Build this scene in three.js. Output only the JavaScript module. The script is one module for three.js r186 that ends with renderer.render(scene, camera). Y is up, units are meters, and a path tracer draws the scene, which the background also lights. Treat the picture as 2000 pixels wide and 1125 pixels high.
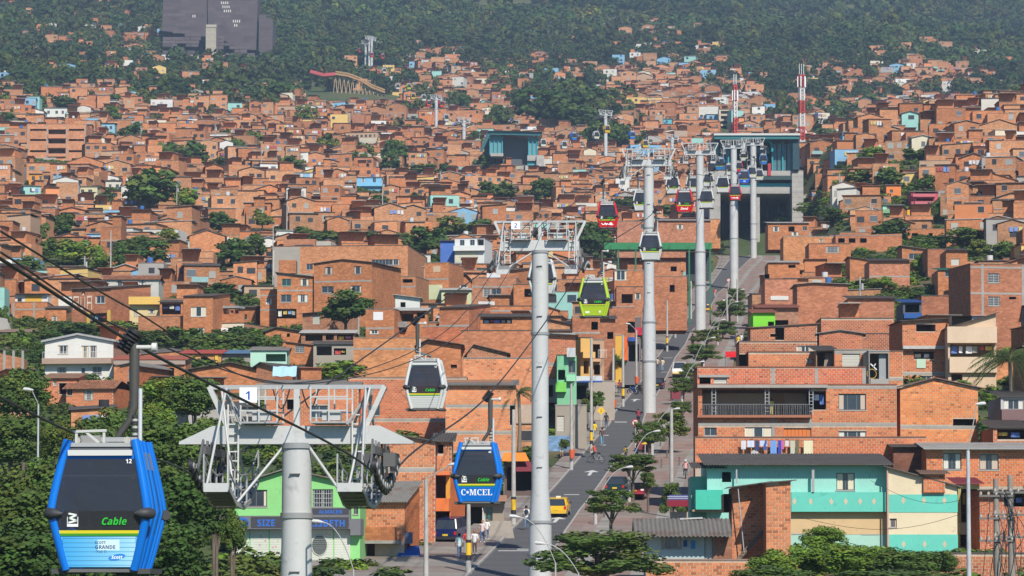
import * as THREE from 'three';
import { mergeGeometries } from 'three/addons/utils/BufferGeometryUtils.js';
import { MarchingCubes } from 'three/addons/objects/MarchingCubes.js';
import { Sky } from 'three/addons/objects/Sky.js';

// ---------------------------------------------------------------- camera, sky, sun, exposure
const F = 8144, PITCH = Math.atan((1150 - 562.5) / F);            // focal length in photo pixels (2000 wide); view tilts up the hill
const scene = new THREE.Scene();
const camera = new THREE.PerspectiveCamera(2 * Math.atan(562.5 / F) * 180 / Math.PI, 2000 / 1125, 1, 9000);
camera.position.set(0, 0, 0); camera.rotation.set(PITCH, 0, 0); scene.add(camera);
const SUN = new THREE.Vector3(Math.sin(0.33) * Math.cos(0.70), Math.sin(0.70), Math.cos(0.33) * Math.cos(0.70));
const sky = new Sky(); sky.name = 'sky'; sky.scale.setScalar(8000); sky.userData.kind = 'structure';
{ const u = sky.material.uniforms; u.turbidity.value = 3; u.rayleigh.value = 1.3; u.mieCoefficient.value = 0.005; u.mieDirectionalG.value = 0.8; u.sunPosition.value.copy(SUN); if (u.cloudCoverage) u.cloudCoverage.value = 0.2; }
scene.add(sky); scene.environmentIntensity = 0.1;
const sun = new THREE.DirectionalLight(new THREE.Color(1, 0.925, 0.8), 5);
sun.position.copy(SUN).multiplyScalar(900).add(new THREE.Vector3(0, 40, -500)); sun.target.position.set(0, 40, -500);
sun.castShadow = true; sun.shadow.radius = 1; sun.shadow.mapSize.set(4096, 4096);
Object.assign(sun.shadow.camera, { left: -500, right: 500, top: 600, bottom: -600, near: 10, far: 3000 });
scene.add(sun, sun.target);
const renderer = new THREE.WebGLRenderer({ antialias: true });
renderer.toneMapping = THREE.LinearToneMapping; renderer.toneMappingExposure = 1.17; renderer.shadowMap.enabled = true;
scene.fog = new THREE.FogExp2(new THREE.Color(0.5, 0.68, 0.95), 0.00010);

// ---------------------------------------------------------------- helpers
function rng(s) { s >>>= 0; return () => { s = (s + 0x6D2B79F5) | 0; let t = Math.imul(s ^ (s >>> 15), 1 | s); t = (t + Math.imul(t ^ (t >>> 7), 61 | t)) ^ t; return ((t ^ (t >>> 14)) >>> 0) / 4294967296; }; }
const R0 = rng(7), rr = (a, b, R = R0) => a + (b - a) * R(), pick = (a, R = R0) => a[Math.floor(R() * a.length) % a.length];
const cp = Math.cos(PITCH), sp = Math.sin(PITCH);
// a point of the hillside that the photograph shows at (px, py), standing D metres in front of the camera
function P(px, py, D) { const u = (px - 1000) / F, v = (562.5 - py) / F, y = v * cp + sp, z = v * sp - cp, k = D / -z; return new THREE.Vector3(u * k, y * k, -D); }
function pixelOf(x, y, z) { const a = y * cp + z * sp, b = y * -sp + z * cp; return [1000 + F * x / -b, 562.5 - F * a / -b]; }
const lerp = (a, b, t) => a + (b - a) * t, clamp = (x, a, b) => Math.min(b, Math.max(a, x)), sst = (a, b, x) => { x = clamp((x - a) / (b - a), 0, 1); return x * x * (3 - 2 * x); };
function table(t, x) { if (x <= t[0][0]) return t[0][1]; for (let i = 1; i < t.length; i++) if (x <= t[i][0]) return lerp(t[i - 1][1], t[i][1], (x - t[i - 1][0]) / (t[i][0] - t[i - 1][0])); return t[t.length - 1][1]; }
function hash2(x, y) { let h = Math.imul(x | 0, 374761393) + Math.imul(y | 0, 668265263); h = Math.imul(h ^ (h >>> 13), 1274126177); return ((h ^ (h >>> 16)) >>> 0) / 4294967296; }
function noise(x, y) { const xi = Math.floor(x), yi = Math.floor(y), a = x - xi, b = y - yi, u = a * a * (3 - 2 * a), v = b * b * (3 - 2 * b); return lerp(lerp(hash2(xi, yi), hash2(xi + 1, yi), u), lerp(hash2(xi, yi + 1), hash2(xi + 1, yi + 1), u), v); }
const fbm = (x, y, n = 4) => { let s = 0, a = 0.5, t = 0; for (let i = 0; i < n; i++) { s += a * noise(x, y); t += a; a *= 0.5; x = x * 2.03 + 17; y = y * 2.03 + 31; } return s / t; };
function tnoise(x, y, per) { const w = (i) => ((i % per) + per) % per, xi = Math.floor(x), yi = Math.floor(y), a = x - xi, b = y - yi, u = a * a * (3 - 2 * a), v = b * b * (3 - 2 * b); return lerp(lerp(hash2(w(xi), w(yi)), hash2(w(xi + 1), w(yi)), u), lerp(hash2(w(xi), w(yi + 1)), hash2(w(xi + 1), w(yi + 1)), u), v); }

class GB {
  constructor() { this.p = []; this.n = []; this.u = []; this.c = []; this.T = null; }
  get empty() { return !this.p.length; }
  v(a, n, u, c) {
    let [x, y, z] = a, [nx, ny, nz] = n; const T = this.T;
    if (T) { const x2 = x * T[3] + z * T[4], z2 = -x * T[4] + z * T[3]; x = x2 + T[0]; y += T[1]; z = z2 + T[2]; const m2 = nx * T[3] + nz * T[4]; nz = -nx * T[4] + nz * T[3]; nx = m2; }
    this.p.push(x, y, z); this.n.push(nx, ny, nz); this.u.push(u[0], u[1]); this.c.push(c[0], c[1], c[2]);
  }
  tri(a, b, c, col, uv) {
    const e = [b[0] - a[0], b[1] - a[1], b[2] - a[2]], f = [c[0] - a[0], c[1] - a[1], c[2] - a[2]];
    let n = [e[1] * f[2] - e[2] * f[1], e[2] * f[0] - e[0] * f[2], e[0] * f[1] - e[1] * f[0]]; const l = Math.hypot(...n) || 1; n = n.map((q) => q / l);
    if (!uv) { const A = n.map(Math.abs), g = A[1] > A[0] && A[1] > A[2] ? (q) => [q[0], q[2]] : A[0] > A[2] ? (q) => [q[2], q[1]] : (q) => [q[0], q[1]]; uv = [g(a), g(b), g(c)]; }
    this.v(a, n, uv[0], col); this.v(b, n, uv[1], col); this.v(c, n, uv[2], col);
  }
  quad(a, b, c, d, col, uv) { this.tri(a, b, c, col, uv && [uv[0], uv[1], uv[2]]); this.tri(a, c, d, col, uv && [uv[0], uv[2], uv[3]]); return this; }
  box(x0, x1, y0, y1, z0, z1, col, skip = '') {
    if (!skip.includes('f')) this.quad([x0, y0, z1], [x1, y0, z1], [x1, y1, z1], [x0, y1, z1], col);
    if (!skip.includes('b')) this.quad([x1, y0, z0], [x0, y0, z0], [x0, y1, z0], [x1, y1, z0], col);
    if (!skip.includes('r')) this.quad([x1, y0, z1], [x1, y0, z0], [x1, y1, z0], [x1, y1, z1], col);
    if (!skip.includes('l')) this.quad([x0, y0, z0], [x0, y0, z1], [x0, y1, z1], [x0, y1, z0], col);
    if (!skip.includes('t')) this.quad([x0, y1, z1], [x1, y1, z1], [x1, y1, z0], [x0, y1, z0], col);
    if (!skip.includes('d')) this.quad([x0, y0, z0], [x1, y0, z0], [x1, y0, z1], [x0, y0, z1], col);
    return this;
  }
  bar(a, b, w, h, col) {                                            // rectangular bar from a to b
    const A = new THREE.Vector3(...a), B = new THREE.Vector3(...b), d = B.clone().sub(A).normalize(), up = Math.abs(d.y) > 0.95 ? new THREE.Vector3(0, 0, 1) : new THREE.Vector3(0, 1, 0);
    const s = new THREE.Vector3().crossVectors(d, up).normalize().multiplyScalar(w / 2), t = new THREE.Vector3().crossVectors(s, d).normalize().multiplyScalar(h / 2);
    const q = (O, i, j) => [O.x + s.x * i + t.x * j, O.y + s.y * i + t.y * j, O.z + s.z * i + t.z * j], k = [[-1, -1], [1, -1], [1, 1], [-1, 1]];
    for (let i = 0; i < 4; i++) { const [e, f] = k[i], [g, m] = k[(i + 1) % 4]; this.quad(q(A, e, f), q(B, e, f), q(B, g, m), q(A, g, m), col); }
    this.quad(q(A, -1, -1), q(A, -1, 1), q(A, 1, 1), q(A, 1, -1), col); this.quad(q(B, -1, -1), q(B, 1, -1), q(B, 1, 1), q(B, -1, 1), col); return this;
  }
  tube(pts, r, seg, col, caps = true) {                             // r: number or one per point
    const V = pts.map((q) => new THREE.Vector3(...(q.isVector3 ? [q.x, q.y, q.z] : q))), rings = []; let ref = null, L = 0;
    for (let i = 0; i < V.length; i++) {
      const d = V[Math.min(i + 1, V.length - 1)].clone().sub(V[Math.max(i - 1, 0)]).normalize();
      if (!ref) ref = Math.abs(d.y) > 0.9 ? new THREE.Vector3(1, 0, 0) : new THREE.Vector3(0, 1, 0);
      const s = new THREE.Vector3().crossVectors(d, ref).normalize(), t = new THREE.Vector3().crossVectors(s, d).normalize(); ref = t;
      if (i) L += V[i].distanceTo(V[i - 1]); const ra = Array.isArray(r) ? r[i] : r, ring = [];
      for (let k = 0; k <= seg; k++) { const a = k / seg * 2 * Math.PI, n = s.clone().multiplyScalar(Math.cos(a)).addScaledVector(t, Math.sin(a)); ring.push([[V[i].x + n.x * ra, V[i].y + n.y * ra, V[i].z + n.z * ra], [n.x, n.y, n.z], [k / seg * 2 * Math.PI * ra, L]]); }
      rings.push(ring);
    }
    for (let i = 1; i < rings.length; i++) for (let k = 0; k < seg; k++) { const a = rings[i - 1][k], b = rings[i - 1][k + 1], c = rings[i][k + 1], d = rings[i][k]; for (const q of [a, c, b, a, d, c]) this.v(q[0], q[1], q[2], col); }
    if (caps) for (const e of [0, rings.length - 1]) for (let k = 1; k < seg - 1; k++) { const g = rings[e]; e ? this.tri(g[0][0], g[k + 1][0], g[k][0], col) : this.tri(g[0][0], g[k][0], g[k + 1][0], col); }
    return this;
  }
  poly(pts, col, z = 0) { const s = THREE.ShapeUtils.triangulateShape(pts.map((q) => new THREE.Vector2(q[0], q[1])), []); for (const t of s) { const [a, b, c] = t.map((i) => [...pts[i].slice(0, 2), z]); const cr = (b[0] - a[0]) * (c[1] - a[1]) - (b[1] - a[1]) * (c[0] - a[0]); cr > 0 ? this.tri(a, b, c, col) : this.tri(a, c, b, col); } return this; }
  geo() {
    const g = new THREE.BufferGeometry(); g.setAttribute('position', new THREE.Float32BufferAttribute(this.p, 3)); g.setAttribute('normal', new THREE.Float32BufferAttribute(this.n, 3));
    g.setAttribute('uv', new THREE.Float32BufferAttribute(this.u, 2)); g.setAttribute('color', new THREE.Float32BufferAttribute(this.c, 3)); return g;
  }
  build(name, mat, parent) { if (this.empty) return null; return mesh(this.geo(), name, mat, parent); }
}
const names = new Map();
function numbered(n) { const k = names.get(n) || 0; names.set(n, k + 1); return k ? n + '_' + String(k).padStart(3, '0') : n; }
function mesh(geo, name, mat, parent) { const m = new THREE.Mesh(geo, mat); m.castShadow = m.receiveShadow = true; if (parent) { m.name = name; parent.add(m); } else { m.name = numbered(name); scene.add(m); } return m; }
function tag(o, label, category, group, kind) { if (label) o.userData.label = label; if (category) o.userData.category = category; if (group) o.userData.group = group; if (kind) o.userData.kind = kind; return o; }
function thing(name, label, category, pos, turn = 0, group) { const g = new THREE.Group(); g.name = numbered(name); scene.add(g); g.position.copy(pos); g.rotation.y = turn; return tag(g, label, category, group); }
function dup(o, pos, turn, label) { const c = o.clone(); c.name = numbered(o.name.replace(/_\d{3}$/, '')); c.userData = { ...o.userData }; scene.add(c); c.position.copy(pos); c.rotation.y = turn; if (label) c.userData.label = label; return c; }

// ---------------------------------------------------------------- textures and materials
function dataTex(n, per, fn, srgb = true) {
  const d = new Uint8Array(n * n * 4);
  for (let y = 0; y < n; y++) for (let x = 0; x < n; x++) { const c = fn(x / n, y / n), i = (y * n + x) * 4; for (let k = 0; k < 3; k++) d[i + k] = clamp(Math.round(255 * (srgb ? Math.pow(clamp(c[k], 0, 1), 1 / 2.2) : c[k])), 0, 255); d[i + 3] = 255; }
  const t = new THREE.DataTexture(d, n, n); t.wrapS = t.wrapT = THREE.RepeatWrapping; t.magFilter = THREE.LinearFilter; t.minFilter = THREE.LinearMipmapLinearFilter; t.generateMipmaps = true; t.repeat.set(1 / per, 1 / per);
  if (srgb) t.colorSpace = THREE.SRGBColorSpace; t.needsUpdate = true; return t;
}
const tf = (x, y, per) => 0.5 * tnoise(x * per, y * per, per) + 0.28 * tnoise(x * per * 2 + 5, y * per * 2, per * 2) + 0.22 * tnoise(x * per * 4, y * per * 4 + 9, per * 4);
// far brickwork (courses under a pixel or two): running bond 0.39 x 0.19 m over 9.36 m
function brickTex(seed) {
  const W = 24, H = 48;
  return dataTex(768, 9.36, (x, y) => {
    const r = Math.floor(y * H), sh = r % 2 ? 0.5 : 0, bx = x * W + sh, b = Math.floor(bx) % W, fx = bx - Math.floor(bx), fy = y * H - r;
    const h = hash2(b + seed * 91, r + seed * 37), m = fx < 0.07 || fy < 0.12;
    let t = 0.82 + 0.3 * (h - 0.5); if (h > 0.93) t *= 0.66;
    const st = tf(x, y, 6), st2 = tf(y + 0.3, x, 14); t *= 0.8 + 0.32 * st + 0.14 * (st2 - 0.5); if (st > 0.68) t *= 1 - (st - 0.68) * 1.1;
    return m ? [0.66 * t + 0.1, 0.86 * t + 0.1, 0.98 * t + 0.05].map((q) => q * 0.95) : [t, t * (0.97 + 0.1 * (h - 0.5)), t * (0.95 + 0.2 * (h - 0.5))];
  });
}
const T = { brick: brickTex(1), brick2: brickTex(2) };
T.stain = dataTex(512, 6, (x, y) => { const a = tf(x, y, 4), b = tf(y, x, 20); let t = 0.86 + 0.16 * a + 0.08 * (b - 0.5); if (b > 0.66) t *= 1 - (b - 0.66) * 0.9; return [t, t * 0.99, t * 0.97]; });
T.conc = dataTex(512, 4, (x, y) => { const a = tf(x, y, 5), b = tf(y, x, 40); const t = 0.7 + 0.3 * a + 0.2 * (b - 0.5); return [t, t, t]; });
T.ground = dataTex(1024, 60, (x, y) => { const a = tf(x, y, 8), b = tf(y, x, 90), c = tf(x + 0.4, y, 30); const t = 0.55 + 0.45 * b + 0.25 * (a - 0.5); return [t * (0.9 + 0.3 * (c - 0.5)), t, t * 0.85]; });
T.asph = dataTex(512, 5, (x, y) => { const a = tf(x, y, 3), b = tf(y, x, 60); const t = 0.78 + 0.25 * (a - 0.5) + 0.3 * (b - 0.5) + 0.06; return [t, t, t * 1.01]; });
T.bark = dataTex(256, 2, (x, y) => { const t = 0.6 + 0.5 * tf(x * 1, y * 0.25, 24); return [t, t, t]; });
T.rust = dataTex(512, 5, (x, y) => { const a = tf(x, y, 5), b = tf(y, x, 30); let t = 0.8 + 0.3 * (b - 0.5); const k = sst(0.56, 0.7, a) * 0.55; return [t * (1 - 0.2 * k), t * (1 - 0.5 * k), t * (1 - 0.65 * k)]; });
const std = (o) => new THREE.MeshStandardMaterial({ roughness: 0.9, metalness: 0, vertexColors: true, ...o });
const M = {
  brick: std({ map: T.brick, bumpMap: T.brick, bumpScale: 0.02 }), brick2: std({ map: T.brick2, bumpMap: T.brick2, bumpScale: 0.02 }), piece: std({ map: T.stain, roughness: 0.95 }), plaster: std({ map: T.stain }), conc: std({ map: T.conc, bumpMap: T.conc, bumpScale: 0.004 }),
  roof: std({ map: T.rust, roughness: 0.75 }), paint: std({ roughness: 0.5 }), steel: std({ roughness: 0.42, map: T.stain }), dark: std({ roughness: 0.6 }), cloth: std({ roughness: 1 }), gloss: std({ roughness: 0.22 }),
  glass: new THREE.MeshPhysicalMaterial({ color: new THREE.Color(0.035, 0.045, 0.06), roughness: 0.08, vertexColors: false }),
  asph: std({ map: T.asph, bumpMap: T.asph, bumpScale: 0.006 }), pave: std({ map: T.conc }), ground: std({ map: T.ground, bumpMap: T.ground, bumpScale: 0.25 }), bark: std({ map: T.bark, bumpMap: T.bark, bumpScale: 0.02 }),
  leaf: new THREE.MeshPhysicalMaterial({ vertexColors: true, roughness: 0.75, specularIntensity: 0.35, transmission: 0.22, thickness: 0, side: THREE.DoubleSide }),
  leafMatte: new THREE.MeshStandardMaterial({ vertexColors: true, roughness: 0.8, side: THREE.DoubleSide }),
  skin: std({ roughness: 0.8 }),
};
const C = { white: [0.72, 0.71, 0.68], tower: [0.52, 0.53, 0.535], grey: [0.36, 0.37, 0.38], dgrey: [0.12, 0.12, 0.125], black: [0.025, 0.025, 0.028], conc: [0.36, 0.34, 0.31], brick: [0.57, 0.222, 0.095], brickB: [0.58, 0.245, 0.11], brickD: [0.42, 0.175, 0.09], cream: [0.68, 0.55, 0.36], mint: [0.38, 0.66, 0.53], teal: [0.055, 0.52, 0.38], roofG: [0.24, 0.225, 0.205], roofD: [0.1, 0.085, 0.075], roofR: [0.36, 0.12, 0.07], wood: [0.2, 0.13, 0.08], zinc: [0.52, 0.52, 0.5] };
// ---------------------------------------------------------------- terrain
const PROF = [
  [0, [[60, 1900], [100, 1560], [150, 1380], [265, 1125], [330, 985], [400, 850], [470, 752], [600, 648], [700, 566], [850, 480], [1000, 405], [1200, 322], [1400, 268], [1600, 228], [1900, 165], [2300, 95], [2700, 30], [3200, -40], [4200, -190]]],
  [500, [[60, 1900], [100, 1560], [150, 1380], [265, 1135], [330, 1000], [400, 860], [500, 728], [600, 642], [700, 568], [850, 488], [1000, 425], [1200, 355], [1400, 300], [1600, 252], [1800, 215], [2000, 180], [2300, 125], [2700, 55], [3200, -20], [4200, -160]]],
  [900, [[60, 1900], [100, 1560], [150, 1380], [265, 1138], [330, 1005], [400, 866], [500, 732], [600, 632], [700, 572], [850, 500], [1000, 440], [1200, 385], [1400, 337], [1600, 287], [1800, 243], [2000, 205], [2300, 150], [2700, 80], [3200, 0], [4200, -130]]],
  [1300, [[60, 1900], [100, 1560], [150, 1380], [265, 1138], [311, 1040], [390, 909], [451, 808], [656, 652], [907, 566], [1023, 505], [1080, 480], [1200, 420], [1400, 345], [1600, 290], [1800, 245], [2000, 205], [2300, 150], [2700, 85], [3200, 5], [4200, -110]]],
  [1700, [[60, 1900], [100, 1560], [150, 1380], [255, 1150], [275, 1090], [300, 1010], [330, 905], [350, 868], [420, 748], [500, 665], [620, 572], [750, 472], [900, 362], [1040, 275], [1120, 268], [1250, 300], [1700, 278], [2000, 218], [2400, 132], [2800, 70], [3300, -10], [4200, -140]]],
  [2000, [[60, 1900], [100, 1560], [150, 1380], [255, 1150], [275, 1090], [300, 1010], [330, 900], [350, 868], [420, 752], [500, 668], [620, 562], [750, 452], [900, 332], [1050, 240], [1120, 232], [1250, 290], [1700, 278], [2000, 225], [2400, 152], [2800, 90], [3300, 20], [4200, -100]]],
];
const STREET = PROF[3][1], streetD = (y) => table(STREET.map((q) => [-q[1], q[0]]), -y);
const ROWS = [1320, 1180, 1125, 1080, 1000, 910, 870, 830, 780, 700, 674, 640, 573, 530, 505], KL = [735, 862, 916, 962, 1038, 1122, 1155, 1192, 1226, 1285, 1303, 1330, 1375, 1408, 1428], KR = [870, 990, 1038, 1078, 1130, 1195, 1233, 1253, 1277, 1318, 1338, 1358, 1402, 1440, 1466];
const ROAD = ROWS.map((y, i) => { const D = streetD(y); return [D, P(KL[i], y, D).x, P(KR[i], y, D).x]; });
const roadL = (D) => table(ROAD.map((q) => [q[0], q[1]]), D), roadR = (D) => table(ROAD.map((q) => [q[0], q[2]]), D);
function ground(x, z) {
  const D = Math.max(20, -z), px = clamp(1000 + F * x / D, -700, 2700); let i = 0; while (i < PROF.length - 2 && px > PROF[i + 1][0]) i++;
  const t = clamp((px - PROF[i][0]) / (PROF[i + 1][0] - PROF[i][0]), 0, 1), s = t * t * (3 - 2 * t), y = lerp(table(PROF[i][1], D), table(PROF[i + 1][1], D), s);
  let h = P(1000, y, D).y; const w = sst(1100, 2000, D);
  h += (fbm(x / 70 + 3, z / 70) - 0.5) * (4 + 10 * w) * sst(500, 900, D) + (fbm(x / 260, z / 260 + 8) - 0.5) * (16 * w + 90 * sst(2700, 3400, D));
  if (D < 1120) { const sh = P(1000, table(STREET, D), D).y, l = roadL(D) - 3.4, r = roadR(D) + 11, d = x < l ? l - x : x > r ? x - r : 0, k = 1 - sst(0, 14, d); h = lerp(h, sh, k * (1 - sst(1040, 1120, D))); }
  return h;
}
function hit(px, py, d0 = 120, d1 = 4000) { let pr = null; for (let D = d0; D < d1; D *= 1.004) { const q = P(px, py, D), g = ground(q.x, -D); if (q.y < g) return D; } return d1; }
{
  const nu = 150, nd = 210, pos = [], uv = [], col = [], idx = [];
  for (let j = 0; j <= nd; j++) {
    const D = j < 3 ? [-600, -120, 20][j] : 40 * Math.pow(105, (j - 3) / (nd - 3));
    for (let i = 0; i <= nu; i++) {
      const s = i / nu * 2 - 1, px = 1000 + Math.sign(s) * (Math.abs(s) < 0.75 ? Math.abs(s) / 0.75 * 1300 : 1300 + Math.pow((Math.abs(s) - 0.75) / 0.25, 2) * 9000), DD = Math.max(D, 40), x = (px - 1000) / F * Math.max(DD, 160), h = ground(x, -DD);
      pos.push(x * (D < 0 ? 6 : 1), h, -D); uv.push(x, D);
      const n = fbm(x / 22 + 40, D / 22), n2 = fbm(x / 130, D / 130 + 9), far = sst(1000, 1500, D), soil = sst(0.5, 0.66, n) * (1 - 0.7 * far) * 0.8;
      const fr = sst(2300, 2900, D), g = [0.055 + 0.045 * n2 + 0.03 * fr, 0.088 + 0.04 * n2 + 0.005 * fr, 0.026 + 0.01 * n2 + 0.012 * fr], e = [0.24, 0.14, 0.075]; col.push(...g.map((q, k) => lerp(q, e[k], soil)));
    }
  }
  for (let j = 0; j < nd; j++) for (let i = 0; i < nu; i++) { const a = j * (nu + 1) + i, b = a + 1, c = a + nu + 1, d = c + 1; idx.push(a, b, c, b, d, c); }
  const g = new THREE.BufferGeometry(); g.setAttribute('position', new THREE.Float32BufferAttribute(pos, 3)); g.setAttribute('uv', new THREE.Float32BufferAttribute(uv, 2)); g.setAttribute('color', new THREE.Float32BufferAttribute(col, 3)); g.setIndex(idx); g.computeVertexNormals();
  tag(mesh(g, 'hillside_ground', M.ground), 'green and earthy hillside rising to the mountain', null, null, 'structure');
}
// street: carriageway, kerbs, pavements and promenade following the slope
{
  const ds = []; for (let D = 215; D < 1035; D += 3) ds.push(D);
  const strip = (name, mat, f0, f1, lift, colf, sub = 1, label, thick = 0) => {
    const g = new GB();
    for (let i = 0; i < ds.length - 1; i++) for (let k = 0; k < sub; k++) {
      const a = ds[i], b = ds[i + 1], w = (D, t) => { const x = lerp(f0(D), f1(D), t); return [x, ground(x, -D) + lift(D), -D]; }, t0 = k / sub, t1 = (k + 1) / sub, c = colf(i, k, a);
      const A = w(a, t0), B = w(a, t1), Cc = w(b, t1), Dd = w(b, t0); g.quad(A, B, Cc, Dd, c);
      if (thick) { if (k === 0) g.quad([A[0], A[1] - thick, A[2]], A, Dd, [Dd[0], Dd[1] - thick, Dd[2]], c); if (k === sub - 1) g.quad(B, [B[0], B[1] - thick, B[2]], [Cc[0], Cc[1] - thick, Cc[2]], Cc, c); }
    }
    return tag(g.build(name, mat), label, null, null, 'structure');
  };
  strip('road', M.asph, roadL, roadR, () => 0.05, () => [0.105, 0.107, 0.112], 2, 'grey asphalt street climbing the hill');
  const sideL = (D) => roadL(D) - 2.6 - 0.8 * Math.sin(D / 23) - 11 * (1 - sst(285, 318, D)), promR = (D) => roadR(D) + 8.5;
  strip('pavement', M.pave, sideL, (D) => roadL(D) - 0.16, () => 0.17, (i, k, D) => (Math.floor(D / 6) % 2 ? [0.27, 0.215, 0.19] : [0.3, 0.27, 0.24]).map((q) => q * (0.9 + 0.2 * hash2(i, k))), 3, 'pavement of brown slabs along the street');
  strip('kerb', M.conc, (D) => roadL(D) - 0.16, roadL, () => 0.19, () => [0.42, 0.4, 0.37], 1, 'pale concrete kerb on the shop side of the street', 0.16);
  strip('kerb', M.conc, roadR, (D) => roadR(D) + 0.16, () => 0.19, () => [0.42, 0.4, 0.37], 1, 'pale concrete kerb along the paved promenade', 0.16);
  strip('promenade', M.pave, (D) => roadR(D) + 0.16, promR, () => 0.17, (i, k, D) => (((k % 4) === 2 ? [0.33, 0.31, 0.28] : Math.floor(D / 9) % 2 ? [0.3, 0.2, 0.17] : [0.29, 0.23, 0.2])).map((q) => q * (0.88 + 0.24 * hash2(i * 3, k))), 8, 'wide promenade paved in pink and grey bands');
}
const rd = (px, py) => { const D = streetD(py), q = P(px, py, D); return new THREE.Vector3(q.x, ground(q.x, -D) + 0.055, -D); };
{ // painted markings
  const g = new GB(), wc = [0.62, 0.62, 0.6], put = (p, w, l, dx = 0, dz = 0) => { const h = (x, z) => ground(x, z) + 0.062, x0 = p.x + dx - w / 2, x1 = p.x + dx + w / 2, z0 = p.z + dz, z1 = p.z + dz - l, k = 0.075; g.quad([x0, h(x0, z0), z0], [x1, h(x1, z0), z0], [x1 + l * k, h(x1 + l * k, z1), z1], [x0 + l * k, h(x0 + l * k, z1), z1], wc); };
  const arrow = (px, py) => { const p = rd(px, py); put(p, 0.3, 4.2); const h = (x, z) => [x, ground(x, z) + 0.062, z], zt = p.z - 6.4, zb = p.z - 4; g.tri(h(p.x - 0.4, zb), h(p.x + 1.0, zb), h(p.x + 0.48, zt), wc); };
  arrow(1150, 930); arrow(1238, 785); arrow(1082, 1022);
  for (const [px, py] of [[1170, 871], [1176, 852], [1116, 968], [1212, 826], [1300, 728], [1304, 700]]) put(rd(px, py), 1.3, 0.7);
  for (let k = 0; k < 10; k++) put(rd(1178 + k * 2.3, 952 - k * 4.6), 0.14, 1.4);
  for (const [px, py] of [[1003, 1078], [1040, 1075]]) put(rd(px, py), 2.2, 0.6);
  tag(g.build('road_markings', M.paint), 'white arrows and dashes painted on the street', null, null, 'structure');
}

// ---------------------------------------------------------------- houses drawn one by one
const handRects = [], footprints = [];
const isNear = (D) => D < 470;
// corrugated sheet: w along x, from (y0, z0) front edge to (y1, z1) back edge
function corrugated(g, x0, x1, y0, z0, y1, z1, col, per = 0.19, amp = 0.032) {
  const n = Math.max(2, Math.round((x1 - x0) / per)) * 4, pr = [[0, 0], [1, amp], [2, 0], [3, -amp]];
  for (let i = 0; i < n; i++) { const a = x0 + (x1 - x0) * i / n, b = x0 + (x1 - x0) * (i + 1) / n, ya = pr[i % 4][1], yb = pr[(i + 1) % 4][1]; g.quad([a, y0 + ya, z0], [b, y0 + yb, z0], [b, y1 + yb, z1], [a, y1 + ya, z1], col); g.quad([a, y0 + ya - 0.05, z0], [b, y0 + yb - 0.05, z0], [b, y0 + yb, z0], [a, y0 + ya, z0], col); }
}
function tiled(g, x0, x1, y0, z0, y1, z1, R) {                      // clay pan tiles, uneven, course on course
  const rows = Math.max(3, Math.round(Math.hypot(y1 - y0, z1 - z0) / 0.36)), n = Math.round((x1 - x0) / 0.24);
  for (let r = 0; r < rows; r++) for (let i = 0; i < n; i++) {
    const t0 = r / rows, t1 = (r + 1.15) / rows, a = x0 + (x1 - x0) * i / n, b = x0 + (x1 - x0) * (i + 1) / n, m = (a + b) / 2, k = rr(0.6, 1.15, R), c = [0.34 * k, 0.15 * k, 0.085 * k], lift = 0.03 + rr(0, 0.02, R);
    const q = (x, t, h) => [x, lerp(y0, y1, t) + h, lerp(z0, z1, t)]; g.quad(q(a, t0, lift), q(m, t0, lift + 0.07), q(m, t1, 0.06), q(a, t1, 0), c); g.quad(q(m, t0, lift + 0.07), q(b, t0, lift), q(b, t1, 0), q(m, t1, 0.06), c); g.tri(q(a, t0, 0), q(b, t0, 0), q(m, t0, lift + 0.07), c);
  }
}
// a wall in the xy plane with openings; prof(x) gives its top edge
function wallRects(x0, x1, y0, y1, ops) {
  const xs = [...new Set([x0, x1, ...ops.flatMap((o) => [o[0], o[2]])].map((v) => clamp(v, x0, x1)))].sort((a, b) => a - b), ys = [...new Set([y0, y1, ...ops.flatMap((o) => [o[1], o[3]])].map((v) => clamp(v, y0, y1)))].sort((a, b) => a - b), out = [];
  for (let i = 0; i < xs.length - 1; i++) for (let j = 0; j < ys.length - 1; j++) { const mx = (xs[i] + xs[i + 1]) / 2, my = (ys[j] + ys[j + 1]) / 2; if (xs[i + 1] - xs[i] > 1e-4 && ys[j + 1] - ys[j] > 1e-4 && !ops.some((o) => mx > o[0] && mx < o[2] && my > o[1] && my < o[3])) out.push([xs[i], ys[j], xs[i + 1], ys[j + 1]]); }
  return out;
}
const brickGeo = new THREE.BoxGeometry(0.346, 0.164, 0.05), brickMats = [];
for (let i = 0; i < 9; i++) { const k = [1, 1.08, 0.92, 1.14, 0.8, 1.02, 0.66, 1.2, 0.96][i]; brickMats.push(new THREE.MeshStandardMaterial({ color: new THREE.Color(C.brick[0] * k, C.brick[1] * k * (0.84 + (i % 3) * 0.08), C.brick[2] * k * (0.74 + (i % 3) * 0.14)), map: T.stain, roughness: 0.95 })); }
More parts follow.
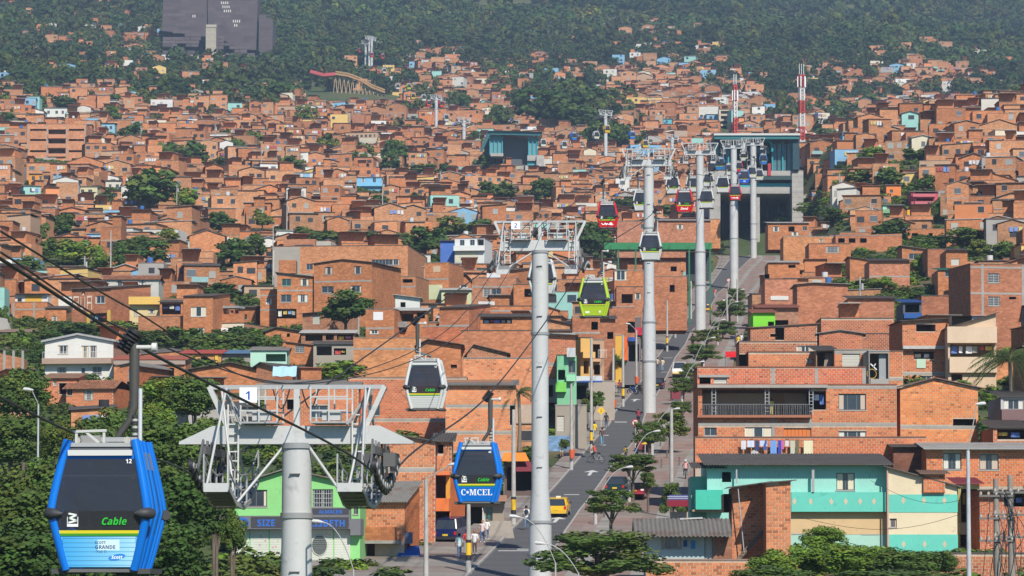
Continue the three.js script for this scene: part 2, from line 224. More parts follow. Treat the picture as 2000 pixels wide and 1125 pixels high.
function layBricks(parent, x0, x1, y0, y1, ops, prof, base, single, R) {
  const g = new GB(), bw = 0.39, bh = 0.19; let left = single ? 300 : 0; const rows = Math.floor((y1 - y0) / bh), cells = [];
  for (let r = 0; r < rows; r++) { const y = y0 + r * bh; for (let x = x0 - (r % 2 ? bw / 2 : 0); x < x1; x += bw) cells.push([x, y]); }
  if (single) cells.reverse();
  for (const [x, y] of cells) {
    let a = Math.max(x, x0) + 0.022, b = Math.min(x + bw, x1) - 0.022; const c = y + 0.013, d = y + bh - 0.013;
    for (const o of ops) if (b > o[0] && a < o[2] && d > o[1] && c < o[3]) { if (a < o[0] && b > o[2]) b = o[0]; else if (a < o[0]) b = o[0]; else if (b > o[2]) a = o[2]; else { a = 1; b = 0; } }
    if (b - a < 0.07 || d > prof((a + b) / 2) - 0.02) continue;
    const h = R(), full = b - a > 0.34;
    if (full && left > 0) { left--; const m = mesh(brickGeo, 'brick', brickMats[Math.floor(h * 9)], parent); m.position.set((a + b) / 2, (c + d) / 2, 0.0 - 0.012 + rr(-0.003, 0.004, R)); continue; }
    const k = (h > 0.95 ? 0.66 : h < 0.05 ? 1.18 : 1) * rr(0.89, 1.11, R) * (0.72 + 0.56 * fbm(a * 0.55 + base[1] * 900, c * 0.7)), t = rr(0.92, 1.2, R); g.box(a, b, c, d, -0.02, 0.012 + rr(-0.003, 0.004, R), [base[0] * k, base[1] * k * t, base[2] * k * t], 'b');
  }
  const m = g.build('brick_courses', M.piece, parent); if (m) m.userData.kind = 'stuff';
}
function hang(g, x0, x1, y, R, h = 0.75, z = 0) {                        // washing on a line
  let x = x0; g.bar([x0, y, z], [x1, y, z], 0.02, 0.02, C.black);
  while (x < x1 - 0.25) { const w = rr(0.3, 0.75, R), l = rr(0.45, 1, R) * h, c = pick([[0.75, 0.75, 0.75], [0.7, 0.68, 0.6], [0.12, 0.2, 0.5], [0.55, 0.08, 0.08], [0.03, 0.04, 0.08], [0.25, 0.4, 0.65], [0.7, 0.5, 0.1], [0.5, 0.2, 0.4], [0.35, 0.35, 0.3]], R), e = Math.min(x + w, x1); for (let k = 0; k < 4; k++) { const a = lerp(x, e, k / 4), b = lerp(x, e, (k + 1) / 4), za = z + 0.05 * Math.sin(a * 9), zb = z + 0.05 * Math.sin(b * 9); g.quad([a, y - l, za * 1.3], [b, y - l, zb * 1.3], [b, y, zb], [a, y, za], c); } x = e + rr(0.03, 0.35, R); }
}
function windowPart(H, x0, y0, x1, y1, kind, R, body) {
  const w = x1 - x0, h = y1 - y0, z = -0.14, rev = kind === 'd' || kind === 'lau' || kind === 'p' ? -3.2 : -0.2; const g = new GB(), rc = body;
  g.quad([x0, y0, 0], [x0, y0, rev], [x0, y1, rev], [x0, y1, 0], rc); g.quad([x1, y0, rev], [x1, y0, 0], [x1, y1, 0], [x1, y1, rev], rc); g.quad([x0, y1, rev], [x1, y1, rev], [x1, y1, 0], [x0, y1, 0], rc); g.quad([x0, y0, 0], [x1, y0, 0], [x1, y0, rev], [x0, y0, rev], rc);
  if (rev < -1) g.quad([x0, y0, rev], [x1, y0, rev], [x1, y1, rev], [x0, y1, rev], rc);
  const pn = kind === 'door' ? 'doorway' : 'window'; const m = g.build(kind === 'p' ? 'porch' : pn, M.plaster, H);
  if (kind === 'lau' || (kind === 'p' && R() < 0.5)) { const c = new GB(); hang(c, x0 + 0.15, x1 - 0.15, y1 - 0.25, R, Math.min(h * 0.6, 0.9), -0.35); c.build('washing', M.cloth, m); }
  if (kind === 'p') { const c = new GB(); c.box(x0, x1, y0 + 0.85, y0 + 0.9, -0.08, -0.04, C.dgrey); for (let x = x0 + 0.1; x < x1; x += 0.22) c.box(x, x + 0.03, y0, y0 + 0.86, -0.075, -0.045, C.dgrey); c.build('railing', M.paint, m); }
  if (kind === 'd' || kind === 'lau' || kind === 'p') return m;
  if (kind === 'door') { const c = new GB(), dc = pick([[0.2, 0.05, 0.05], [0.3, 0.2, 0.1], [0.1, 0.15, 0.2], [0.4, 0.38, 0.35]], R); c.box(x0 + 0.03, x1 - 0.03, y0, y1 - 0.03, z - 0.04, z, dc); c.box(x0 + w * 0.18, x1 - w * 0.18, y0 + h * 0.1, y0 + h * 0.45, z, z + 0.02, dc); c.box(x0 + w * 0.18, x1 - w * 0.18, y0 + h * 0.52, y0 + h * 0.92, z, z + 0.02, dc); c.build('door', M.paint, m); return m; }
  if (kind === 'sh') { const c = new GB(); for (let y = y0; y < y1 - 0.05; y += 0.14) c.box(x0, x1, y + 0.01, Math.min(y + 0.13, y1), z - 0.02, z + 0.02, [0.55, 0.53, 0.46]); c.build('shutter', M.paint, m); return m; }
  if (kind === 'o') { const c = new GB(); for (let x = x0; x < x1 - 0.05; x += 0.3) c.box(x + 0.01, Math.min(x + 0.29, x1), y0, y1, z - 0.03, z, [0.6, 0.16, 0.03]); c.build('shutter', M.paint, m); return m; }
  const p = new GB(); p.box(x0, x1, y0, y1, z - 0.03, z, [1, 1, 1]); mesh(p.geo(), 'pane', M.glass, m);
  const fc = kind === 'g' ? [0.02, 0.3, 0.17] : kind === 'w' ? [0.7, 0.7, 0.68] : kind === 'k' ? [0.1, 0.1, 0.1] : [0.32, 0.31, 0.29], c = new GB(), t = clamp(w * 0.05, 0.035, 0.07), zf = z + 0.03;
  c.box(x0, x0 + t, y0, y1, z, zf, fc); c.box(x1 - t, x1, y0, y1, z, zf, fc); c.box(x0 + t, x1 - t, y1 - t, y1, z, zf, fc); c.box(x0 + t, x1 - t, y0, y0 + t, z, zf, fc);
  const nm = Math.max(2, Math.round(w / 0.75)); for (let i = 1; i < nm; i++) c.box(x0 + w * i / nm - t / 2, x0 + w * i / nm + t / 2, y0 + t, y1 - t, z, zf - 0.004, fc);
  if (kind === 'b') { for (let x = x0 + 0.12; x < x1; x += 0.16) c.box(x, x + 0.025, y0, y1, z + 0.06, z + 0.085, [0.5, 0.5, 0.48]); for (let k = 1; k < 4; k++) c.box(x0, x1, y0 + h * k / 4, y0 + h * k / 4 + 0.025, z + 0.062, z + 0.083, [0.5, 0.5, 0.48]); }
  c.box(x0 - 0.05, x1 + 0.05, y0 - 0.07, y0, -0.1, 0.05, C.conc); c.build('frame', M.paint, m);
  if (kind === 'w' || kind === 'k' || R() < 0.35) { const cc = pick([[0.6, 0.58, 0.52], [0.5, 0.4, 0.32], [0.62, 0.55, 0.42]], R), s = rr(0.14, 0.36, R); for (const sd of [0, 1]) { const q = new GB(), a = sd ? x1 - w * s : x0 + t, b = sd ? x1 - t : x0 + w * s; for (let k = 0; k < 6; k++) { const e = lerp(a, b, k / 6), f = lerp(a, b, (k + 1) / 6), o = (k % 2) * 0.006; q.quad([e, y0 + t, z + 0.004 + o], [f, y0 + t, z + 0.01 - o], [f, y1 - t, z + 0.01 - o], [e, y1 - t, z + 0.004 + o], cc); } q.build('curtain', M.cloth, m); } }
  return m;
}
// o.b: what the photograph shows of its front (pixels), D: metres away
function house(o) {
  const R = rng(Math.round(o.b[0] * 7 + o.b[1] * 131 + 5)), [bx0, by0, bx1, by1] = o.b, xc = (bx0 + bx1) / 2, D = o.D || hit(xc, by1), s = D / F, pos = P(xc, by1, D), yaw = o.yaw || 0, kx = 1 / Math.cos(yaw);
  const H = thing(o.n || 'brick_house', o.l, o.cat || 'house', pos, yaw, o.grp || 'houses climbing the hillside');
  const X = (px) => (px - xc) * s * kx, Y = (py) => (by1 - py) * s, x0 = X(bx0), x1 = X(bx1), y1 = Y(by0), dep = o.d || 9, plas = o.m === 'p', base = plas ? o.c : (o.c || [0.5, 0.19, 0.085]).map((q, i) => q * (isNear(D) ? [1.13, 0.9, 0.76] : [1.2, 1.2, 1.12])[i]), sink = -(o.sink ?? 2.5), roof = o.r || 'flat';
  const ops = (o.w || []).map((w) => [X(w[0]), Y(w[3]), X(w[2]), Y(w[1]), w[4] || 'x']);
  handRects.push([bx0, by0 - 6, bx1, by1, D]); { const cs = Math.cos(yaw), sn = Math.sin(yaw); const pts = [[x0, 0], [x1, 0], [x0, -dep], [x1, -dep]].map(([a, b]) => [pos.x + a * cs + b * sn, pos.z - a * sn + b * cs]); footprints.push([Math.min(...pts.map((q) => q[0])), Math.max(...pts.map((q) => q[0])), Math.min(...pts.map((q) => q[1])), Math.max(...pts.map((q) => q[1]))]); }
  const apex = o.apex ? [X(o.apex[0]), Y(o.apex[1])] : null, slope = o.slope ? Y(o.slope) : null;   // slope: top edge height at right end
  const prof = apex ? (x) => x < apex[0] ? lerp(y1, apex[1], (x - x0) / (apex[0] - x0)) : lerp(apex[1], y1, (x - apex[0]) / (x1 - apex[0])) : slope !== null ? (x) => lerp(y1, slope, (x - x0) / (x1 - x0)) : () => y1;
  const ymax = Math.max(y1, apex ? apex[1] : 0, slope ?? 0), ymin = slope !== null ? Math.min(y1, slope) : y1;
  const relief = !plas && isNear(D) && !o.noBrick, W = new GB(), S = new GB(), wc = relief ? [0.55, 0.43, 0.33] : base.map((q) => q * 1);
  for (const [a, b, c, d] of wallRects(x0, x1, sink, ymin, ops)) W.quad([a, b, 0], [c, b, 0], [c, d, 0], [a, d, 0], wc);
  if (apex) W.tri([x0, y1, 0], [x1, y1, 0], [apex[0], apex[1], 0], wc);
  if (slope !== null) slope > y1 ? W.tri([x0, y1, 0], [x1, y1, 0], [x1, slope, 0], wc) : W.tri([x0, slope, 0], [x1, slope, 0], [x0, y1, 0], wc);
  const yr = slope !== null ? slope : y1, sc = plas ? (o.sc || base) : base;
  S.quad([x1, sink, 0], [x1, sink, -dep], [x1, yr, -dep], [x1, yr, 0], sc); S.quad([x0, sink, -dep], [x0, sink, 0], [x0, y1, 0], [x0, y1, -dep], sc); S.quad([x1, sink, -dep], [x0, sink, -dep], [x0, y1, -dep], [x1, yr, -dep], sc);
  if (!apex && roof !== 'tile') S.quad([x0, y1 - 0.02, 0], [x1, yr - 0.02, 0], [x1, yr - 0.02, -dep], [x0, y1 - 0.02, -dep], C.conc);
  const bm = R() < 0.5 ? M.brick : M.brick2; W.build('wall', plas ? M.plaster : relief ? M.conc : bm, H); S.build('side_wall', plas ? M.plaster : bm, H);
  const bands = (o.band || []).map((y) => [x0, Y(y) - 0.11, x1, Y(y) + 0.11]), colsP = (o.cols || []).map((x) => [X(x) - 0.14, sink, X(x) + 0.14, ymax]);
  if (relief) layBricks(H, x0, x1, 0, ymax, [...ops, ...bands, ...colsP], prof, base, D < 312 && !o.noSingle, R);
  for (const [L, n, z] of [[bands, 'concrete_band', 0.016], [colsP, 'concrete_post', 0.019]]) for (const b of L) { const g = new GB(); for (const q of wallRects(b[0], b[2], b[1], b[3], ops)) g.box(q[0], q[2], q[1], q[3], -0.02, z, C.conc, 'b'); g.build(n, M.conc, H); }
  for (const op of ops) windowPart(H, ...op, R, plas ? base.map((q) => q * 0.9) : [0.33, 0.2, 0.14]);
  const rc = o.rc || pick([C.roofG, C.roofD, C.roofD, C.zinc, [0.3, 0.2, 0.15]], R), oh = o.oh ?? rr(0.25, 0.6, R), G = new GB();
  if (roof === 'flat') { G.box(x0 - 0.05, x1 + 0.05, y1, y1 + 0.1, -0.25, 0.05, rc === C.zinc ? C.conc : rc); G.box(x0 - 0.05, x0 + 0.2, y1, y1 + 0.1, -dep, -0.25, rc); G.box(x1 - 0.2, x1 + 0.05, y1, y1 + 0.1, -dep, -0.25, rc); G.build('coping', M.conc, H); }
  else if (roof === 'shed') { const t = dep * (o.pitch ?? 0.1); if (slope !== null) { const n = 24; for (let i = 0; i < n; i++) { const a = lerp(x0 - 0.35, x1 + 0.35, i / n), b = lerp(x0 - 0.35, x1 + 0.35, (i + 1) / n), f = (x) => lerp(y1, slope, (x - x0) / (x1 - x0)) + 0.06; G.quad([a, f(a), oh], [b, f(b), oh], [b, f(b), -dep], [a, f(a), -dep], rc); G.quad([a, f(a) - 0.07, oh], [b, f(b) - 0.07, oh], [b, f(b), oh], [a, f(a), oh], rc); } } else { corrugated(G, x0 - 0.3, x1 + 0.3, y1 + 0.06 - oh * 0.12, oh, y1 + 0.06 + t, -dep, rc); const g2 = new GB(); g2.quad([x0, y1, 0], [x1, y1, 0], [x1, y1 + t, -dep], [x0, y1 + t, -dep], C.wood); g2.tri([x1, y1, 0], [x1, y1, -dep], [x1, y1 + t, -dep], sc); g2.build('ceiling', M.dark, H); } G.build('roof', M.roof, H); }
  else if (roof === 'gable') { const f = (sx, xe) => { const k = (apex[1] - y1) / (apex[0] - sx), ex = xe, ye = y1 + (ex - sx) * k; const a = [ex, ye + 0.05, oh], b = [apex[0], apex[1] + 0.05, oh], c = [apex[0], apex[1] + 0.05, -dep], d = [ex, ye + 0.05, -dep]; const th = o.rt || 0.08, up = (q) => [q[0], q[1] + th, q[2]]; if (ex < apex[0]) { G.quad(up(a, 0.08), up(b, 0.08), up(c, 0.08), up(d, 0.08), rc); G.quad(d, c, b, a, rc); G.quad(a, b, up(b, 0.08), up(a, 0.08), rc); G.quad(d, a, up(a, 0.08), up(d, 0.08), rc); } else { G.quad(up(b, 0.08), up(a, 0.08), up(d, 0.08), up(c, 0.08), rc); G.quad(a, b, c, d, rc); G.quad(b, a, up(a, 0.08), up(b, 0.08), rc); G.quad(a, d, up(d, 0.08), up(a, 0.08), rc); } }; f(x0, x0 - 0.4); f(x1, x1 + 0.4); G.build('roof', M.roof, H); }
  else if (roof === 'tile') { const t = o.rise ? Y(o.rise) - y1 : 1.6; tiled(G, x0 - 0.35, x1 + 0.35, y1 - 0.1, 0.45, y1 + t, -t * 2.4, R); G.quad([x0 - 0.3, y1 + t - 0.1, -t * 2.4], [x1 + 0.3, y1 + t - 0.1, -t * 2.4], [x1 + 0.3, y1, -dep], [x0 - 0.3, y1, -dep], C.roofR); G.build('roof', M.piece, H); }
  for (const e of o.x || []) { const g = new GB(); g.box(X(e[0]), X(e[2]), Y(e[3]), Y(e[1]), e[4], e[5], e[6]); g.build(e[7], e[8] || M.plaster, H); }   // attached boxes: balconies, bands
  if (o.f) o.f(H, X, Y, s, R);
  return H;
}
const rail = (H, x0, x1, y, z, c = C.dgrey, h = 0.9, st = 0.2) => { const g = new GB(); g.box(x0, x1, y + h - 0.04, y + h, z - 0.02, z + 0.02, c); for (let x = x0; x <= x1; x += st) g.box(x, x + 0.025, y, y + h - 0.04, z - 0.012, z + 0.012, c); return g.build('railing', M.paint, H); };
const washing = (H, x0, x1, y, z, R, h) => { const g = new GB(); hang(g, x0, x1, y, R, h, z); return g.build('washing', M.cloth, H); };
function textPanel(H, x0, x1, y0, y1, z, draw, W = 512, name = 'lettering', opt = {}) {
  const cv = document.createElement('canvas'), h = Math.round(W * (y1 - y0) / (x1 - x0)); cv.width = W; cv.height = h; draw(cv.getContext('2d'), W, h);
  const t = new THREE.CanvasTexture(cv); t.colorSpace = THREE.SRGBColorSpace; const g = new THREE.PlaneGeometry(x1 - x0, y1 - y0), m = mesh(g, name, new THREE.MeshStandardMaterial({ map: t, roughness: 0.7, transparent: !!opt.alpha, alphaTest: opt.alpha ? 0.4 : 0, ...opt.mat }), H); m.position.set((x0 + x1) / 2, (y0 + y1) / 2, z); return m;
}
// ---------------------------------------------------------------- houses of the lower left slope
const white = C.white, Bd = C.brickD, Bb = C.brickB;
house({ n: 'gabled_house', b: [86, 668, 222, 742], apex: [152, 655], r: 'gable', rc: [0.42, 0.42, 0.42], rt: 0.24, m: 'p', c: [0.7, 0.69, 0.66], sc: [0.36, 0.2, 0.14], d: 11, yaw: -0.16, l: 'white two-storey house with grey gable roof and long balcony',
  w: [[112, 674, 132, 691, 'w'], [158, 675, 173, 699, 'w'], [174, 675, 189, 699, 'w'], [111, 717, 129, 732, 'b'], [181, 717, 199, 732, 'b'], [159, 719, 166, 740, 'door']],
  x: [[84, 700, 222, 711, 0.02, 0.9, [0.4, 0.28, 0.22], 'balcony']], f: (H, X, Y) => rail(H, X(85), X(221), Y(700), 0.85, [0.6, 0.6, 0.6], 0.75) });
house({ b: [222, 702, 362, 752], r: 'shed', rc: [0.42, 0.12, 0.07], l: 'long low house with red roof edge beside white gabled house', w: [[240, 716, 262, 745, 'd'], [300, 718, 340, 740, 'd']], x: [[222, 704, 362, 712, 0.02, 0.3, [0.36, 0.28, 0.24], 'fascia']] });
house({ b: [233, 714, 272, 768], apex: [262, 709], r: 'gable', rc: C.roofG, yaw: -0.3, l: 'small brick house with barred windows under the white house balcony', w: [[250, 722, 266, 740, 'b'], [247, 745, 258, 754, 'lau']] });
house({ b: [128, 758, 222, 800], r: 'tile', rise: 741, yaw: -0.2, l: 'low brick house with uneven clay tile roof', w: [[163, 762, 182, 781, 'b'], [130, 760, 140, 772, 'x']] });
house({ b: [85, 738, 150, 796], r: 'shed', rc: [0.3, 0.17, 0.1], l: 'brick hut with black doorway left of the clay tile roof', w: [[115, 748, 130, 770, 'd'], [104, 745, 110, 753, 'w']] });
house({ n: 'retaining_wall', cat: 'wall', grp: 'walls of the hillside', b: [-30, 684, 47, 745], slope: 700, c: Bd, cols: [-12, 8, 26, 44], d: 3, l: 'brown brick wall with concrete posts at left picture edge' });
house({ b: [25, 590, 92, 650], r: 'flat', l: 'brick house with white and yellow curtained top floor', w: [[43, 617, 56, 635, 'lau']], cols: [26, 66], band: [604], D: 628,
  f: (H, X, Y) => { const g = new GB(); g.box(X(28), X(92), Y(590) + 0.1, Y(574), -5, -0.6, [0.66, 0.65, 0.63]); g.build('top_floor', M.plaster, H); const y = new GB(); y.box(X(48), X(80), Y(589), Y(576), -0.6, -0.55, [0.62, 0.36, 0.05]); y.box(X(33), X(41), Y(588), Y(582), -0.6, -0.56, C.black); y.build('curtain', M.cloth, H); const r = new GB(); corrugated(r, X(26), X(94), Y(573), 0.2, Y(571), -6, C.roofD); r.build('roof', M.roof, H); } });
house({ b: [88, 602, 129, 646], r: 'shed', rc: C.roofD, l: 'plain brick house with one barred window beside yellow curtain house', w: [[101, 617, 112, 631, 'b']], D: 622 });
house({ n: 'carport', b: [-10, 648, 62, 690], m: 'p', c: [0.3, 0.29, 0.28], r: 'shed', l: 'grey shed with dark open front under brick house', w: [[24, 652, 58, 680, 'd']], D: 590 });
house({ b: [138, 563, 218, 634], r: 'shed', rc: C.roofD, yaw: -0.42, d: 12, c: [0.42, 0.16, 0.085], l: 'brick house with large white painted letters on its front', w: [[186, 578, 207, 593, 'w'], [158, 570, 165, 575, 'd'], [172, 612, 212, 630, 'lau']], D: 612,
  x: [[170, 609, 176, 632, 0.0, 0.25, [0.62, 0.4, 0.08], 'porch_post'], [212, 607, 218, 632, 0.0, 0.25, [0.62, 0.4, 0.08], 'porch_post']],
  f: (H, X, Y) => { const g = new GB(), c = [0.7, 0.6, 0.52], L = (pts) => { for (let i = 1; i < pts.length; i++) g.bar([X(pts[i - 1][0]), Y(pts[i - 1][1]), 0.012], [X(pts[i][0]), Y(pts[i][1]), 0.014], 0.03, 0.26, c); }; L([[142, 604], [142, 579], [152, 579], [152, 590], [143, 591], [153, 604]]); L([[157, 579], [157, 602], [165, 602], [165, 579]]); L([[160, 576], [163, 573]]); L([[170, 605], [170, 579], [179, 579], [179, 605]]); L([[170, 591], [179, 591]]); g.build('lettering', M.plaster, H); } });
house({ n: 'plastered_house', b: [200, 545, 310, 576], m: 'p', c: [0.5, 0.49, 0.46], r: 'tile', rise: 536, l: 'pale grey house with red tile roof among trees', w: [[272, 547, 284, 559, 'x'], [228, 548, 240, 560, 'x']], D: 668 });
house({ n: 'plastered_house', b: [253, 594, 312, 622], m: 'p', c: [0.66, 0.52, 0.28], l: 'cream house under a broad yellow upper slab', x: [[252, 580, 313, 595, -3, 0.9, [0.72, 0.46, 0.12], 'upper_storey']], w: [[262, 603, 268, 620, 'door'], [290, 604, 302, 612, 'x']], D: 606 });
house({ n: 'laundry_shed', b: [312, 590, 357, 622], r: 'shed', rc: C.roofD, l: 'dark laundry shed between yellow slab and big brick house', w: [[316, 593, 353, 614, 'lau']], D: 600 });
house({ n: 'retaining_wall', cat: 'wall', grp: 'walls of the hillside', b: [270, 618, 357, 646], c: Bd, d: 3, l: 'brown brick garden wall left of the white curtain window house', D: 592 });
house({ b: [357, 578, 416, 658], r: 'shed', rc: C.roofD, yaw: -0.2, l: 'brick house with wide white curtained window and barred lower window', w: [[372, 599, 403, 618, 'w'], [384, 640, 400, 657, 'w']], D: 590 });
house({ n: 'plastered_house', b: [414, 632, 477, 660], m: 'p', c: [0.68, 0.62, 0.5], sc: [0.38, 0.2, 0.12], yaw: -0.3, d: 11, l: 'cream-walled terrace house with white sheets hung along its front', w: [[436, 640, 454, 652, 'd']], D: 594, x: [[416, 613, 477, 632, -0.3, 0.03, C.brick, 'parapet', M.brick]], f: (H, X, Y, s, R) => { const g = new GB(); for (let k = 0; k < 16; k++) { const a = lerp(X(402), X(448), k / 16), b = lerp(X(402), X(448), (k + 1) / 16), o = 0.12 * Math.sin(k), p = 0.12 * Math.sin(k + 1); g.quad([a, Y(652), 0.5 + o], [b, Y(652), 0.5 + p], [b, Y(637 + k * 0.3), 0.5], [a, Y(637 + k * 0.3), 0.5], [0.78, 0.78, 0.78]); } g.build('washing', M.cloth, H); washing(H, X(424), X(459), Y(605), -1.2, R, 0.6); const r = new GB(); r.box(X(420), X(464), Y(601), Y(597), -3, -0.4, C.grey); r.build('awning', M.roof, H); } });
house({ b: [464, 600, 500, 640], r: 'shed', rc: C.roofD, yaw: -0.35, l: 'brick house with stepped roof above the cream terrace house', w: [[470, 614, 482, 624, 'x']], D: 612 });
house({ n: 'balcony_house', b: [354, 690, 432, 720], m: 'p', c: [0.52, 0.26, 0.1], r: 'shed', rc: [0.45, 0.08, 0.06], l: 'orange-yellow house with red roof edge and white balustrade', w: [[362, 697, 380, 712, 'w'], [392, 697, 406, 716, 'd']], x: [[354, 693, 359, 720, 0, 0.3, [0.7, 0.45, 0.06], 'post'], [420, 695, 426, 716, 0, 0.3, [0.7, 0.45, 0.06], 'post']], f: (H, X, Y) => rail(H, X(358), X(390), Y(720), 0.5, [0.7, 0.68, 0.6], 0.8, 0.25), D: 520 });
house({ n: 'plastered_house', b: [430, 690, 492, 722], m: 'p', c: [0.3, 0.28, 0.26], r: 'shed', rc: [0.1, 0.2, 0.35], l: 'grey house with dark openings beside the white balustrade', w: [[440, 706, 452, 718, 'd'], [460, 700, 476, 712, 'd']], D: 522 });
house({ n: 'plastered_house', b: [489, 684, 560, 716], m: 'p', c: [0.42, 0.66, 0.55], r: 'shed', rc: C.roofG, l: 'pale mint house with open porch on the lower slope', w: [[519, 691, 558, 706, 'd']], D: 505 });
house({ b: [372, 722, 505, 770], apex: [450, 709], r: 'gable', rc: C.roofD, l: 'broad brick gable wall with broken tile edge above the first tower', D: 470 });
house({ b: [500, 716, 534, 748], apex: [511, 709], r: 'gable', rc: C.roofD, yaw: -0.5, c: Bd, l: 'small dark brick gable beside the pale blue tarpaulin', D: 462 });
// centre left
house({ n: 'school_hall', cat: 'building', b: [534, 480, 797, 560], c: [0.56, 0.24, 0.12], d: 26, yaw: -0.1, r: 'flat', rc: C.roofD, l: 'long flat-roofed brick hall with grey plastered left end', D: 705, w: [[726, 507, 740, 518, 'x'], [740, 507, 753, 518, 'x'], [753, 507, 767, 518, 'x'], [767, 507, 780, 518, 'x'], [598, 514, 610, 526, 'x']],
  x: [[534, 481, 585, 560, 0.01, 0.06, [0.36, 0.33, 0.29], 'plastered_end'], [547, 463, 610, 480, -9, -3, [0.55, 0.23, 0.12], 'roof_room', M.brick], [570, 474, 606, 479, -3, -2.95, C.black, 'roof_window', M.glass], [611, 467, 640, 480, -10, -3.5, [0.4, 0.37, 0.32], 'roof_shed']] });
house({ b: [612, 514, 727, 640], apex: [670, 507], r: 'gable', rc: C.roofD, yaw: -0.3, d: 13, l: 'tall three-storey brick house with low gable and four windows', w: [[633, 520, 649, 535, 'k'], [691, 520, 706, 535, 'k'], [627, 558, 651, 571, 'x'], [684, 558, 706, 571, 'x']], band: [549], D: 600 });
house({ b: [541, 532, 612, 640], slope: 540, r: 'shed', rc: C.roofD, l: 'three-storey brick house with green framed window and laundry porch', w: [[550, 544, 568, 558, 'g'], [586, 544, 603, 558, 'k'], [548, 575, 569, 590, 'x'], [581, 575, 601, 590, 'x'], [541, 603, 579, 622, 'lau']], band: [567, 536], D: 602, x: [[543, 506, 577, 532, -5, -1, C.brick, 'roof_room', M.brick]] });
house({ b: [508, 566, 541, 636], l: 'narrow brick house with small pale window beside laundry porch', w: [[519, 583, 530, 594, 'w']], band: [577, 605], D: 606 });
house({ b: [590, 612, 650, 662], r: 'shed', rc: C.roofD, slope: 608, yaw: -0.35, c: [0.44, 0.2, 0.12], l: 'low brick house with plastered panel in front of round tree', w: [[610, 616, 625, 633, 'sh']], D: 566 });
house({ b: [518, 648, 592, 690], apex: [540, 640], r: 'gable', rc: C.roofD, l: 'low brick house with sagging dark gable above mint house', w: [[560, 651, 566, 658, 'd'], [586, 652, 590, 660, 'd']], D: 548 });
house({ b: [588, 650, 692, 690], r: 'shed', rc: C.zinc, c: [0.36, 0.17, 0.1], l: 'row of dark open porches under a long pale sheet roof', w: [[596, 653, 630, 666, 'd'], [636, 653, 652, 664, 'd'], [658, 653, 690, 664, 'lau']], D: 540 });
house({ b: [559, 668, 618, 720], r: 'shed', rc: C.roofD, slope: 675, l: 'brick house with dark grilled window above the mint porch', w: [[576, 674, 594, 688, 'b']], D: 512 });
house({ n: 'plastered_house', b: [612, 672, 692, 705], m: 'p', c: [0.34, 0.3, 0.25], r: 'shed', rc: C.roofD, l: 'small grey porch house with blue laundry', w: [[618, 676, 648, 694, 'd'], [652, 680, 676, 693, 'lau']], D: 505 });
house({ b: [714, 604, 770, 660], r: 'flat', yaw: -0.2, l: 'brick cube house with blank white window panel', w: [[722, 644, 740, 652, 'w']], x: [[729, 609, 748, 625, 0, 0.04, [0.75, 0.75, 0.76], 'white_panel']], band: [641], D: 545 });
house({ b: [754, 540, 812, 600], r: 'flat', yaw: -0.2, c: [0.47, 0.2, 0.1], l: 'brick house with open lattice band below the long hall', w: [[786, 545, 806, 552, 'd']], band: [560], D: 620 });
house({ n: 'plastered_house', b: [772, 576, 820, 602], m: 'p', c: [0.62, 0.64, 0.62], slope: 582, r: 'shed', rc: C.zinc, l: 'small white lean-to under the lattice brick house', w: [[782, 590, 792, 600, 'd']], D: 590 });
house({ b: [770, 606, 835, 650], r: 'shed', rc: C.zinc, l: 'dark porch house with white roof edge beside cube house', w: [[775, 612, 808, 628, 'd'], [768, 634, 792, 648, 'lau'], [814, 610, 830, 622, 'd']], x: [[762, 629, 796, 640, 0, 1, [0.3, 0.33, 0.34], 'awning', M.roof]], D: 548 });
house({ b: [829, 513, 876, 590], r: 'flat', yaw: -0.25, l: 'brick house with bricked-up window above pale green wall', x: [[846, 519, 860, 531, 0, 0.03, [0.55, 0.4, 0.28], 'blocked_window']], band: [545], D: 640, f: (H, X, Y) => { const g = new GB(); g.box(X(829), X(864), Y(585), Y(556), -0.1, 0.06, [0.55, 0.58, 0.36]); g.build('plastered_band', M.plaster, H); } });
house({ n: 'plastered_house', b: [862, 566, 921, 590], m: 'p', c: [0.55, 0.58, 0.36], r: 'shed', rc: C.zinc, l: 'low pale green house with pale sheet roof', w: [[898, 556, 914, 562, 'w']], D: 632 });
house({ b: [876, 546, 920, 570], apex: [910, 536], r: 'gable', rc: C.roofD, l: 'brick gable house behind the pale green wall', w: [[900, 556, 912, 563, 'w']], D: 652 });
house({ b: [922, 543, 1008, 600], r: 'flat', c: [0.44, 0.19, 0.11], yaw: -0.08, l: 'brick house with two side-by-side grilled windows', w: [[942, 563, 960, 579, 'b'], [960, 563, 979, 575, 'x']], band: [560], D: 618 });
house({ b: [978, 527, 1010, 550], r: 'shed', rc: C.roofD, yaw: -0.3, l: 'brick attic storey with white cloth beside second tower arm', D: 632, f: (H, X, Y, s, R) => { const g = new GB(); g.box(X(950), X(977), Y(544), Y(532), -0.2, -0.1, [0.68, 0.68, 0.7]); g.build('hung_sheet', M.cloth, H); } });
house({ b: [1003, 556, 1040, 600], l: 'brick house with dark square doorway behind second tower', w: [[1024, 564, 1040, 580, 'd']], D: 612 });
house({ n: 'plastered_house', b: [888, 466, 946, 512], m: 'p', c: [0.66, 0.67, 0.67], r: 'flat', rc: [0.2, 0.24, 0.32], yaw: -0.15, l: 'white two-storey house with open balcony behind dark trees', w: [[898, 468, 907, 479, 'x'], [918, 468, 927, 479, 'x'], [896, 492, 904, 502, 'x'], [922, 492, 929, 502, 'x'], [932, 467, 945, 480, 'd']], x: [[887, 480, 948, 490, 0.02, 0.8, [0.7, 0.7, 0.7], 'balcony'], [889, 490, 934, 512, 0.003, 0.05, [0.6, 0.57, 0.44], 'ground_storey_band']], D: 735 });
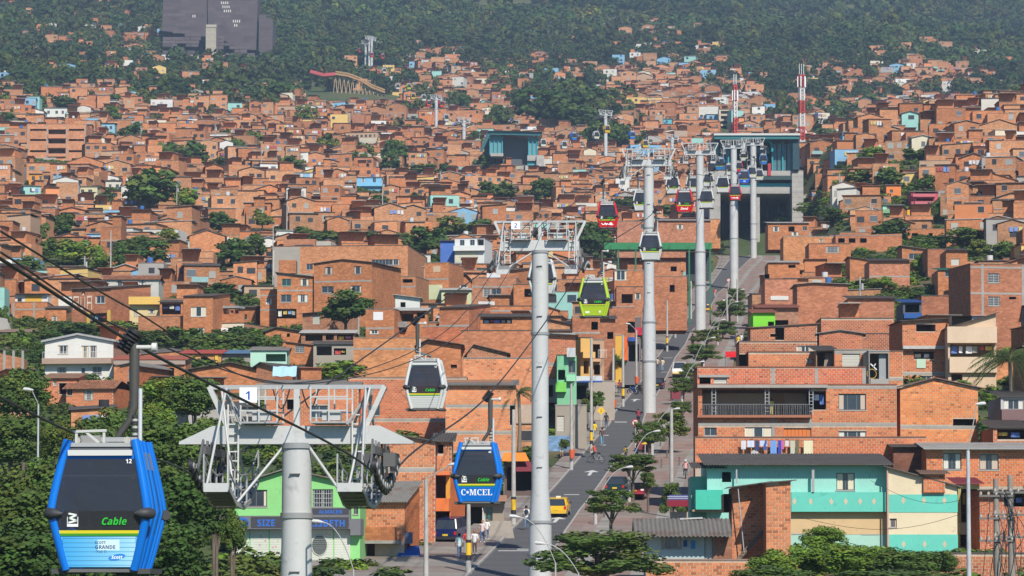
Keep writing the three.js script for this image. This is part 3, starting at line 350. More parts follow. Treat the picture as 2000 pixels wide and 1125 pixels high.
house({ n: 'bus_mural_shed', cat: 'shed', b: [860, 470, 888, 492], m: 'p', c: [0.07, 0.16, 0.5], r: 'shed', rc: C.roofD, l: 'blue painted shed left of the white balcony house', D: 740 });
house({ b: [858, 600, 916, 662], r: 'shed', rc: C.roofD, yaw: -0.3, c: [0.46, 0.17, 0.085], l: 'brick house with pale mortar courses left of second tower', band: [636], D: 530 });
house({ b: [918, 598, 1042, 640], r: 'flat', l: 'long brick wall house with concrete band beside second tower', band: [607], D: 540, x: [[934, 588, 966, 595, -1, -0.6, [0.6, 0.6, 0.58], 'planter']] });
house({ b: [938, 618, 1042, 680], r: 'shed', rc: C.roofD, l: 'brick house with dark laundry gap under corrugated roof', w: [[943, 621, 1000, 632, 'lau']], band: [654], D: 500 });
house({ b: [690, 660, 835, 745], l: 'wide brick house front behind the grey cabin', band: [681], w: [[695, 652, 700, 656, 'd']], c: Bb, D: 486 });
house({ b: [826, 638, 912, 700], l: 'brick house front with bold white mortar joints', c: [0.48, 0.15, 0.075], D: 495, x: [[808, 660, 834, 668, 0, 0.3, [0.55, 0.55, 0.55], 'rubble_ledge']] });
house({ b: [816, 674, 900, 730], apex: [836, 664], r: 'gable', rc: C.roofD, l: 'brick gable front just above the grey cabin', D: 470 });
house({ b: [900, 646, 1040, 730], l: 'tall brick flank wall below corrugated laundry roof', c: [0.48, 0.19, 0.1], D: 478 });
house({ b: [912, 690, 990, 740], apex: [925, 674], r: 'gable', rc: [0.24, 0.14, 0.09], c: [0.42, 0.19, 0.1], l: 'weathered smoke-stained brick gable behind blue cabin rope', D: 455 });
house({ b: [680, 738, 912, 870], l: 'large blank brick wall house behind first tower', c: [0.48, 0.165, 0.08], band: [820], w: [[718, 792, 742, 812, 'x'], [606, 790, 640, 815, 'x'], [880, 712, 892, 716, 'd']], D: 408 });
house({ b: [520, 752, 700, 870], l: 'brick house with sash window seen through first tower frame', w: [[606, 792, 640, 816, 'x'], [560, 780, 580, 800, 'd']], r: 'shed', rc: C.roofG, D: 402, noSingle: 1 });
house({ b: [870, 752, 1008, 880], l: 'big brick house wall behind the blue cabin hanger', c: Bb, band: [792, 845], w: [[996, 792, 1006, 830, 'd']], r: 'shed', rc: C.roofG, x: [[830, 742, 1000, 747, 0.02, 0.2, [0.3, 0.16, 0.1], 'ledge']], D: 395 });
house({ b: [905, 700, 1040, 790], l: 'brick house with zinc porch roof behind the palm', w: [[980, 742, 1010, 752, 'd']], D: 418, c: Bb });
// around the first tower and the foot of the street
const greenShop = house({ n: 'corner_shop', cat: 'shop', grp: 'houses climbing the hillside', b: [458, 950, 703, 1112], m: 'p', c: [0.26, 0.62, 0.22], apex: [560, 918], r: 'gable', rc: C.roofG, d: 12, yaw: -0.06, D: 283, sc: [0.24, 0.55, 0.2],
  l: 'bright green corner shop with blue lettered sign and white shutters', w: [[478, 957, 521, 990, 'k'], [610, 956, 650, 992, 'b'], [690, 965, 699, 1005, 'x']],
  x: [[458, 1008, 686, 1034, 0.02, 0.75, [0.16, 0.16, 0.18], 'sign_board'], [609, 992, 686, 1008, 0.02, 0.7, [0.16, 0.16, 0.18], 'sign_board'], [686, 1014, 706, 1046, -1.5, 0.75, [0.17, 0.17, 0.19], 'sign_return'], [440, 1108, 720, 1116, 0.02, 1.6, [0.2, 0.19, 0.18], 'canopy']],
  f: (H, X, Y) => {
    for (const [a, b] of [[450, 487], [488, 525], [526, 562], [563, 606], [607, 651], [652, 685]]) { const g = new GB(); for (let y = Y(1108); y < Y(1037); y += 0.17) g.box(X(a) + 0.03, X(b) - 0.03, y + 0.006, y + 0.164, 0.02, 0.06, [0.6, 0.63, 0.55]); const m = g.build('shutter', M.plaster, H); const R = rng(a), d = new GB(); for (let k = 0; k < 5; k++) { const x = lerp(X(a) + 0.2, X(b) - 0.2, R()), y = lerp(Y(1100), Y(1042), R()); d.tube([[x, y, 0.061], [x, y, 0.066]], 0.07, 8, pick([[0.6, 0.3, 0.35], [0.6, 0.45, 0.3], [0.45, 0.55, 0.4]], R)); } d.build('painted_dot', M.plaster, m); }
    const o = new GB(), cx = X(624), cy = Y(1065); for (let k = -9; k <= 9; k++) { const y = k / 10, w = 0.5 * Math.sqrt(1 - y * y); o.box(cx - w, cx + w, cy + y * 0.66 - 0.02, cy + y * 0.66 + 0.02, 0.07, 0.1, k % 2 ? C.black : [0.25, 0.27, 0.25]); } const rim = []; for (let k = 0; k <= 28; k++) rim.push([cx + 0.53 * Math.cos(k / 14 * Math.PI), cy + 0.69 * Math.sin(k / 14 * Math.PI), 0.09]); o.tube(rim, 0.035, 6, [0.5, 0.53, 0.46], false); o.build('oval_grille', M.paint, H);
    const px = (X(1) - X(0)), W = (name, x0, x1, y0, y1, str, z) => textPanel(H, X(x0), X(x1), Y(y1), Y(y0), z, (c, w, h) => { c.fillStyle = '#3a3a40'; c.fillRect(0, 0, w, h); c.font = 'bold ' + Math.round(h * 0.82) + 'px sans-serif'; c.fillStyle = '#1f63c4'; c.textBaseline = 'middle'; c.textAlign = 'center'; c.fillText(str, w / 2, h * 0.54, w * 0.96); });
    W('a', 612, 683, 994, 1006, 'ALMACEN', 0.71); W('b', 492, 552, 1010, 1032, 'SIZE', 0.76); W('c', 600, 683, 1011, 1033, 'LISBETH', 0.76);
    const e = new GB(); for (let k = 0; k < 14; k++) { const a = k / 14 * 6.283, r = 0.34; e.tube([[X(474) + Math.cos(a) * r * 1.2, Y(1021) + Math.sin(a) * r * 0.75, 0.755], [X(474) + Math.cos(a) * r * 1.2, Y(1021) + Math.sin(a) * r * 0.75, 0.775]], 0.1, 7, [0.015, 0.12, 0.5]); } e.build('emblem', M.paint, H);
  } });
house({ b: [737, 845, 850, 1062], slope: 862, r: 'shed', rc: C.roofD, l: 'large brick house with bold mortar right of first tower', d: 9, c: [0.46, 0.155, 0.085], band: [918], D: 300 });
house({ n: 'balcony_house', b: [822, 925, 880, 1076], m: 'p', c: [0.7, 0.17, 0.04], r: 'flat', l: 'orange-red balcony house with dark recess above the jeep', d: 8, D: 303, yaw: -0.12, w: [[829, 930, 874, 975, 'd'], [836, 1000, 878, 1074, 'd']], x: [[821, 974, 880, 999, 0.02, 1.0, [0.72, 0.19, 0.05], 'balcony'], [821, 922, 882, 929, 0.02, 1.1, [0.7, 0.2, 0.07], 'upper_slab'], [872, 929, 880, 975, 0.05, 0.35, [0.7, 0.32, 0.05], 'post']] });
house({ b: [850, 862, 882, 925], c: [0.34, 0.13, 0.075], l: 'recessed brick upper storey above orange-red balcony', r: 'shed', rc: C.roofD, w: [[856, 868, 866, 886, 'd']], D: 306 });
house({ b: [708, 980, 790, 1058], r: 'shed', rc: C.roofG, pitch: 0.25, oh: 0.5, yaw: -0.15, d: 6, c: [0.56, 0.21, 0.07], l: 'orange brick cottage with grey corrugated roof beside green shop', D: 287, w: [[716, 1062, 732, 1100, 'd']], x: [[706, 1030, 776, 1058, 0.02, 1.0, [0.5, 0.18, 0.07], 'balcony', M.brick], [700, 1056, 784, 1062, -0.5, 1.1, C.conc, 'slab', M.conc]], sink: 6 });
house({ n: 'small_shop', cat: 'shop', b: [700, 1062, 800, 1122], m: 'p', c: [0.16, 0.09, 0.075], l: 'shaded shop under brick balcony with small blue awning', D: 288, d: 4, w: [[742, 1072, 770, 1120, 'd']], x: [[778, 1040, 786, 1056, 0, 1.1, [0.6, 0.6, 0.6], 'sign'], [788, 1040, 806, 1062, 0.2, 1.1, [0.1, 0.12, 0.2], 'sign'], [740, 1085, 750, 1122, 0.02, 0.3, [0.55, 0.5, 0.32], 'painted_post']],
  f: (H, X, Y) => { const g = new GB(), b = [0.015, 0.09, 0.36]; g.quad([X(778), Y(1084), 1.5], [X(822), Y(1084), 1.5], [X(818), Y(1066), 0.1], [X(786), Y(1066), 0.1], b); for (let k = 0; k < 8; k++) g.quad([lerp(X(778), X(822), k / 8), Y(1101), 1.55], [lerp(X(778), X(822), (k + 1) / 8), Y(1101), 1.55], [lerp(X(778), X(822), (k + 1) / 8), Y(1084), 1.5], [lerp(X(778), X(822), k / 8), Y(1084), 1.5], b); const t = []; for (let k = 0; k <= 16; k++) t.push([lerp(X(785), X(820), k / 16), Y(1086 + (k % 2) * 1.2), 1.56]); g.tube(t, 0.02, 4, [0.7, 0.7, 0.7]); g.build('awning', M.cloth, H); } });
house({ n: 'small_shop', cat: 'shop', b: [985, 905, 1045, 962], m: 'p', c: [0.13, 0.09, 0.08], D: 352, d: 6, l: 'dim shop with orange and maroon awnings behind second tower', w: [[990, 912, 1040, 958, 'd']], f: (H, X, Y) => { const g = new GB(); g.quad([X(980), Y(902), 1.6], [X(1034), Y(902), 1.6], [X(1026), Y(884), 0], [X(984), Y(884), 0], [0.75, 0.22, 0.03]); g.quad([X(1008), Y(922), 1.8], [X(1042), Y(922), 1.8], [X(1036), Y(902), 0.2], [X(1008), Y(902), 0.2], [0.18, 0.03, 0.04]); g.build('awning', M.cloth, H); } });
house({ n: 'small_shop', cat: 'shop', b: [880, 980, 985, 1058], m: 'p', c: [0.3, 0.25, 0.2], D: 318, d: 8, l: 'open shop fronts on the pavement below the blue cabin', w: [[884, 990, 915, 1052, 'd'], [918, 990, 945, 1052, 'd'], [948, 990, 962, 1040, 'g']], x: [[878, 968, 990, 980, 0.02, 1.0, [0.36, 0.2, 0.14], 'slab'], [962, 1020, 972, 1058, 0.05, 0.5, [0.6, 0.25, 0.12], 'painted_post']], f: (H, X, Y) => rail(H, X(884), X(985), Y(968), 0.9, [0.45, 0.4, 0.25], 0.9, 0.3) });
// shop side of the street further up
house({ b: [1070, 652, 1124, 740], slope: 655, r: 'shed', rc: C.roofD, l: 'brick end wall house right of second tower', band: [711, 652], w: [[1066, 752, 1080, 775, 'd']], D: 438, c: [0.46, 0.17, 0.085] });
house({ n: 'plastered_house', b: [1088, 694, 1126, 775], m: 'p', c: [0.2, 0.5, 0.3], l: 'narrow mint and lime green house front with white box balcony', D: 430, w: [[1110, 704, 1124, 728, 'x'], [1090, 722, 1104, 742, 'd']], x: [[1107, 680, 1124, 698, 0.02, 0.9, [0.5, 0.52, 0.54], 'box_balcony'], [1106, 734, 1123, 745, 0.02, 0.8, [0.3, 0.62, 0.42], 'balcony'], [1085, 747, 1106, 766, 0.02, 0.7, [0.18, 0.58, 0.1], 'balcony']] });
house({ b: [1118, 618, 1172, 690], c: [0.42, 0.16, 0.085], l: 'brick house behind the lime green cabin', w: [[1155, 628, 1168, 644, 'd']], band: [650], D: 478 });
house({ n: 'balcony_house', b: [1134, 660, 1158, 735], m: 'p', c: [0.62, 0.38, 0.12], l: 'mustard yellow balcony house on the shopping street', w: [[1140, 704, 1150, 730, 'd']], D: 448, x: [[1134, 688, 1158, 700, 0.02, 1.0, [0.65, 0.4, 0.14], 'balcony']], yaw: 0.25 });
house({ n: 'balcony_house', b: [1156, 664, 1180, 735], m: 'p', c: [0.46, 0.3, 0.2], l: 'peach balcony house with white railing on the shopping street', w: [[1158, 672, 1172, 700, 'd'], [1160, 712, 1172, 732, 'd']], D: 455, x: [[1155, 701, 1172, 707, 0.02, 0.9, [0.6, 0.36, 0.22], 'balcony']], f: (H, X, Y) => rail(H, X(1168), X(1186), Y(700), 1, [0.7, 0.7, 0.7], 0.9, 0.18) });
house({ b: [1170, 622, 1202, 700], c: [0.4, 0.16, 0.09], l: 'brick house with dark eave shadow above shop awnings', r: 'shed', rc: C.roofD, w: [[1186, 648, 1198, 662, 'd']], D: 490 });
house({ n: 'plastered_house', b: [1200, 655, 1217, 712], m: 'p', c: [0.62, 0.36, 0.06], l: 'ochre wall house beside the orange shop panel', D: 500, yaw: 0.3 });
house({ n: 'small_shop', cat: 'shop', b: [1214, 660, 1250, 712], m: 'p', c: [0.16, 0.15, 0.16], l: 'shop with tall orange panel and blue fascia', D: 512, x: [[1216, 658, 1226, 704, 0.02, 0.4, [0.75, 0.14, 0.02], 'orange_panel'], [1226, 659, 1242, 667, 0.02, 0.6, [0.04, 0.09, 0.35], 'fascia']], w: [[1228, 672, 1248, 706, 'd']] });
house({ b: [1190, 600, 1240, 668], c: [0.42, 0.16, 0.085], l: 'brick house above the orange shop panel', w: [[1226, 628, 1240, 650, 'd']], D: 532 });
house({ b: [1204, 560, 1255, 620], c: [0.44, 0.18, 0.1], l: 'brick house with dark window left of third tower', w: [[1214, 574, 1236, 592, 'd'], [1240, 572, 1252, 584, 'x']], D: 590 });
house({ b: [1200, 528, 1262, 572], r: 'flat', l: 'brick house with white framed dark opening', w: [[1201, 528, 1224, 547, 'w']], D: 640 });
house({ b: [1275, 540, 1342, 612], l: 'brick house row right of third tower', c: [0.44, 0.17, 0.09], w: [[1308, 556, 1318, 570, 'd']], D: 610 });
house({ b: [1262, 512, 1330, 560], l: 'brick house below the green canopy', c: [0.47, 0.19, 0.1], D: 690, w: [[1310, 520, 1322, 530, 'd']] });
house({ b: [1205, 432, 1262, 476], l: 'brick building above the green canopy left half', c: [0.45, 0.2, 0.13], D: 745, w: [[1252, 438, 1258, 446, 'x']] });
house({ b: [1280, 430, 1388, 476], l: 'wide brick building above the green canopy right half', c: [0.46, 0.19, 0.11], D: 742, w: [[1322, 438, 1335, 447, 'x']], r: 'shed', rc: C.zinc });
house({ b: [1386, 428, 1407, 460], l: 'narrow brick house left of station underpass', c: Bb, D: 800 });
house({ n: 'retaining_wall', cat: 'wall', grp: 'walls of the hillside', b: [1085, 792, 1146, 862], m: 'p', c: [0.33, 0.29, 0.24], l: 'stained concrete retaining wall beside the street', d: 4, D: 408, r: 'flat', rc: C.conc, w: [[1088, 812, 1102, 842, 'sh']], x: [[1070, 852, 1112, 888, 0.3, 1.2, [0.22, 0.38, 0.62], 'blue_planter', M.brick]] });
house({ n: 'retaining_wall', cat: 'wall', grp: 'walls of the hillside', b: [1142, 745, 1200, 775], m: 'p', c: [0.38, 0.33, 0.28], l: 'low beige planter wall above the retaining wall', d: 3, D: 442, r: 'flat', rc: C.conc });
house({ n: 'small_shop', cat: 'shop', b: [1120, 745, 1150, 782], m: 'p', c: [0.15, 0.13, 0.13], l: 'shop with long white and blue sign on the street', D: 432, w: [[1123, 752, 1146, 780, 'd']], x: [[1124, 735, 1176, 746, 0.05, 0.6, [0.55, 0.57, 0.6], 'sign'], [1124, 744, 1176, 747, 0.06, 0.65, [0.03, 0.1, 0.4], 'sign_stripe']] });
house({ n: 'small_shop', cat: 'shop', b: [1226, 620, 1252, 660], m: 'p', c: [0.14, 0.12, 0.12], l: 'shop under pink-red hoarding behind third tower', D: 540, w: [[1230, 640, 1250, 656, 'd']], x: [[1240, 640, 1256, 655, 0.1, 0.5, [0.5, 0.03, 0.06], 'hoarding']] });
// ---------------------------------------------------------------- right-hand side
const tealHouse = house({ n: 'teal_house', b: [1382, 906, 1735, 1082], m: 'p', c: [0.3, 0.62, 0.55], r: 'shed', rc: [0.13, 0.115, 0.105], oh: 1.0, d: 9, D: 276, l: 'turquoise two-storey house with painted diamonds and dark sheet roof',
  w: [[1634, 924, 1670, 958, 'k'], [1411, 922, 1429, 942, 'd'], [1684, 1013, 1715, 1043, 'x'], [1544, 1010, 1570, 1042, 'x']],
  x: [[1545, 962, 1735, 1000, 0.02, 0.55, [0.13, 0.55, 0.45], 'balcony'], [1545, 1000.4, 1733, 1044, 0.004, 0.02, [0.6, 0.43, 0.24], 'cream_band'], [1545, 1044.5, 1733, 1082, 0.004, 0.02, [0.36, 0.6, 0.52], 'lower_band'], [1585, 912, 1590, 962, 0.55, 0.65, C.grey, 'post'], [1437, 912, 1440, 945, 0.55, 0.65, C.grey, 'post']],
  f: (H, X, Y) => { for (const px of [1551, 1583, 1623, 1651, 1679, 1706]) { const g = new GB(), s = 0.034; g.quad([X(px), Y(980) - 7 * s, 0.556], [X(px) + 4 * s, Y(980), 0.556], [X(px), Y(980) + 7 * s, 0.556], [X(px) - 4 * s, Y(980), 0.556], [0.6, 0.5, 0.36]); g.build('painted_diamond', M.plaster, H); } const b = new GB(); b.box(X(1358), X(1411), Y(996), Y(958), -1, 1.2, [0.06, 0.5, 0.37]); b.box(X(1352), X(1411), Y(1000), Y(996), -3, 1, [0.4, 0.3, 0.2]); b.build('box_balcony', M.plaster, H); const c = new GB(); c.box(X(1352), X(1384), Y(1020), Y(930), -6, -1.2, [0.16, 0.4, 0.34]); c.build('rear_wing', M.plaster, H); const r = new GB(); corrugated(r, X(1350), X(1420), Y(914), 0.6, Y(900), -4, C.roofD); r.build('roof', M.roof, H); } });
house({ n: 'plastered_house', b: [1736, 914, 1870, 1082], m: 'p', c: [0.7, 0.6, 0.42], r: 'shed', rc: [0.13, 0.115, 0.105], oh: 0.35, slope: 950, D: 275, l: 'cream house with two turquoise bands of diamonds', w: [[1738, 1013, 1752, 1030, 'x']], x: [[1737, 966, 1871, 1001, 0.004, 0.03, [0.13, 0.55, 0.45], 'turquoise_band'], [1737, 1044, 1871, 1082, 0.004, 0.03, [0.13, 0.55, 0.45], 'turquoise_band']],
  f: (H, X, Y) => { for (const [px, py] of [[1765, 978], [1805, 978], [1845, 978], [1765, 1063], [1806, 1063], [1845, 1063]]) { const g = new GB(), s = 0.034; g.quad([X(px), Y(py) - 7 * s, 0.034], [X(px) + 4 * s, Y(py), 0.034], [X(px), Y(py) + 7 * s, 0.034], [X(px) - 4 * s, Y(py), 0.034], [0.6, 0.48, 0.34]); g.build('painted_diamond', M.plaster, H); } const w = new GB(); w.tube([[X(1734), Y(912), 0.1], [X(1734), Y(1082), 0.1]], 0.06, 6, [0.5, 0.3, 0.25]); w.build('drain_pipe', M.paint, H); } });
house({ n: 'brick_stair_tower', cat: 'building', b: [1497, 944, 1545, 1100], slope: 940, r: 'shed', rc: C.roofD, d: 5, D: 264, c: [0.54, 0.185, 0.075], l: 'narrow brick stair tower in front of turquoise house' });
house({ n: 'brick_annex', cat: 'building', b: [1430, 953, 1497, 1100], slope: 944, r: 'shed', rc: C.roofD, oh: 1.2, d: 4, D: 268, c: [0.46, 0.165, 0.08], l: 'shaded brick annex under slanting dark roof', w: [[1414, 965, 1427, 1000, 'd']], f: (H, X, Y) => { const g = new GB(); for (const o of [0, 0.35]) g.bar([X(1440), Y(1093), 0.5 + o], [X(1496), Y(1032), 0.5 + o], 0.06, 0.22, [0.16, 0.125, 0.1]); for (let k = 1; k < 9; k++) g.bar([lerp(X(1440), X(1496), k / 9), lerp(Y(1093), Y(1032), k / 9), 0.48], [lerp(X(1440), X(1496), k / 9), lerp(Y(1093), Y(1032), k / 9), 0.88], 0.2, 0.05, [0.2, 0.15, 0.11]); g.bar([X(1448), Y(1080), 0.95], [X(1496), Y(1020), 0.95], 0.04, 0.05, [0.2, 0.15, 0.11]); g.build('wooden_stair', M.dark, H); const p = new GB(); p.tube([[X(1440), Y(950), 1.0], [X(1452), Y(1080), 0.9]], 0.04, 6, C.grey); p.build('pole', M.paint, H); } });
house({ n: 'corrugated_hut', cat: 'hut', b: [1262, 1046, 1430, 1098], m: 'p', c: [0.42, 0.5, 0.5], r: 'none', d: 5, D: 262, l: 'pale blue hut under grey corrugated roof with maroon door', w: [[1292, 1048, 1331, 1072, 'x'], [1376, 1046, 1393, 1094, 'door']], x: [[1335, 1055, 1342, 1068, 0, 0.08, [0.02, 0.1, 0.3], 'hung_sandal'], [1350, 1056, 1357, 1072, 0, 0.08, [0.02, 0.25, 0.6], 'hung_sandal'], [1394, 1048, 1430, 1096, 0.004, 0.05, [0.4, 0.17, 0.1], 'brick_patch', M.brick]],
  f: (H, X, Y) => { const g = new GB(); corrugated(g, X(1238), X(1428), Y(1047), 1.4, Y(1012), -1.9, [0.2, 0.185, 0.17], 0.28, 0.05); g.quad([X(1238), Y(1013), -1.9], [X(1428), Y(1013), -1.9], [X(1428), Y(1060), -5.5], [X(1238), Y(1060), -5.5], C.roofD); g.tri([X(1240), Y(1048), 1.3], [X(1240), Y(1014), -1.9], [X(1240), Y(1060), -5], C.roofD); g.build('roof', M.roof, H); const k = new GB(); k.bar([X(1330), Y(1013), -1.7], [X(1375), Y(1011), -1.7], 0.25, 0.1, C.zinc); k.build('loose_sheet', M.roof, H); } });
house({ n: 'garden_wall', cat: 'wall', grp: 'walls of the hillside', b: [1262, 1095, 1560, 1135], r: 'flat', rc: [0.3, 0.2, 0.16], d: 0.4, D: 256, c: [0.5, 0.18, 0.09], l: 'low brick garden wall with smeared white mortar in front of hut', sink: 4 });
house({ b: [1364, 752, 1752, 900], r: 'flat', rc: [0.28, 0.1, 0.06], D: 331, d: 9, l: 'broad brick house with railed balcony and striped curtains', w: [[1372, 759, 1584, 811, 'p'], [1584, 764, 1614, 800, 'lau'], [1638, 769, 1692, 801, 'k'], [1376, 835, 1400, 851, 'x'], [1455, 834, 1508, 854, 'w'], [1531, 836, 1585, 860, 'o'], [1638, 842, 1692, 854, 'x']], band: [757, 829], cols: [1450 + 60, 1582],
  x: [[1362, 752, 1616, 758, 0.02, 0.7, [0.4, 0.36, 0.32], 'balcony_slab', M.conc], [1362, 811, 1584, 816, 0.02, 0.5, [0.36, 0.15, 0.09], 'balcony_edge']], f: (H, X, Y, s, R) => { rail(H, X(1372), X(1583), Y(811), 0.42, C.dgrey, 0.85, 0.16); const g = new GB(); g.box(X(1372), X(1580), Y(811), Y(765), -2.6, -2.56, [0.33, 0.29, 0.22]); g.build('inner_wall', M.plaster, H); const c = new GB(); for (let k = 0; k < 10; k++) c.box(lerp(X(1508), X(1536), k / 10), lerp(X(1508), X(1536), (k + 0.85) / 10), Y(811), Y(769), -2.54 + 0.05 * (k % 2), -2.5 + 0.05 * (k % 2), [0.26, 0.18, 0.1]); c.build('curtain', M.cloth, H); for (const px of [1390, 1494, 1580]) { const p = new GB(); for (const o of [0, 0.3]) p.box(X(px) + o, X(px) + o + 0.05, Y(811), Y(758), 0.3, 0.36, C.grey); for (let k = 1; k < 8; k++) p.box(X(px), X(px) + 0.35, lerp(Y(811), Y(758), k / 8), lerp(Y(811), Y(758), k / 8) + 0.04, 0.31, 0.35, C.grey); p.build('lattice_post', M.paint, H); } } });
house({ n: 'terrace_wall', cat: 'wall', grp: 'walls of the hillside', b: [1358, 855, 1808, 915], r: 'flat', rc: [0.22, 0.11, 0.08], D: 318, d: 0.3, c: [0.5, 0.175, 0.08], l: 'long brick terrace wall with washing line above turquoise roof', noSingle: 1, f: (H, X, Y, s, R) => { const g = new GB(); const it = [[1447, 1456, 878, [0.6, 0.6, 0.62]], [1459, 1472, 874, [0.55, 0.6, 0.75]], [1474, 1482, 880, [0.03, 0.06, 0.16]], [1484, 1498, 872, [0.45, 0.52, 0.72]], [1490, 1497, 880, [0.05, 0.1, 0.3]], [1504, 1516, 890, [0.16, 0.3, 0.62]], [1519, 1525, 890, [0.03, 0.06, 0.4]], [1525, 1530, 878, [0.5, 0.12, 0.3]], [1533, 1540, 872, [0.6, 0.6, 0.65]], [1543, 1552, 892, [0.45, 0.46, 0.36]], [1553, 1560, 892, [0.14, 0.13, 0.07]], [1569, 1587, 888, [0.66, 0.6, 0.4]]]; for (const [a, b, y, c] of it) for (let k = 0; k < 3; k++) { const u = lerp(X(a), X(b), k / 3), v = lerp(X(a), X(b), (k + 1) / 3), zu = 0.6 + 0.04 * Math.sin(u * 11), zv = 0.6 + 0.04 * Math.sin(v * 11); g.quad([u, Y(y), zu], [v, Y(y), zv], [v, Y(861), 0.6], [u, Y(861), 0.6], c); } g.bar([X(1446), Y(860.5), 0.6], [X(1595), Y(860.5), 0.6], 0.02, 0.02, C.black); g.build('washing', M.cloth, H); const d = new GB(); d.tube([[X(1473), Y(888), 0.5], [X(1474), Y(887), 0.62]], [0.02, 0.32], 14, [0.3, 0.29, 0.28]); d.build('satellite_dish', M.paint, H); const q = new GB(); corrugated(q, X(1674), X(1722), Y(893), 1.1, Y(887), 0.1, [0.4, 0.13, 0.1]); q.build('red_sheet', M.roof, H); } });
house({ b: [1362, 718, 1690, 756], r: 'flat', rc: [0.25, 0.1, 0.06], D: 344, d: 8, cols: [1510, 1595, 1688], c: [0.52, 0.16, 0.09], l: 'brick roof parapet with concrete posts above railed balcony', noSingle: 1, w: [[1366, 736, 1388, 752, 'd'], [1394, 738, 1420, 752, 'sh']], x: [[1364, 732, 1425, 737, 0.02, 0.15, C.conc, 'lintel', M.conc]] });
house({ b: [1758, 758, 1912, 880], apex: [1826, 740], r: 'gable', rc: [0.2, 0.12, 0.09], d: 8, D: 336, yaw: 0.12, c: [0.58, 0.235, 0.085], l: 'orange brick gable house with narrow black slot window', w: [[1862, 818, 1908, 831, 'd']], band: [834] });
house({ b: [1810, 876, 2010, 950], r: 'shed', rc: [0.5, 0.48, 0.45], oh: 0.8, D: 312, d: 6, c: [0.54, 0.185, 0.075], l: 'brick house with two curtained windows under white wavy roof edge', w: [[1842, 885, 1878, 917, 'k'], [1913, 887, 1951, 918, 'k']], noSingle: 1 });
house({ b: [1745, 872, 1810, 915], r: 'shed', rc: C.roofD, D: 316, c: [0.22, 0.11, 0.08], l: 'dark stained brick stub beside white wavy roof edge', noBrick: 1 });
house({ b: [1804, 925, 1846, 962], r: 'shed', rc: [0.26, 0.15, 0.1], D: 274.7, sink: 0, d: 2.5, c: [0.5, 0.18, 0.08], l: 'small brick room standing on the cream house', noSingle: 1 });
house({ n: 'balcony_house', b: [1872, 945, 1914, 1085], m: 'p', c: [0.4, 0.34, 0.14], r: 'shed', rc: [0.3, 0.05, 0.06], D: 282, d: 5, l: 'narrow cluttered yellow house behind the silver lamp post', w: [[1878, 955, 1912, 1020, 'lau'], [1876, 1045, 1912, 1080, 'lau']], x: [[1872, 1022, 1914, 1044, 0.02, 0.8, [0.34, 0.3, 0.24], 'balcony']] });
house({ b: [1914, 958, 2010, 1096], slope: 958, r: 'shed', rc: C.roofG, oh: 0.9, D: 278, d: 7, yaw: 0.1, c: [0.44, 0.15, 0.08], l: 'brick house with open laundry loft behind the utility poles', w: [[1962, 965, 2005, 990, 'lau']], noSingle: 1 });
house({ n: 'garden_wall', cat: 'wall', grp: 'walls of the hillside', b: [1700, 1082, 2010, 1140], r: 'flat', c: [0.36, 0.15, 0.08], D: 262, d: 1, l: 'brick base wall behind the flowering bushes', noSingle: 1 });
house({ b: [1763, 627, 1852, 748], slope: 622, r: 'shed', rc: C.roofD, D: 420, yaw: 0.06, l: 'brick house with white awning and hanging green towel', w: [[1790, 633, 1828, 647, 'd'], [1785, 686, 1825, 701, 'lau'], [1797, 734, 1822, 744, 'x']], band: [730], x: [[1762, 676, 1853, 682, 0.02, 0.7, [0.55, 0.53, 0.5], 'awning', M.roof], [1790, 701, 1808, 719, 0.05, 0.1, [0.45, 0.58, 0.45], 'towel', M.cloth]] });
house({ n: 'balcony_house', b: [1852, 640, 1946, 748], m: 'p', c: [0.62, 0.46, 0.32], r: 'shed', rc: C.roofD, slope: 612, D: 417, d: 8, l: 'beige house with two solid balcony parapets and laundry', w: [[1856, 671, 1942, 697, 'lau'], [1860, 616, 1944, 638, 'd'], [1858, 730, 1880, 744, 'd']], x: [[1850, 638, 1947, 670, 0.02, 0.5, [0.66, 0.5, 0.36], 'balcony'], [1854, 698, 1947, 728, 0.02, 0.5, [0.66, 0.5, 0.36], 'balcony'], [1900, 615, 1944, 632, -0.5, -0.4, [0.5, 0.47, 0.55], 'lilac_wall']] });
house({ n: 'plastered_house', b: [1955, 775, 2010, 830], m: 'p', c: [0.45, 0.45, 0.46], r: 'shed', D: 338, l: 'grey-white balcony house below the palm', w: [[1960, 780, 2000, 800, 'x']], x: [[1955, 800, 2010, 822, 0.02, 0.6, [0.2, 0.12, 0.12], 'balcony']] });
house({ b: [1940, 835, 2010, 880], r: 'shed', rc: C.roofD, D: 328, c: [0.44, 0.17, 0.09], l: 'brick laundry terrace beside the orange gable house', w: [[1948, 838, 2005, 858, 'lau']], noSingle: 1 });
house({ b: [1444, 668, 1595, 690], r: 'flat', rc: [0.2, 0.1, 0.07], D: 398, d: 6, c: [0.38, 0.15, 0.08], l: 'low brown brick storey with three-pane window', w: [[1556, 675, 1590, 688, 'w']] });
house({ b: [1462, 688, 1596, 724], r: 'flat', rc: [0.2, 0.09, 0.06], D: 384, d: 6, l: 'plain brick storey with one tiny blue window', w: [[1575, 700, 1585, 707, 'x'], [1443, 692, 1460, 714, 'd']] });
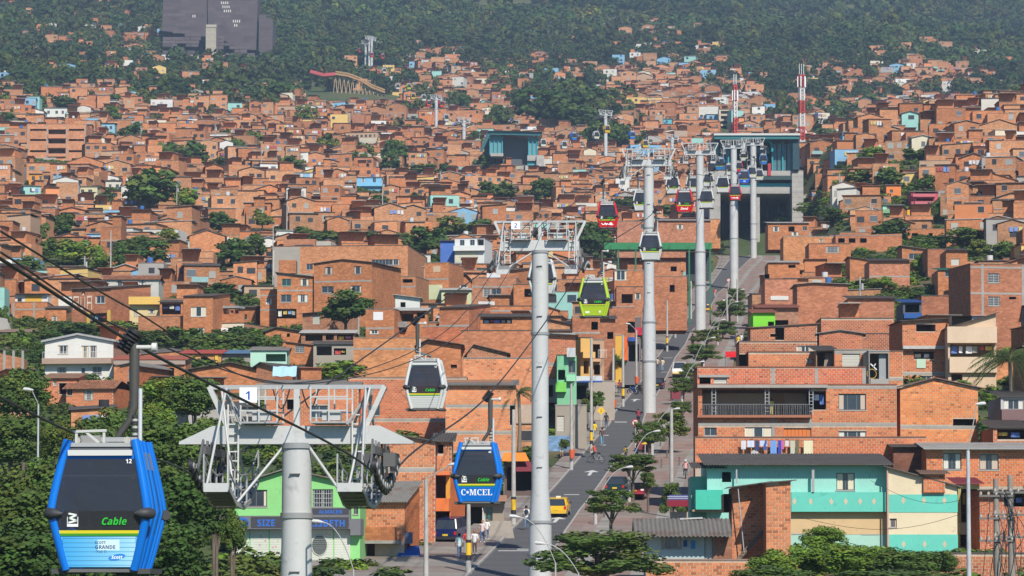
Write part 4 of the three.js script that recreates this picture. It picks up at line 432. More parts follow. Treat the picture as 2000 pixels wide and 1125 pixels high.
house({ n: 'lumber_shed', cat: 'shed', b: [1594, 684, 1632, 720], m: 'p', c: [0.3, 0.18, 0.1], r: 'shed', D: 382, l: 'lean-to stacked with planks beside shuttered window', w: [[1596, 687, 1630, 717, 'd']], f: (H, X, Y) => { const g = new GB(); for (let k = 0; k < 8; k++) g.bar([X(1610 + k * 2), Y(717), -0.4], [X(1614 + k * 1.6), Y(689), -0.6], 0.05, 0.14, [0.36, 0.28, 0.2]); g.build('planks', M.dark, H); } });
house({ b: [1630, 684, 1700, 724], D: 380, r: 'flat', l: 'brick house with slatted cream shutter window', w: [[1645, 691, 1680, 717, 'sh']], band: [688] });
house({ n: 'workshop', cat: 'building', b: [1697, 686, 1737, 754], m: 'p', c: [0.3, 0.27, 0.24], D: 374, r: 'flat', rc: C.grey, l: 'open workshop recess with hose reel and grey door', w: [[1699, 690, 1735, 750, 'd']], f: (H, X, Y) => { const g = new GB(); g.box(X(1718), X(1733), Y(750), Y(690), -0.6, -0.5, [0.3, 0.32, 0.34]); g.box(X(1700), X(1735), Y(750), Y(740), -1.5, 0.1, C.conc); g.build('grey_door', M.plaster, H); const r = new GB(), pts = []; for (let k = 0; k <= 40; k++) { const a = k / 20 * 6.283; pts.push([X(1703) + 0.42 * Math.cos(a), Y(730) + 0.42 * Math.sin(a), -0.3 + k * 0.002]); } r.tube(pts, 0.045, 6, [0.4, 0.25, 0.03]); r.build('hose_reel', M.paint, H); const k = new GB(); k.bar([X(1701), Y(710), -0.25], [X(1713), Y(722), -0.25], 0.05, 0.1, [0.7, 0.7, 0.7]); k.bar([X(1706), Y(717), -0.25], [X(1711), Y(710), -0.25], 0.05, 0.08, [0.7, 0.7, 0.7]); k.build('white_tool', M.paint, H); } });
house({ b: [1737, 686, 1764, 752], D: 376, r: 'flat', l: 'narrow brick front right of the workshop recess', band: [741] });
house({ b: [1600, 652, 1684, 695], apex: [1641, 646], r: 'gable', rc: C.roofG, D: 432, d: 7, c: [0.46, 0.16, 0.08], l: 'broad low brick gable above slatted shutter house' });
house({ b: [1684, 652, 1757, 695], r: 'flat', D: 436, d: 6, c: [0.34, 0.13, 0.07], l: 'dark brick wall with rubble beside white awning house', w: [[1686, 652, 1691, 658, 'd']] });
house({ b: [1604, 622, 1745, 665], r: 'flat', D: 468, d: 8, c: [0.4, 0.15, 0.08], l: 'wide brown brick house below blue tarpaulin' });
house({ b: [1466, 640, 1596, 676], slope: 632, r: 'shed', rc: [0.22, 0.13, 0.1], D: 432, d: 6, c: [0.38, 0.15, 0.08], l: 'sagging patched brick house right of the promenade', w: [[1514, 634, 1532, 664, 'd'], [1505, 652, 1518, 658, 'd']] });
house({ b: [1557, 556, 1656, 612], apex: [1590, 553], r: 'gable', rc: C.roofG, D: 545, d: 9, c: [0.46, 0.18, 0.1], l: 'brick house with dark sloping eave above white goods' });
house({ b: [1656, 582, 1747, 625], r: 'shed', rc: C.roofD, D: 530, d: 8, c: [0.42, 0.17, 0.1], l: 'plain brick house behind green bushes' });
house({ b: [1480, 600, 1560, 640], D: 498, r: 'shed', rc: C.roofR, c: [0.36, 0.18, 0.12], l: 'roofed market house above lime green wall', w: [[1500, 625, 1540, 636, 'd']] });
house({ n: 'painted_house', b: [1471, 610, 1514, 640], m: 'p', c: [0.2, 0.62, 0.04], D: 478, r: 'shed', rc: C.roofR, l: 'lime green wall house on the promenade', w: [[1500, 628, 1512, 638, 'd']] });
house({ b: [1494, 545, 1558, 590], D: 575, r: 'flat', c: [0.5, 0.2, 0.12], l: 'pale brick house with white patch beside promenade', w: [[1494, 535, 1503, 545, 'd']], x: [[1505, 578, 1540, 586, 0.02, 0.1, [0.65, 0.63, 0.6], 'white_patch']] });
house({ b: [1895, 516, 2010, 650], D: 482, r: 'flat', rc: [0.3, 0.18, 0.12], d: 9, yaw: 0.18, c: [0.42, 0.16, 0.09], band: [573, 522], cols: [1919, 2000], l: 'square brick house with concrete frame and two barred windows', w: [[1930, 533, 1953, 552, 'b'], [1930, 579, 1953, 597, 'b'], [1972, 579, 1986, 584, 'd']] });
house({ b: [1800, 578, 1876, 640], D: 508, slope: 574, r: 'flat', yaw: 0.05, c: [0.4, 0.15, 0.085], l: 'brick flank wall house right of the blue tarpaulins' });
house({ n: 'tarpaulin_shelter', cat: 'shelter', b: [1764, 590, 1800, 626], m: 'p', c: [0.1, 0.11, 0.13], r: 'shed', rc: [0.03, 0.1, 0.35], D: 500, l: 'dark shelter with two blue tarpaulins', w: [[1768, 594, 1796, 610, 'd']], x: [[1765, 612, 1800, 622, 0.02, 0.5, [0.03, 0.1, 0.32], 'tarpaulin', M.cloth]] });
house({ b: [1500, 512, 1562, 545], D: 668, r: 'shed', rc: C.zinc, l: 'low brick house with pale roof edge right of promenade trees', w: [[1540, 517, 1554, 523, 'd']] });
house({ b: [1580, 476, 1662, 530], D: 690, r: 'flat', l: 'brick house with wide grilled window right of station', w: [[1613, 481, 1640, 493, 'b']], band: [514] });
house({ b: [1530, 462, 1632, 500], D: 735, r: 'flat', c: Bb, l: 'long low brick house below the station trees', w: [[1546, 452, 1560, 460, 'x'], [1600, 466, 1608, 472, 'w']] });
house({ b: [1632, 460, 1762, 500], D: 722, slope: 456, r: 'flat', l: 'long brick house with three black square openings', w: [[1637, 465, 1650, 474, 'd'], [1658, 465, 1671, 474, 'd'], [1680, 465, 1693, 474, 'd']], c: [0.48, 0.18, 0.09] });
house({ b: [1660, 502, 1700, 535], D: 652, slope: 508, r: 'shed', rc: C.roofD, l: 'small brick house with sloping top edge beside lattice house' });
house({ b: [1698, 508, 1777, 558], D: 628, r: 'shed', rc: C.roofD, c: [0.5, 0.2, 0.12], l: 'brick house with pale lattice panel above green bushes', band: [540] });
house({ b: [1762, 480, 1812, 520], D: 660, slope: 487, r: 'shed', rc: C.roofG, l: 'brick house with grey window pair beside ladder', w: [[1775, 495, 1803, 506, 'x'], [1783, 483, 1790, 490, 'x']] });
house({ b: [1812, 486, 1848, 530], D: 650, r: 'flat', c: [0.4, 0.15, 0.08], l: 'tall brick wall house above the wooden ladder' });
house({ b: [1848, 488, 1890, 545], D: 625, r: 'shed', rc: C.roofD, l: 'brick house with boarded window under dark roof', w: [[1858, 505, 1874, 518, 'sh']] });
house({ b: [1832, 527, 1886, 560], D: 596, r: 'shed', rc: [0.02, 0.16, 0.1], l: 'brick house with grey windows and green tarpaulin edge', w: [[1846, 528, 1870, 540, 'x']] });
house({ b: [1770, 447, 1850, 490], D: 756, r: 'flat', l: 'brick house with small black window pair near yellow sign', w: [[1781, 455, 1793, 462, 'd'], [1814, 455, 1822, 461, 'd']], band: [470] });
house({ b: [1500, 435, 1580, 462], D: 790, r: 'shed', rc: C.zinc, l: 'low house with white rail under station pier', w: [[1510, 442, 1522, 452, 'x'], [1540, 442, 1552, 452, 'd'], [1568, 442, 1576, 450, 'x']] });
// painted houses and landmarks higher up
const far = (n, l, b, c, w = [], o = {}) => house({ n, l, b, m: 'p', c, w, r: 'shed', rc: C.roofG, ...o });
far('painted_house', 'sky blue two-storey house in the middle of the slope', [697, 346, 746, 374], [0.2, 0.45, 0.66], [[706, 348, 712, 356], [728, 348, 734, 356]], { x: [[696, 357, 747, 364, 0.02, 1, [0.2, 0.5, 0.75], 'balcony']] });
far('painted_house', 'orange painted house below the brick school block', [56, 339, 86, 362], [0.65, 0.28, 0.05], [[62, 344, 68, 352], [76, 344, 82, 352]]);
far('painted_house', 'cream house with white balcony left of the big tree', [152, 364, 190, 392], [0.6, 0.56, 0.36], [[158, 370, 164, 378], [172, 370, 180, 378]]);
far('painted_house', 'white house with terrace just left of the big tree', [206, 352, 240, 372], [0.62, 0.6, 0.54], [[212, 360, 218, 368], [226, 360, 232, 368]]);
far('painted_house', 'pale blue and white house above the school block', [196, 240, 224, 262], [0.28, 0.5, 0.62], [[204, 246, 209, 252], [214, 246, 219, 252]]);
far('painted_house', 'white two-storey house at the upper left crest', [86, 210, 132, 232], [0.66, 0.65, 0.62], [[92, 216, 97, 222], [108, 216, 113, 222], [120, 216, 125, 222]]);
far('painted_house', 'small yellow fronted house on the middle slope', [440, 344, 468, 362], [0.66, 0.55, 0.2], [[448, 349, 454, 356]]);
far('painted_house', 'crimson two-storey house on the right slope', [1780, 374, 1832, 402], [0.5, 0.1, 0.13], [[1790, 387, 1822, 392, 'd'], [1788, 374, 1826, 378, 'd']], { x: [[1782, 379, 1826, 385, 0.02, 1, [0.55, 0.15, 0.18], 'balcony'], [1786, 394, 1824, 400, 0.02, 1, [0.55, 0.15, 0.18], 'balcony']] });
far('painted_house', 'orange painted house left of the crimson house', [1731, 361, 1760, 384], [0.72, 0.22, 0.06], [[1738, 370, 1744, 376]]);
far('painted_house', 'green fronted house with mint upper wall near yellow sign', [1724, 400, 1765, 422], [0.3, 0.62, 0.5], [[1731, 401, 1741, 409], [1748, 401, 1756, 409]], { x: [[1723, 410, 1763, 417, 0.02, 1, [0.2, 0.38, 0.2], 'balcony']] });
far('apartment_block', 'pale concrete apartment block with open balconies near mast', [1404, 212, 1432, 254], [0.55, 0.47, 0.36], [[1408, 216, 1428, 222, 'd'], [1408, 226, 1428, 232, 'd'], [1408, 236, 1428, 242, 'd'], [1408, 246, 1428, 251, 'd']], { cat: 'building' });
far('painted_house', 'turquoise fronted house right of the dark grove', [1295, 232, 1316, 242], [0.12, 0.45, 0.55], [[1300, 235, 1304, 239]]);
far('school_block', 'long cream school with red roof on the upper slope', [672, 258, 738, 280], [0.5, 0.34, 0.22], Array.from({ length: 7 }, (_, k) => [678 + k * 8.5, 263, 683 + k * 8.5, 268]), { cat: 'building', rc: C.roofR, x: [[672, 270, 738, 280, 0.005, 0.03, [0.55, 0.5, 0.42], 'pale_band']], yaw: -0.2 });
house({ n: 'brick_tower_house', b: [688, 224, 712, 252], l: 'tall plain brick block above the cream school', c: [0.42, 0.17, 0.1] });
house({ n: 'school_building', cat: 'building', b: [52, 242, 168, 318], l: 'four-storey orange school block with dark open galleries', c: [0.6, 0.26, 0.14], d: 14, r: 'flat', rc: [0.55, 0.25, 0.15], w: [[94, 252, 128, 262, 'd'], [94, 271, 128, 280, 'd'], [94, 290, 128, 300, 'd'], ...[251, 271, 293].flatMap((y) => [[58, y, 90, y + 4, 'd'], [134, y, 164, y + 4, 'd']])], cols: [54, 92, 130, 166], x: [[94, 262, 129, 270, 0.02, 0.6, [0.55, 0.25, 0.14], 'gallery_parapet'], [94, 281, 129, 289, 0.02, 0.6, [0.55, 0.25, 0.14], 'gallery_parapet'], [94, 300, 129, 306, 0.02, 0.6, [0.55, 0.25, 0.14], 'gallery_parapet'], [56, 308, 110, 318, 0.02, 0.3, C.conc, 'base']] });
{ // yellow shop board on the right slope
  const D = hit(1790, 430), p = P(1790, 424, D), s = D / F, g = thing('shop_sign', 'yellow shop board with dark lettering on the right slope', 'sign', p.clone().setY(ground(p.x, p.z)), 0); const dy = p.y - g.position.y;
  const b = new GB(); b.box(-18 * s, 18 * s, dy, dy + 14 * s, -0.1, 0, [0.72, 0.42, 0.02]); b.build('board', M.paint, g); textPanel(g, -17.5 * s, 17.5 * s, dy + 0.5 * s, dy + 13.5 * s, 0.01, (c, w, h) => { c.fillStyle = '#eaa516'; c.fillRect(0, 0, w, h); c.fillStyle = '#7a3a10'; c.textAlign = 'center'; c.font = 'bold ' + h * 0.3 + 'px sans-serif'; c.fillText('COMPRAVENTA', w / 2, h * 0.36, w * 0.86); });
  const q = new GB(); for (const x of [-15 * s, 15 * s]) q.tube([[x, -0.5, -0.2], [x, dy, -0.05]], 0.08, 6, C.grey); q.build('post', M.paint, g);
}
// ---------------------------------------------------------------- cable towers
const HEAD = Math.atan(0.072);                                       // the line bears slightly right as it climbs
function latheCol(prof, col, name, mat, parent, seg = 28) { const g = new GB(); g.tube(prof.map((q) => [0, q[1], 0]), prof.map((q) => q[0]), seg, col); return g.build(name, mat, parent); }
const TW = [];
function cableTower(o) {
  const base = P(o.px, o.base, o.D), gy = ground(base.x, base.z), H = P(o.px, o.top, o.D).y - gy, r = o.r || 0.52, t = thing('cable_tower', o.l, 'tower', new THREE.Vector3(base.x, gy, base.z), -(o.head ?? HEAD), 'cable car towers'), k = o.k || 1;
  const beamB = H - 1.95 * k, beamT = H - 1.35 * k, hi = (o.detail ?? 2), rb = o.rb || r * 1.4;
  const cone = o.cone ? clamp(P(o.px, o.cone, o.D).y - gy, 2, beamB - 3) : beamB * 0.35;
  latheCol([[rb * 1.02, -2], [rb, 0], [rb * 0.98, cone - 2.2], [r * 1.04, cone], [r, beamB]], C.tower, 'column', M.steel, t);
  for (const y of [cone - 2.2, cone - 2.2 - (cone) * 0.35, beamB * 0.75, beamB - 0.05]) if (y > 1) { const g = new GB(); g.tube([[0, y - 0.09, 0], [0, y + 0.09, 0]], (y > cone ? r : rb) + 0.06, 24, [0.3, 0.31, 0.32]); g.build('flange', M.steel, t); }
  const B = new GB(), w = (o.wide ? 3.86 : 2.5) * k, wi = (o.wide ? 2.75 : 2.5) * k, z = 0.32 * k;
  if (o.wide) { const pr = [[-w, beamB], [w, beamB], [w, beamB + 0.08], [wi, beamT], [-wi, beamT], [-w, beamB + 0.08]]; B.poly(pr, C.tower, z); const g2 = new GB(); g2.poly(pr, C.tower, 0); for (let i = 0; i < 6; i++) { const a = pr[i], b = pr[(i + 1) % 6]; B.quad([a[0], a[1], z], [a[0], a[1], -z], [b[0], b[1], -z], [b[0], b[1], z], C.tower); } const rev = new GB(); B.quad([-wi, beamB, -z], [-wi, beamT, -z], [wi, beamT, -z], [wi, beamB, -z], C.tower); }
  else { B.box(-w, w, beamB, beamT, -z, z, C.tower); B.box(-w * 0.45, w * 0.45, beamT, beamT + 0.08, -z * 0.9, z * 0.9, C.tower); }
  B.build('crossbeam', M.steel, t);
  const gx = 2.9 * k, bx = 2.3 * k, top = new GB(); top.box(-gx, gx, H - 0.14 * k, H, -0.1, 0.1, [0.42, 0.43, 0.44]); top.box(-0.1 * k, 0.1 * k, beamT, H - 0.14 * k, -0.1, 0.1, C.tower); for (const s of [-1, 1]) { top.bar([s * bx, beamT, 0], [s * gx, H - 0.05, 0], 0.3 * k, 0.16 * k, C.tower); if (hi > 1) for (const q of [[-0.75, 0.5], [0.75, -0.5]]) top.bar([s * (gx - 0.5), H - 0.1, q[1]], [s * (gx - 0.95 - 0.2), beamT, q[0] * 1.2], 0.06, 0.06, C.grey); } top.build('gantry', M.steel, t);
  // service platforms on the beam with railings and the number plate
  for (const s of [-1, 1]) {
    const f = new GB(), c = C.tower, X0 = s * 0.55 * k, X1 = s * 1.75 * k, a = Math.min(X0, X1), b = Math.max(X0, X1); f.box(a, b, beamT + 0.06, beamT + 0.12, -0.8 * k, 0.85 * k, C.grey);
    for (const x of [a, (a + b) / 2, b]) for (const zz of [-0.78 * k, 0.82 * k]) f.box(x - 0.026 * k, x + 0.026 * k, beamT + 0.12, H - 0.1, zz - 0.03, zz + 0.03, c); for (const y of [0.45, 0.9]) for (const zz of [-0.78 * k, 0.82 * k]) f.box(a, b, beamT + y * k, beamT + y * k + 0.05 * k, zz - 0.022, zz + 0.022, c); f.box(lerp(a, b, 0.3), lerp(a, b, 0.8), beamT + 0.16, beamT + 0.5 * k, 0.3, 0.7, [0.5, 0.51, 0.5]); f.build('service_platform', M.steel, t);
  }
  if (o.num) { const pl = new GB(); pl.box(-1.78 * k, -1.2 * k, H - 0.62 * k, H - 0.12 * k, 0.9, 0.93, [0.75, 0.76, 0.78]); const p = pl.build('number_plate', M.paint, t); textPanel(p, -1.72 * k, -1.26 * k, H - 0.6 * k, H - 0.14 * k, 0.936, (c, W, h) => { c.fillStyle = '#f2f4f6'; c.fillRect(0, 0, W, h); c.fillStyle = '#2343a8'; c.font = 'bold ' + h * 0.85 + 'px sans-serif'; c.textAlign = 'center'; c.textBaseline = 'middle'; c.fillText(o.num, W / 2, h * 0.54); }, 96, 'number'); }
  // sheave trains with catwalks along the rope
  const L = (o.long || 3.3) * k, rope = beamB - (o.drop ?? 0.75) * k, bow = (o.bow ?? -0.25) * k, arc = (zz) => rope - bow * (1 - (zz / L) ** 2) + (o.tilt || 0) * -zz;
  for (const s of [-1, 1]) {
    const n = hi > 1 ? 12 : 7, rx = s * 2.95 * k, train = new GB();
    for (let i = 0; i < n; i++) { const zz = lerp(L, -L, i / (n - 1)), y = arc(zz) + (o.bow > 0 ? 0.27 : -0.27) * k; train.tube([[rx - 0.07 * k, y, zz], [rx + 0.07 * k, y, zz]], 0.25 * k, hi > 1 ? 14 : 8, C.black); train.tube([[rx - 0.1 * k, y, zz], [rx + 0.1 * k, y, zz]], 0.12 * k, 8, C.grey); if (i % 2 === 0 && i < n - 1) { const z2 = lerp(L, -L, (i + 1) / (n - 1)), y2 = arc(z2) + (o.bow > 0 ? 0.27 : -0.27) * k; train.bar([rx - s * 0.16 * k, y, zz], [rx - s * 0.16 * k, y2, z2], 0.05, 0.16 * k, C.dgrey); train.bar([rx - s * 0.16 * k, (y + y2) / 2, (zz + z2) / 2], [rx - s * 0.2 * k, beamB + (o.bow > 0 ? 0.05 : -0.45 * k), (zz + z2) * 0.36], 0.07, 0.12 * k, C.dgrey); } }
    train.bar([rx - s * 0.2 * k, beamB - 0.25 * k, L * 0.62], [rx - s * 0.2 * k, beamB - 0.25 * k, -L * 0.62], 0.12 * k, 0.26 * k, C.dgrey); train.build('sheave_train', M.steel, t);
    if (o.wide && s > 0) { const q = new GB(); q.box(rx - 0.9, rx - 0.3, beamB - 0.75, beamB - 0.3, 0.3, 1.0, [0.08, 0.08, 0.085]); q.box(rx - 0.05, rx + 0.35, beamB - 0.75, beamB - 0.3, -0.2, 0.5, [0.1, 0.1, 0.1]); q.build('drive_box', M.dark, t); }
    const walk = new GB(), xi = s * 1.75 * k, xo = s * 2.55 * k, a = Math.min(xi, xo), b = Math.max(xi, xo), m = hi > 1 ? 16 : 6, yw = (zz) => arc(zz) - 0.42 * k;
    for (let i = 0; i < m; i++) { const z0 = lerp(L, -L, i / m), z1 = lerp(L, -L, (i + 0.72) / m); walk.quad([a, yw(z0), z0], [b, yw(z0), z0], [b, yw(z1), z1], [a, yw(z1), z1], C.grey); walk.quad([a, yw(z1) - 0.05, z1], [b, yw(z1) - 0.05, z1], [b, yw(z0) - 0.05, z0], [a, yw(z0) - 0.05, z0], C.dgrey); }
    for (const x of [a, b]) for (let i = 0; i < 4; i++) walk.bar([x, yw(L - L * i / 2), L - L * i / 2], [x, yw(L - L * (i + 1) / 2), L - L * (i + 1) / 2], 0.05, 0.16 * k, C.grey);
    walk.box(a, b, yw(L) - 0.14 * k, yw(L) + 0.14 * k, L, L + 0.05, C.tower); walk.build('catwalk', M.steel, t);
    const rl = new GB(); for (const x of o.wide ? [a, b] : [s > 0 ? b : a]) { const np = hi > 1 ? 6 : 4; for (let i = 0; i < np; i++) { const zz = lerp(L, -L, i / (np - 1)), y = yw(zz); rl.box(x - 0.025 * k, x + 0.025 * k, y, y + 1.05 * k, zz - 0.03, zz + 0.03, [0.36, 0.37, 0.38]); if (i < np - 1) { const z2 = lerp(L, -L, (i + 1) / (np - 1)); for (const h of [0.55, 1.05]) rl.bar([x, y + h * k, zz], [x, yw(z2) + h * k, z2], 0.04, 0.05 * k, [0.36, 0.37, 0.38]); } } } rl.build('railing', M.steel, t);
    const ld = new GB(), lx = s * 2.05 * k; for (const o2 of [-0.17, 0.17]) ld.bar([lx + o2 * k, yw(0) + 0.1, 0.42 * k], [lx + o2 * k, beamT + 0.7 * k, 0.42 * k], 0.05 * k, 0.05 * k, [0.62, 0.63, 0.62]); for (let y = yw(0) + 0.3; y < beamT + 0.6 * k; y += 0.3 * k) ld.box(lx - 0.17 * k, lx + 0.17 * k, y, y + 0.04 * k, 0.4 * k, 0.44 * k, [0.62, 0.63, 0.62]); ld.build('ladder', M.steel, t);
    if (hi > 1) { const br = new GB(); for (const zz of [-1, 1]) { br.tube([[s * 2.3 * k, H - 0.1, zz * 0.3], [s * 2.5 * k, yw(zz * L * 0.95) + 0.05, zz * L * 0.95]], 0.045 * k, 6, [0.48, 0.49, 0.5]); if (o.wide) br.tube([[s * (gx - 0.45), H - 0.1, zz * 0.4], [s * 1.8 * k, yw(zz * L * 0.5), zz * L * 0.5]], 0.045, 6, [0.48, 0.49, 0.5]); } br.tube([[s * r * 0.9, beamB - 0.1, 0.2], [s * 1.9 * k, yw(1.2), 1.2]], 0.05, 6, [0.48, 0.49, 0.5]); br.build('brace', M.steel, t); const cw = new GB(), pts = []; for (let i = 0; i <= 10; i++) pts.push([s * (0.2 + 0.55 * i / 10) * k, H - 0.15 - 0.8 * k * Math.sin(i / 10 * Math.PI) * 0.8, 0.35]); cw.tube(pts, 0.025, 5, C.black); cw.build('hanging_cable', M.dark, t); }
  }
  if (hi > 1) { const rg = new GB(); for (let y = beamB - 1; y > 1; y -= 3.2) rg.box(-0.17, 0.17, y, y + 0.03, r, r + 0.1, C.dgrey); rg.build('rung', M.steel, t); }
  const hd = o.head ?? HEAD, off = (s, zz, y) => new THREE.Vector3(base.x + s * 2.95 * k * Math.cos(hd) - zz * Math.sin(hd), gy + y, base.z + s * 2.95 * k * Math.sin(hd) + zz * Math.cos(hd));
  const rec = { t, D: o.D, base, rope: (s) => [L, 0, -L].map((zz) => off(s, zz, arc(zz))), top: (s) => off(s * 0.15, 0, H + 0.05), mid: (s) => off(s, 0, arc(0)) }; TW.push(rec); return rec;
}
cableTower({ px: 578, base: 1380, top: 752, D: 137, r: 0.48, rb: 0.56, cone: 1060, wide: true, num: '1', bow: 0.75, drop: 0.9, long: 3.6, tilt: 0.05, l: 'nearest cable tower with number one plate and wedge-ended crossbeam' });
cableTower({ px: 1055, base: 1138, top: 431, D: 265, r: 0.53, rb: 0.74, cone: 952, num: '2', tilt: 0.12, l: 'cable tower with number two plate standing in the street' });
cableTower({ px: 1268, base: 806, top: 290, D: 451, r: 0.55, rb: 0.74, cone: 590, tilt: 0.14, l: 'third cable tower uphill behind the white cabin' });
cableTower({ px: 1368, base: 651, top: 279, D: 656, r: 0.6, rb: 0.86, cone: 465, tilt: 0.1, l: 'fourth cable tower crossing the green canopy', detail: 1 });
cableTower({ px: 1434, base: 565, top: 273, D: 907, r: 0.68, rb: 0.95, cone: 382, tilt: 0.05, l: 'fifth cable tower behind the red cabin near station', detail: 1 });
cableTower({ px: 1472, base: 504, top: 269, D: 1023, r: 0.75, rb: 0.8, cone: 420, l: 'sixth cable tower directly before the teal station', detail: 1 });
const H2 = -0.5;
for (const [px, base, top, D, l, head] of [[1313, 330, 262, 1330, 'slim tower rising behind the third tower', H2], [1183, 330, 215, 1430, 'slim tower with yellow cabin before the dark grove', H2], [1029, 328, 259, 1560, 'slim tower standing before the upper teal station', H2], [906, 300, 229, 1720, 'small tower left of the upper teal station', H2], [852, 274, 185, 1960, 'tall slim tower on the upper slope with red cabins', H2], [714, 128, 80, 2150, 'leftmost of the three clustered towers near the hilltop', H2], [721, 130, 70, 2170, 'middle one of the three clustered towers near the hilltop', H2], [726, 134, 72, 2140, 'rightmost of the three clustered towers near the hilltop', H2]])
  cableTower({ px, base, top, D: hit(px, base), r: 0.62, rb: 0.7, l, head, detail: 0 });

// ---------------------------------------------------------------- cabins
const cabinGlass = new THREE.MeshPhysicalMaterial({ color: new THREE.Color(0.2, 0.21, 0.25), roughness: 0.06, transmission: 0.85, thickness: 0, ior: 1.5 });
const HW = (y) => y < 1.15 ? lerp(0.7, 0.985, Math.pow(y / 1.15, 0.9)) : lerp(0.985, 0.7, Math.pow((y - 1.15) / 1.4, 1.15)), LZ = (y) => y < 1.15 ? lerp(0.86, 1.02, y / 1.15) : lerp(1.02, 0.82, Math.pow((y - 1.15) / 1.4, 1.1));
const YS = [0, 0.2, 0.45, 0.7, 0.95, 1.15, 1.4, 1.7, 2.0, 2.3, 2.55];
function cabinModel(label, col, panel, pos, o = {}) {
  const t = thing('cable_cabin', label, 'cable car', pos, -HEAD + (o.turn || 0), 'cable car cabins'), pc = panel || col, grey = o.grey;
  for (const sx of [-1, 1]) for (const sz of [-1, 1]) { const g = new GB(); g.tube(YS.map((y) => [sx * (HW(y) - 0.03), y, sz * (LZ(y) - 0.03)]), 0.09, 8, col); g.build('corner_pillar', M.gloss, t); }
  for (const sz of [1, -1]) {
    const g = new GB(), z = (y) => sz * LZ(y), q = (y0, y1, gb, c, dz = 0, inset = 0.1) => { const a = [-(HW(y0) - inset), y0, z(y0) + sz * dz], b = [HW(y0) - inset, y0, z(y0) + sz * dz], d = [HW(y1) - inset, y1, z(y1) + sz * dz], e = [-(HW(y1) - inset), y1, z(y1) + sz * dz]; sz > 0 ? gb.quad(a, b, d, e, c) : gb.quad(b, a, e, d, c); };
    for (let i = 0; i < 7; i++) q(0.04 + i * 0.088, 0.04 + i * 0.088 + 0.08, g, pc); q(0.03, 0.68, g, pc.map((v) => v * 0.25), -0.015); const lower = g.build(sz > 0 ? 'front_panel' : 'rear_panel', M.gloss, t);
    const s1 = new GB(); q(0.66, 0.71, s1, [0.05, 0.3, 0.03], 0.012); q(0.71, 0.77, s1, [0.72, 0.6, 0.02], 0.012); s1.build('stripe', M.paint, lower);
    const w = new GB(), P5 = [0.78, 1.15, 1.5, 1.85, 2.2]; for (let i = 0; i < 4; i++) q(P5[i], P5[i + 1], w, [1, 1, 1], 0); const wm = mesh(w.geo(), 'windscreen', cabinGlass, t);
    const lip = new GB(); lip.box(-(HW(2.3) - 0.12), HW(2.3) - 0.12, 2.24, 2.35, sz * LZ(2.3) - 0.04, sz * LZ(2.3) + 0.09, [0.6, 0.6, 0.58]); q(2.18, 2.26, lip, col); q(2.34, 2.46, lip, C.dgrey, -0.1); lip.build('visor', M.gloss, t);
    const hb = new GB(); hb.box(-(HW(1.85) - 0.12), HW(1.85) - 0.12, 1.83, 1.86, z(1.85) - 0.03 * sz - 0.01, z(1.85) - 0.03 * sz + 0.01, [0.4, 0.4, 0.42]); hb.build('grab_bar', M.paint, t);
    for (const sx of [-1, 1]) { const b = new GB(); b.tube([[sx * 0.72, 1.1, z(1.1) + sz * 0.03], [sx * 0.86, 1.1, z(1.1) + sz * 0.07], [sx * 0.97, 1.1, z(1.1) + sz * 0.03], [sx * 1.03, 1.1, z(1.1) - sz * 0.12]], [0.03, 0.1, 0.125, 0.1], 10, [0.04, 0.04, 0.045]); b.build('bumper', M.dark, t); }
    if (sz > 0 && !o.small) { // metro emblem and the word on the glass
      const e = new GB(), zz = z(0.92) + 0.012, X = -0.52; e.box(X - 0.11, X + 0.11, 0.84, 1.14, zz, zz + 0.004, [0.75, 0.75, 0.75]); e.box(X - 0.095, X + 0.095, 0.9, 1.125, zz + 0.004, zz + 0.008, [0.01, 0.03, 0.02]); for (const [p, r2] of [[[-0.08, 1.1], [0.08, 1.07]], [[0.08, 1.07], [-0.06, 1.01]], [[-0.06, 1.01], [0.08, 0.96]], [[0.08, 0.96], [-0.08, 0.92]]]) e.bar([X + p[0], p[1], zz + 0.012], [X + r2[0], r2[1], zz + 0.012], 0.006, 0.035, [0.75, 0.78, 0.75]); e.build('metro_emblem', M.paint, wm);
      textPanel(wm, 0.02, 0.55, 0.84, 1.06, z(0.95) + 0.012, (c, W, h) => { c.clearRect(0, 0, W, h); c.font = 'italic bold ' + h * 0.9 + 'px sans-serif'; c.fillStyle = '#19b22a'; c.textBaseline = 'middle'; c.fillText('Cable', 4, h * 0.52, W * 0.96); }, 128, 'lettering', { alpha: true }).rotation.x = -0.02;
    }
    if (sz > 0 && o.print) { const m = textPanel(lower, -0.72, 0.72, 0.05, 0.65, 0, o.print, 384, 'print', { alpha: !o.solid }); m.position.z = (LZ(0.05) + LZ(0.65)) / 2 + 0.014; m.rotation.x = -Math.atan((LZ(0.65) - LZ(0.05)) / 0.6) * -1; }
    if (sz > 0 && o.num) textPanel(wm, HW(2.1) - 0.3, HW(2.1) - 0.14, 2.07, 2.19, z(2.12) + 0.03, (c, W, h) => { c.clearRect(0, 0, W, h); c.font = 'bold ' + h * 0.95 + 'px sans-serif'; c.fillStyle = '#eee'; c.textBaseline = 'middle'; c.fillText(o.num, 2, h * 0.54, W); }, 64, 'number', { alpha: true });
  }
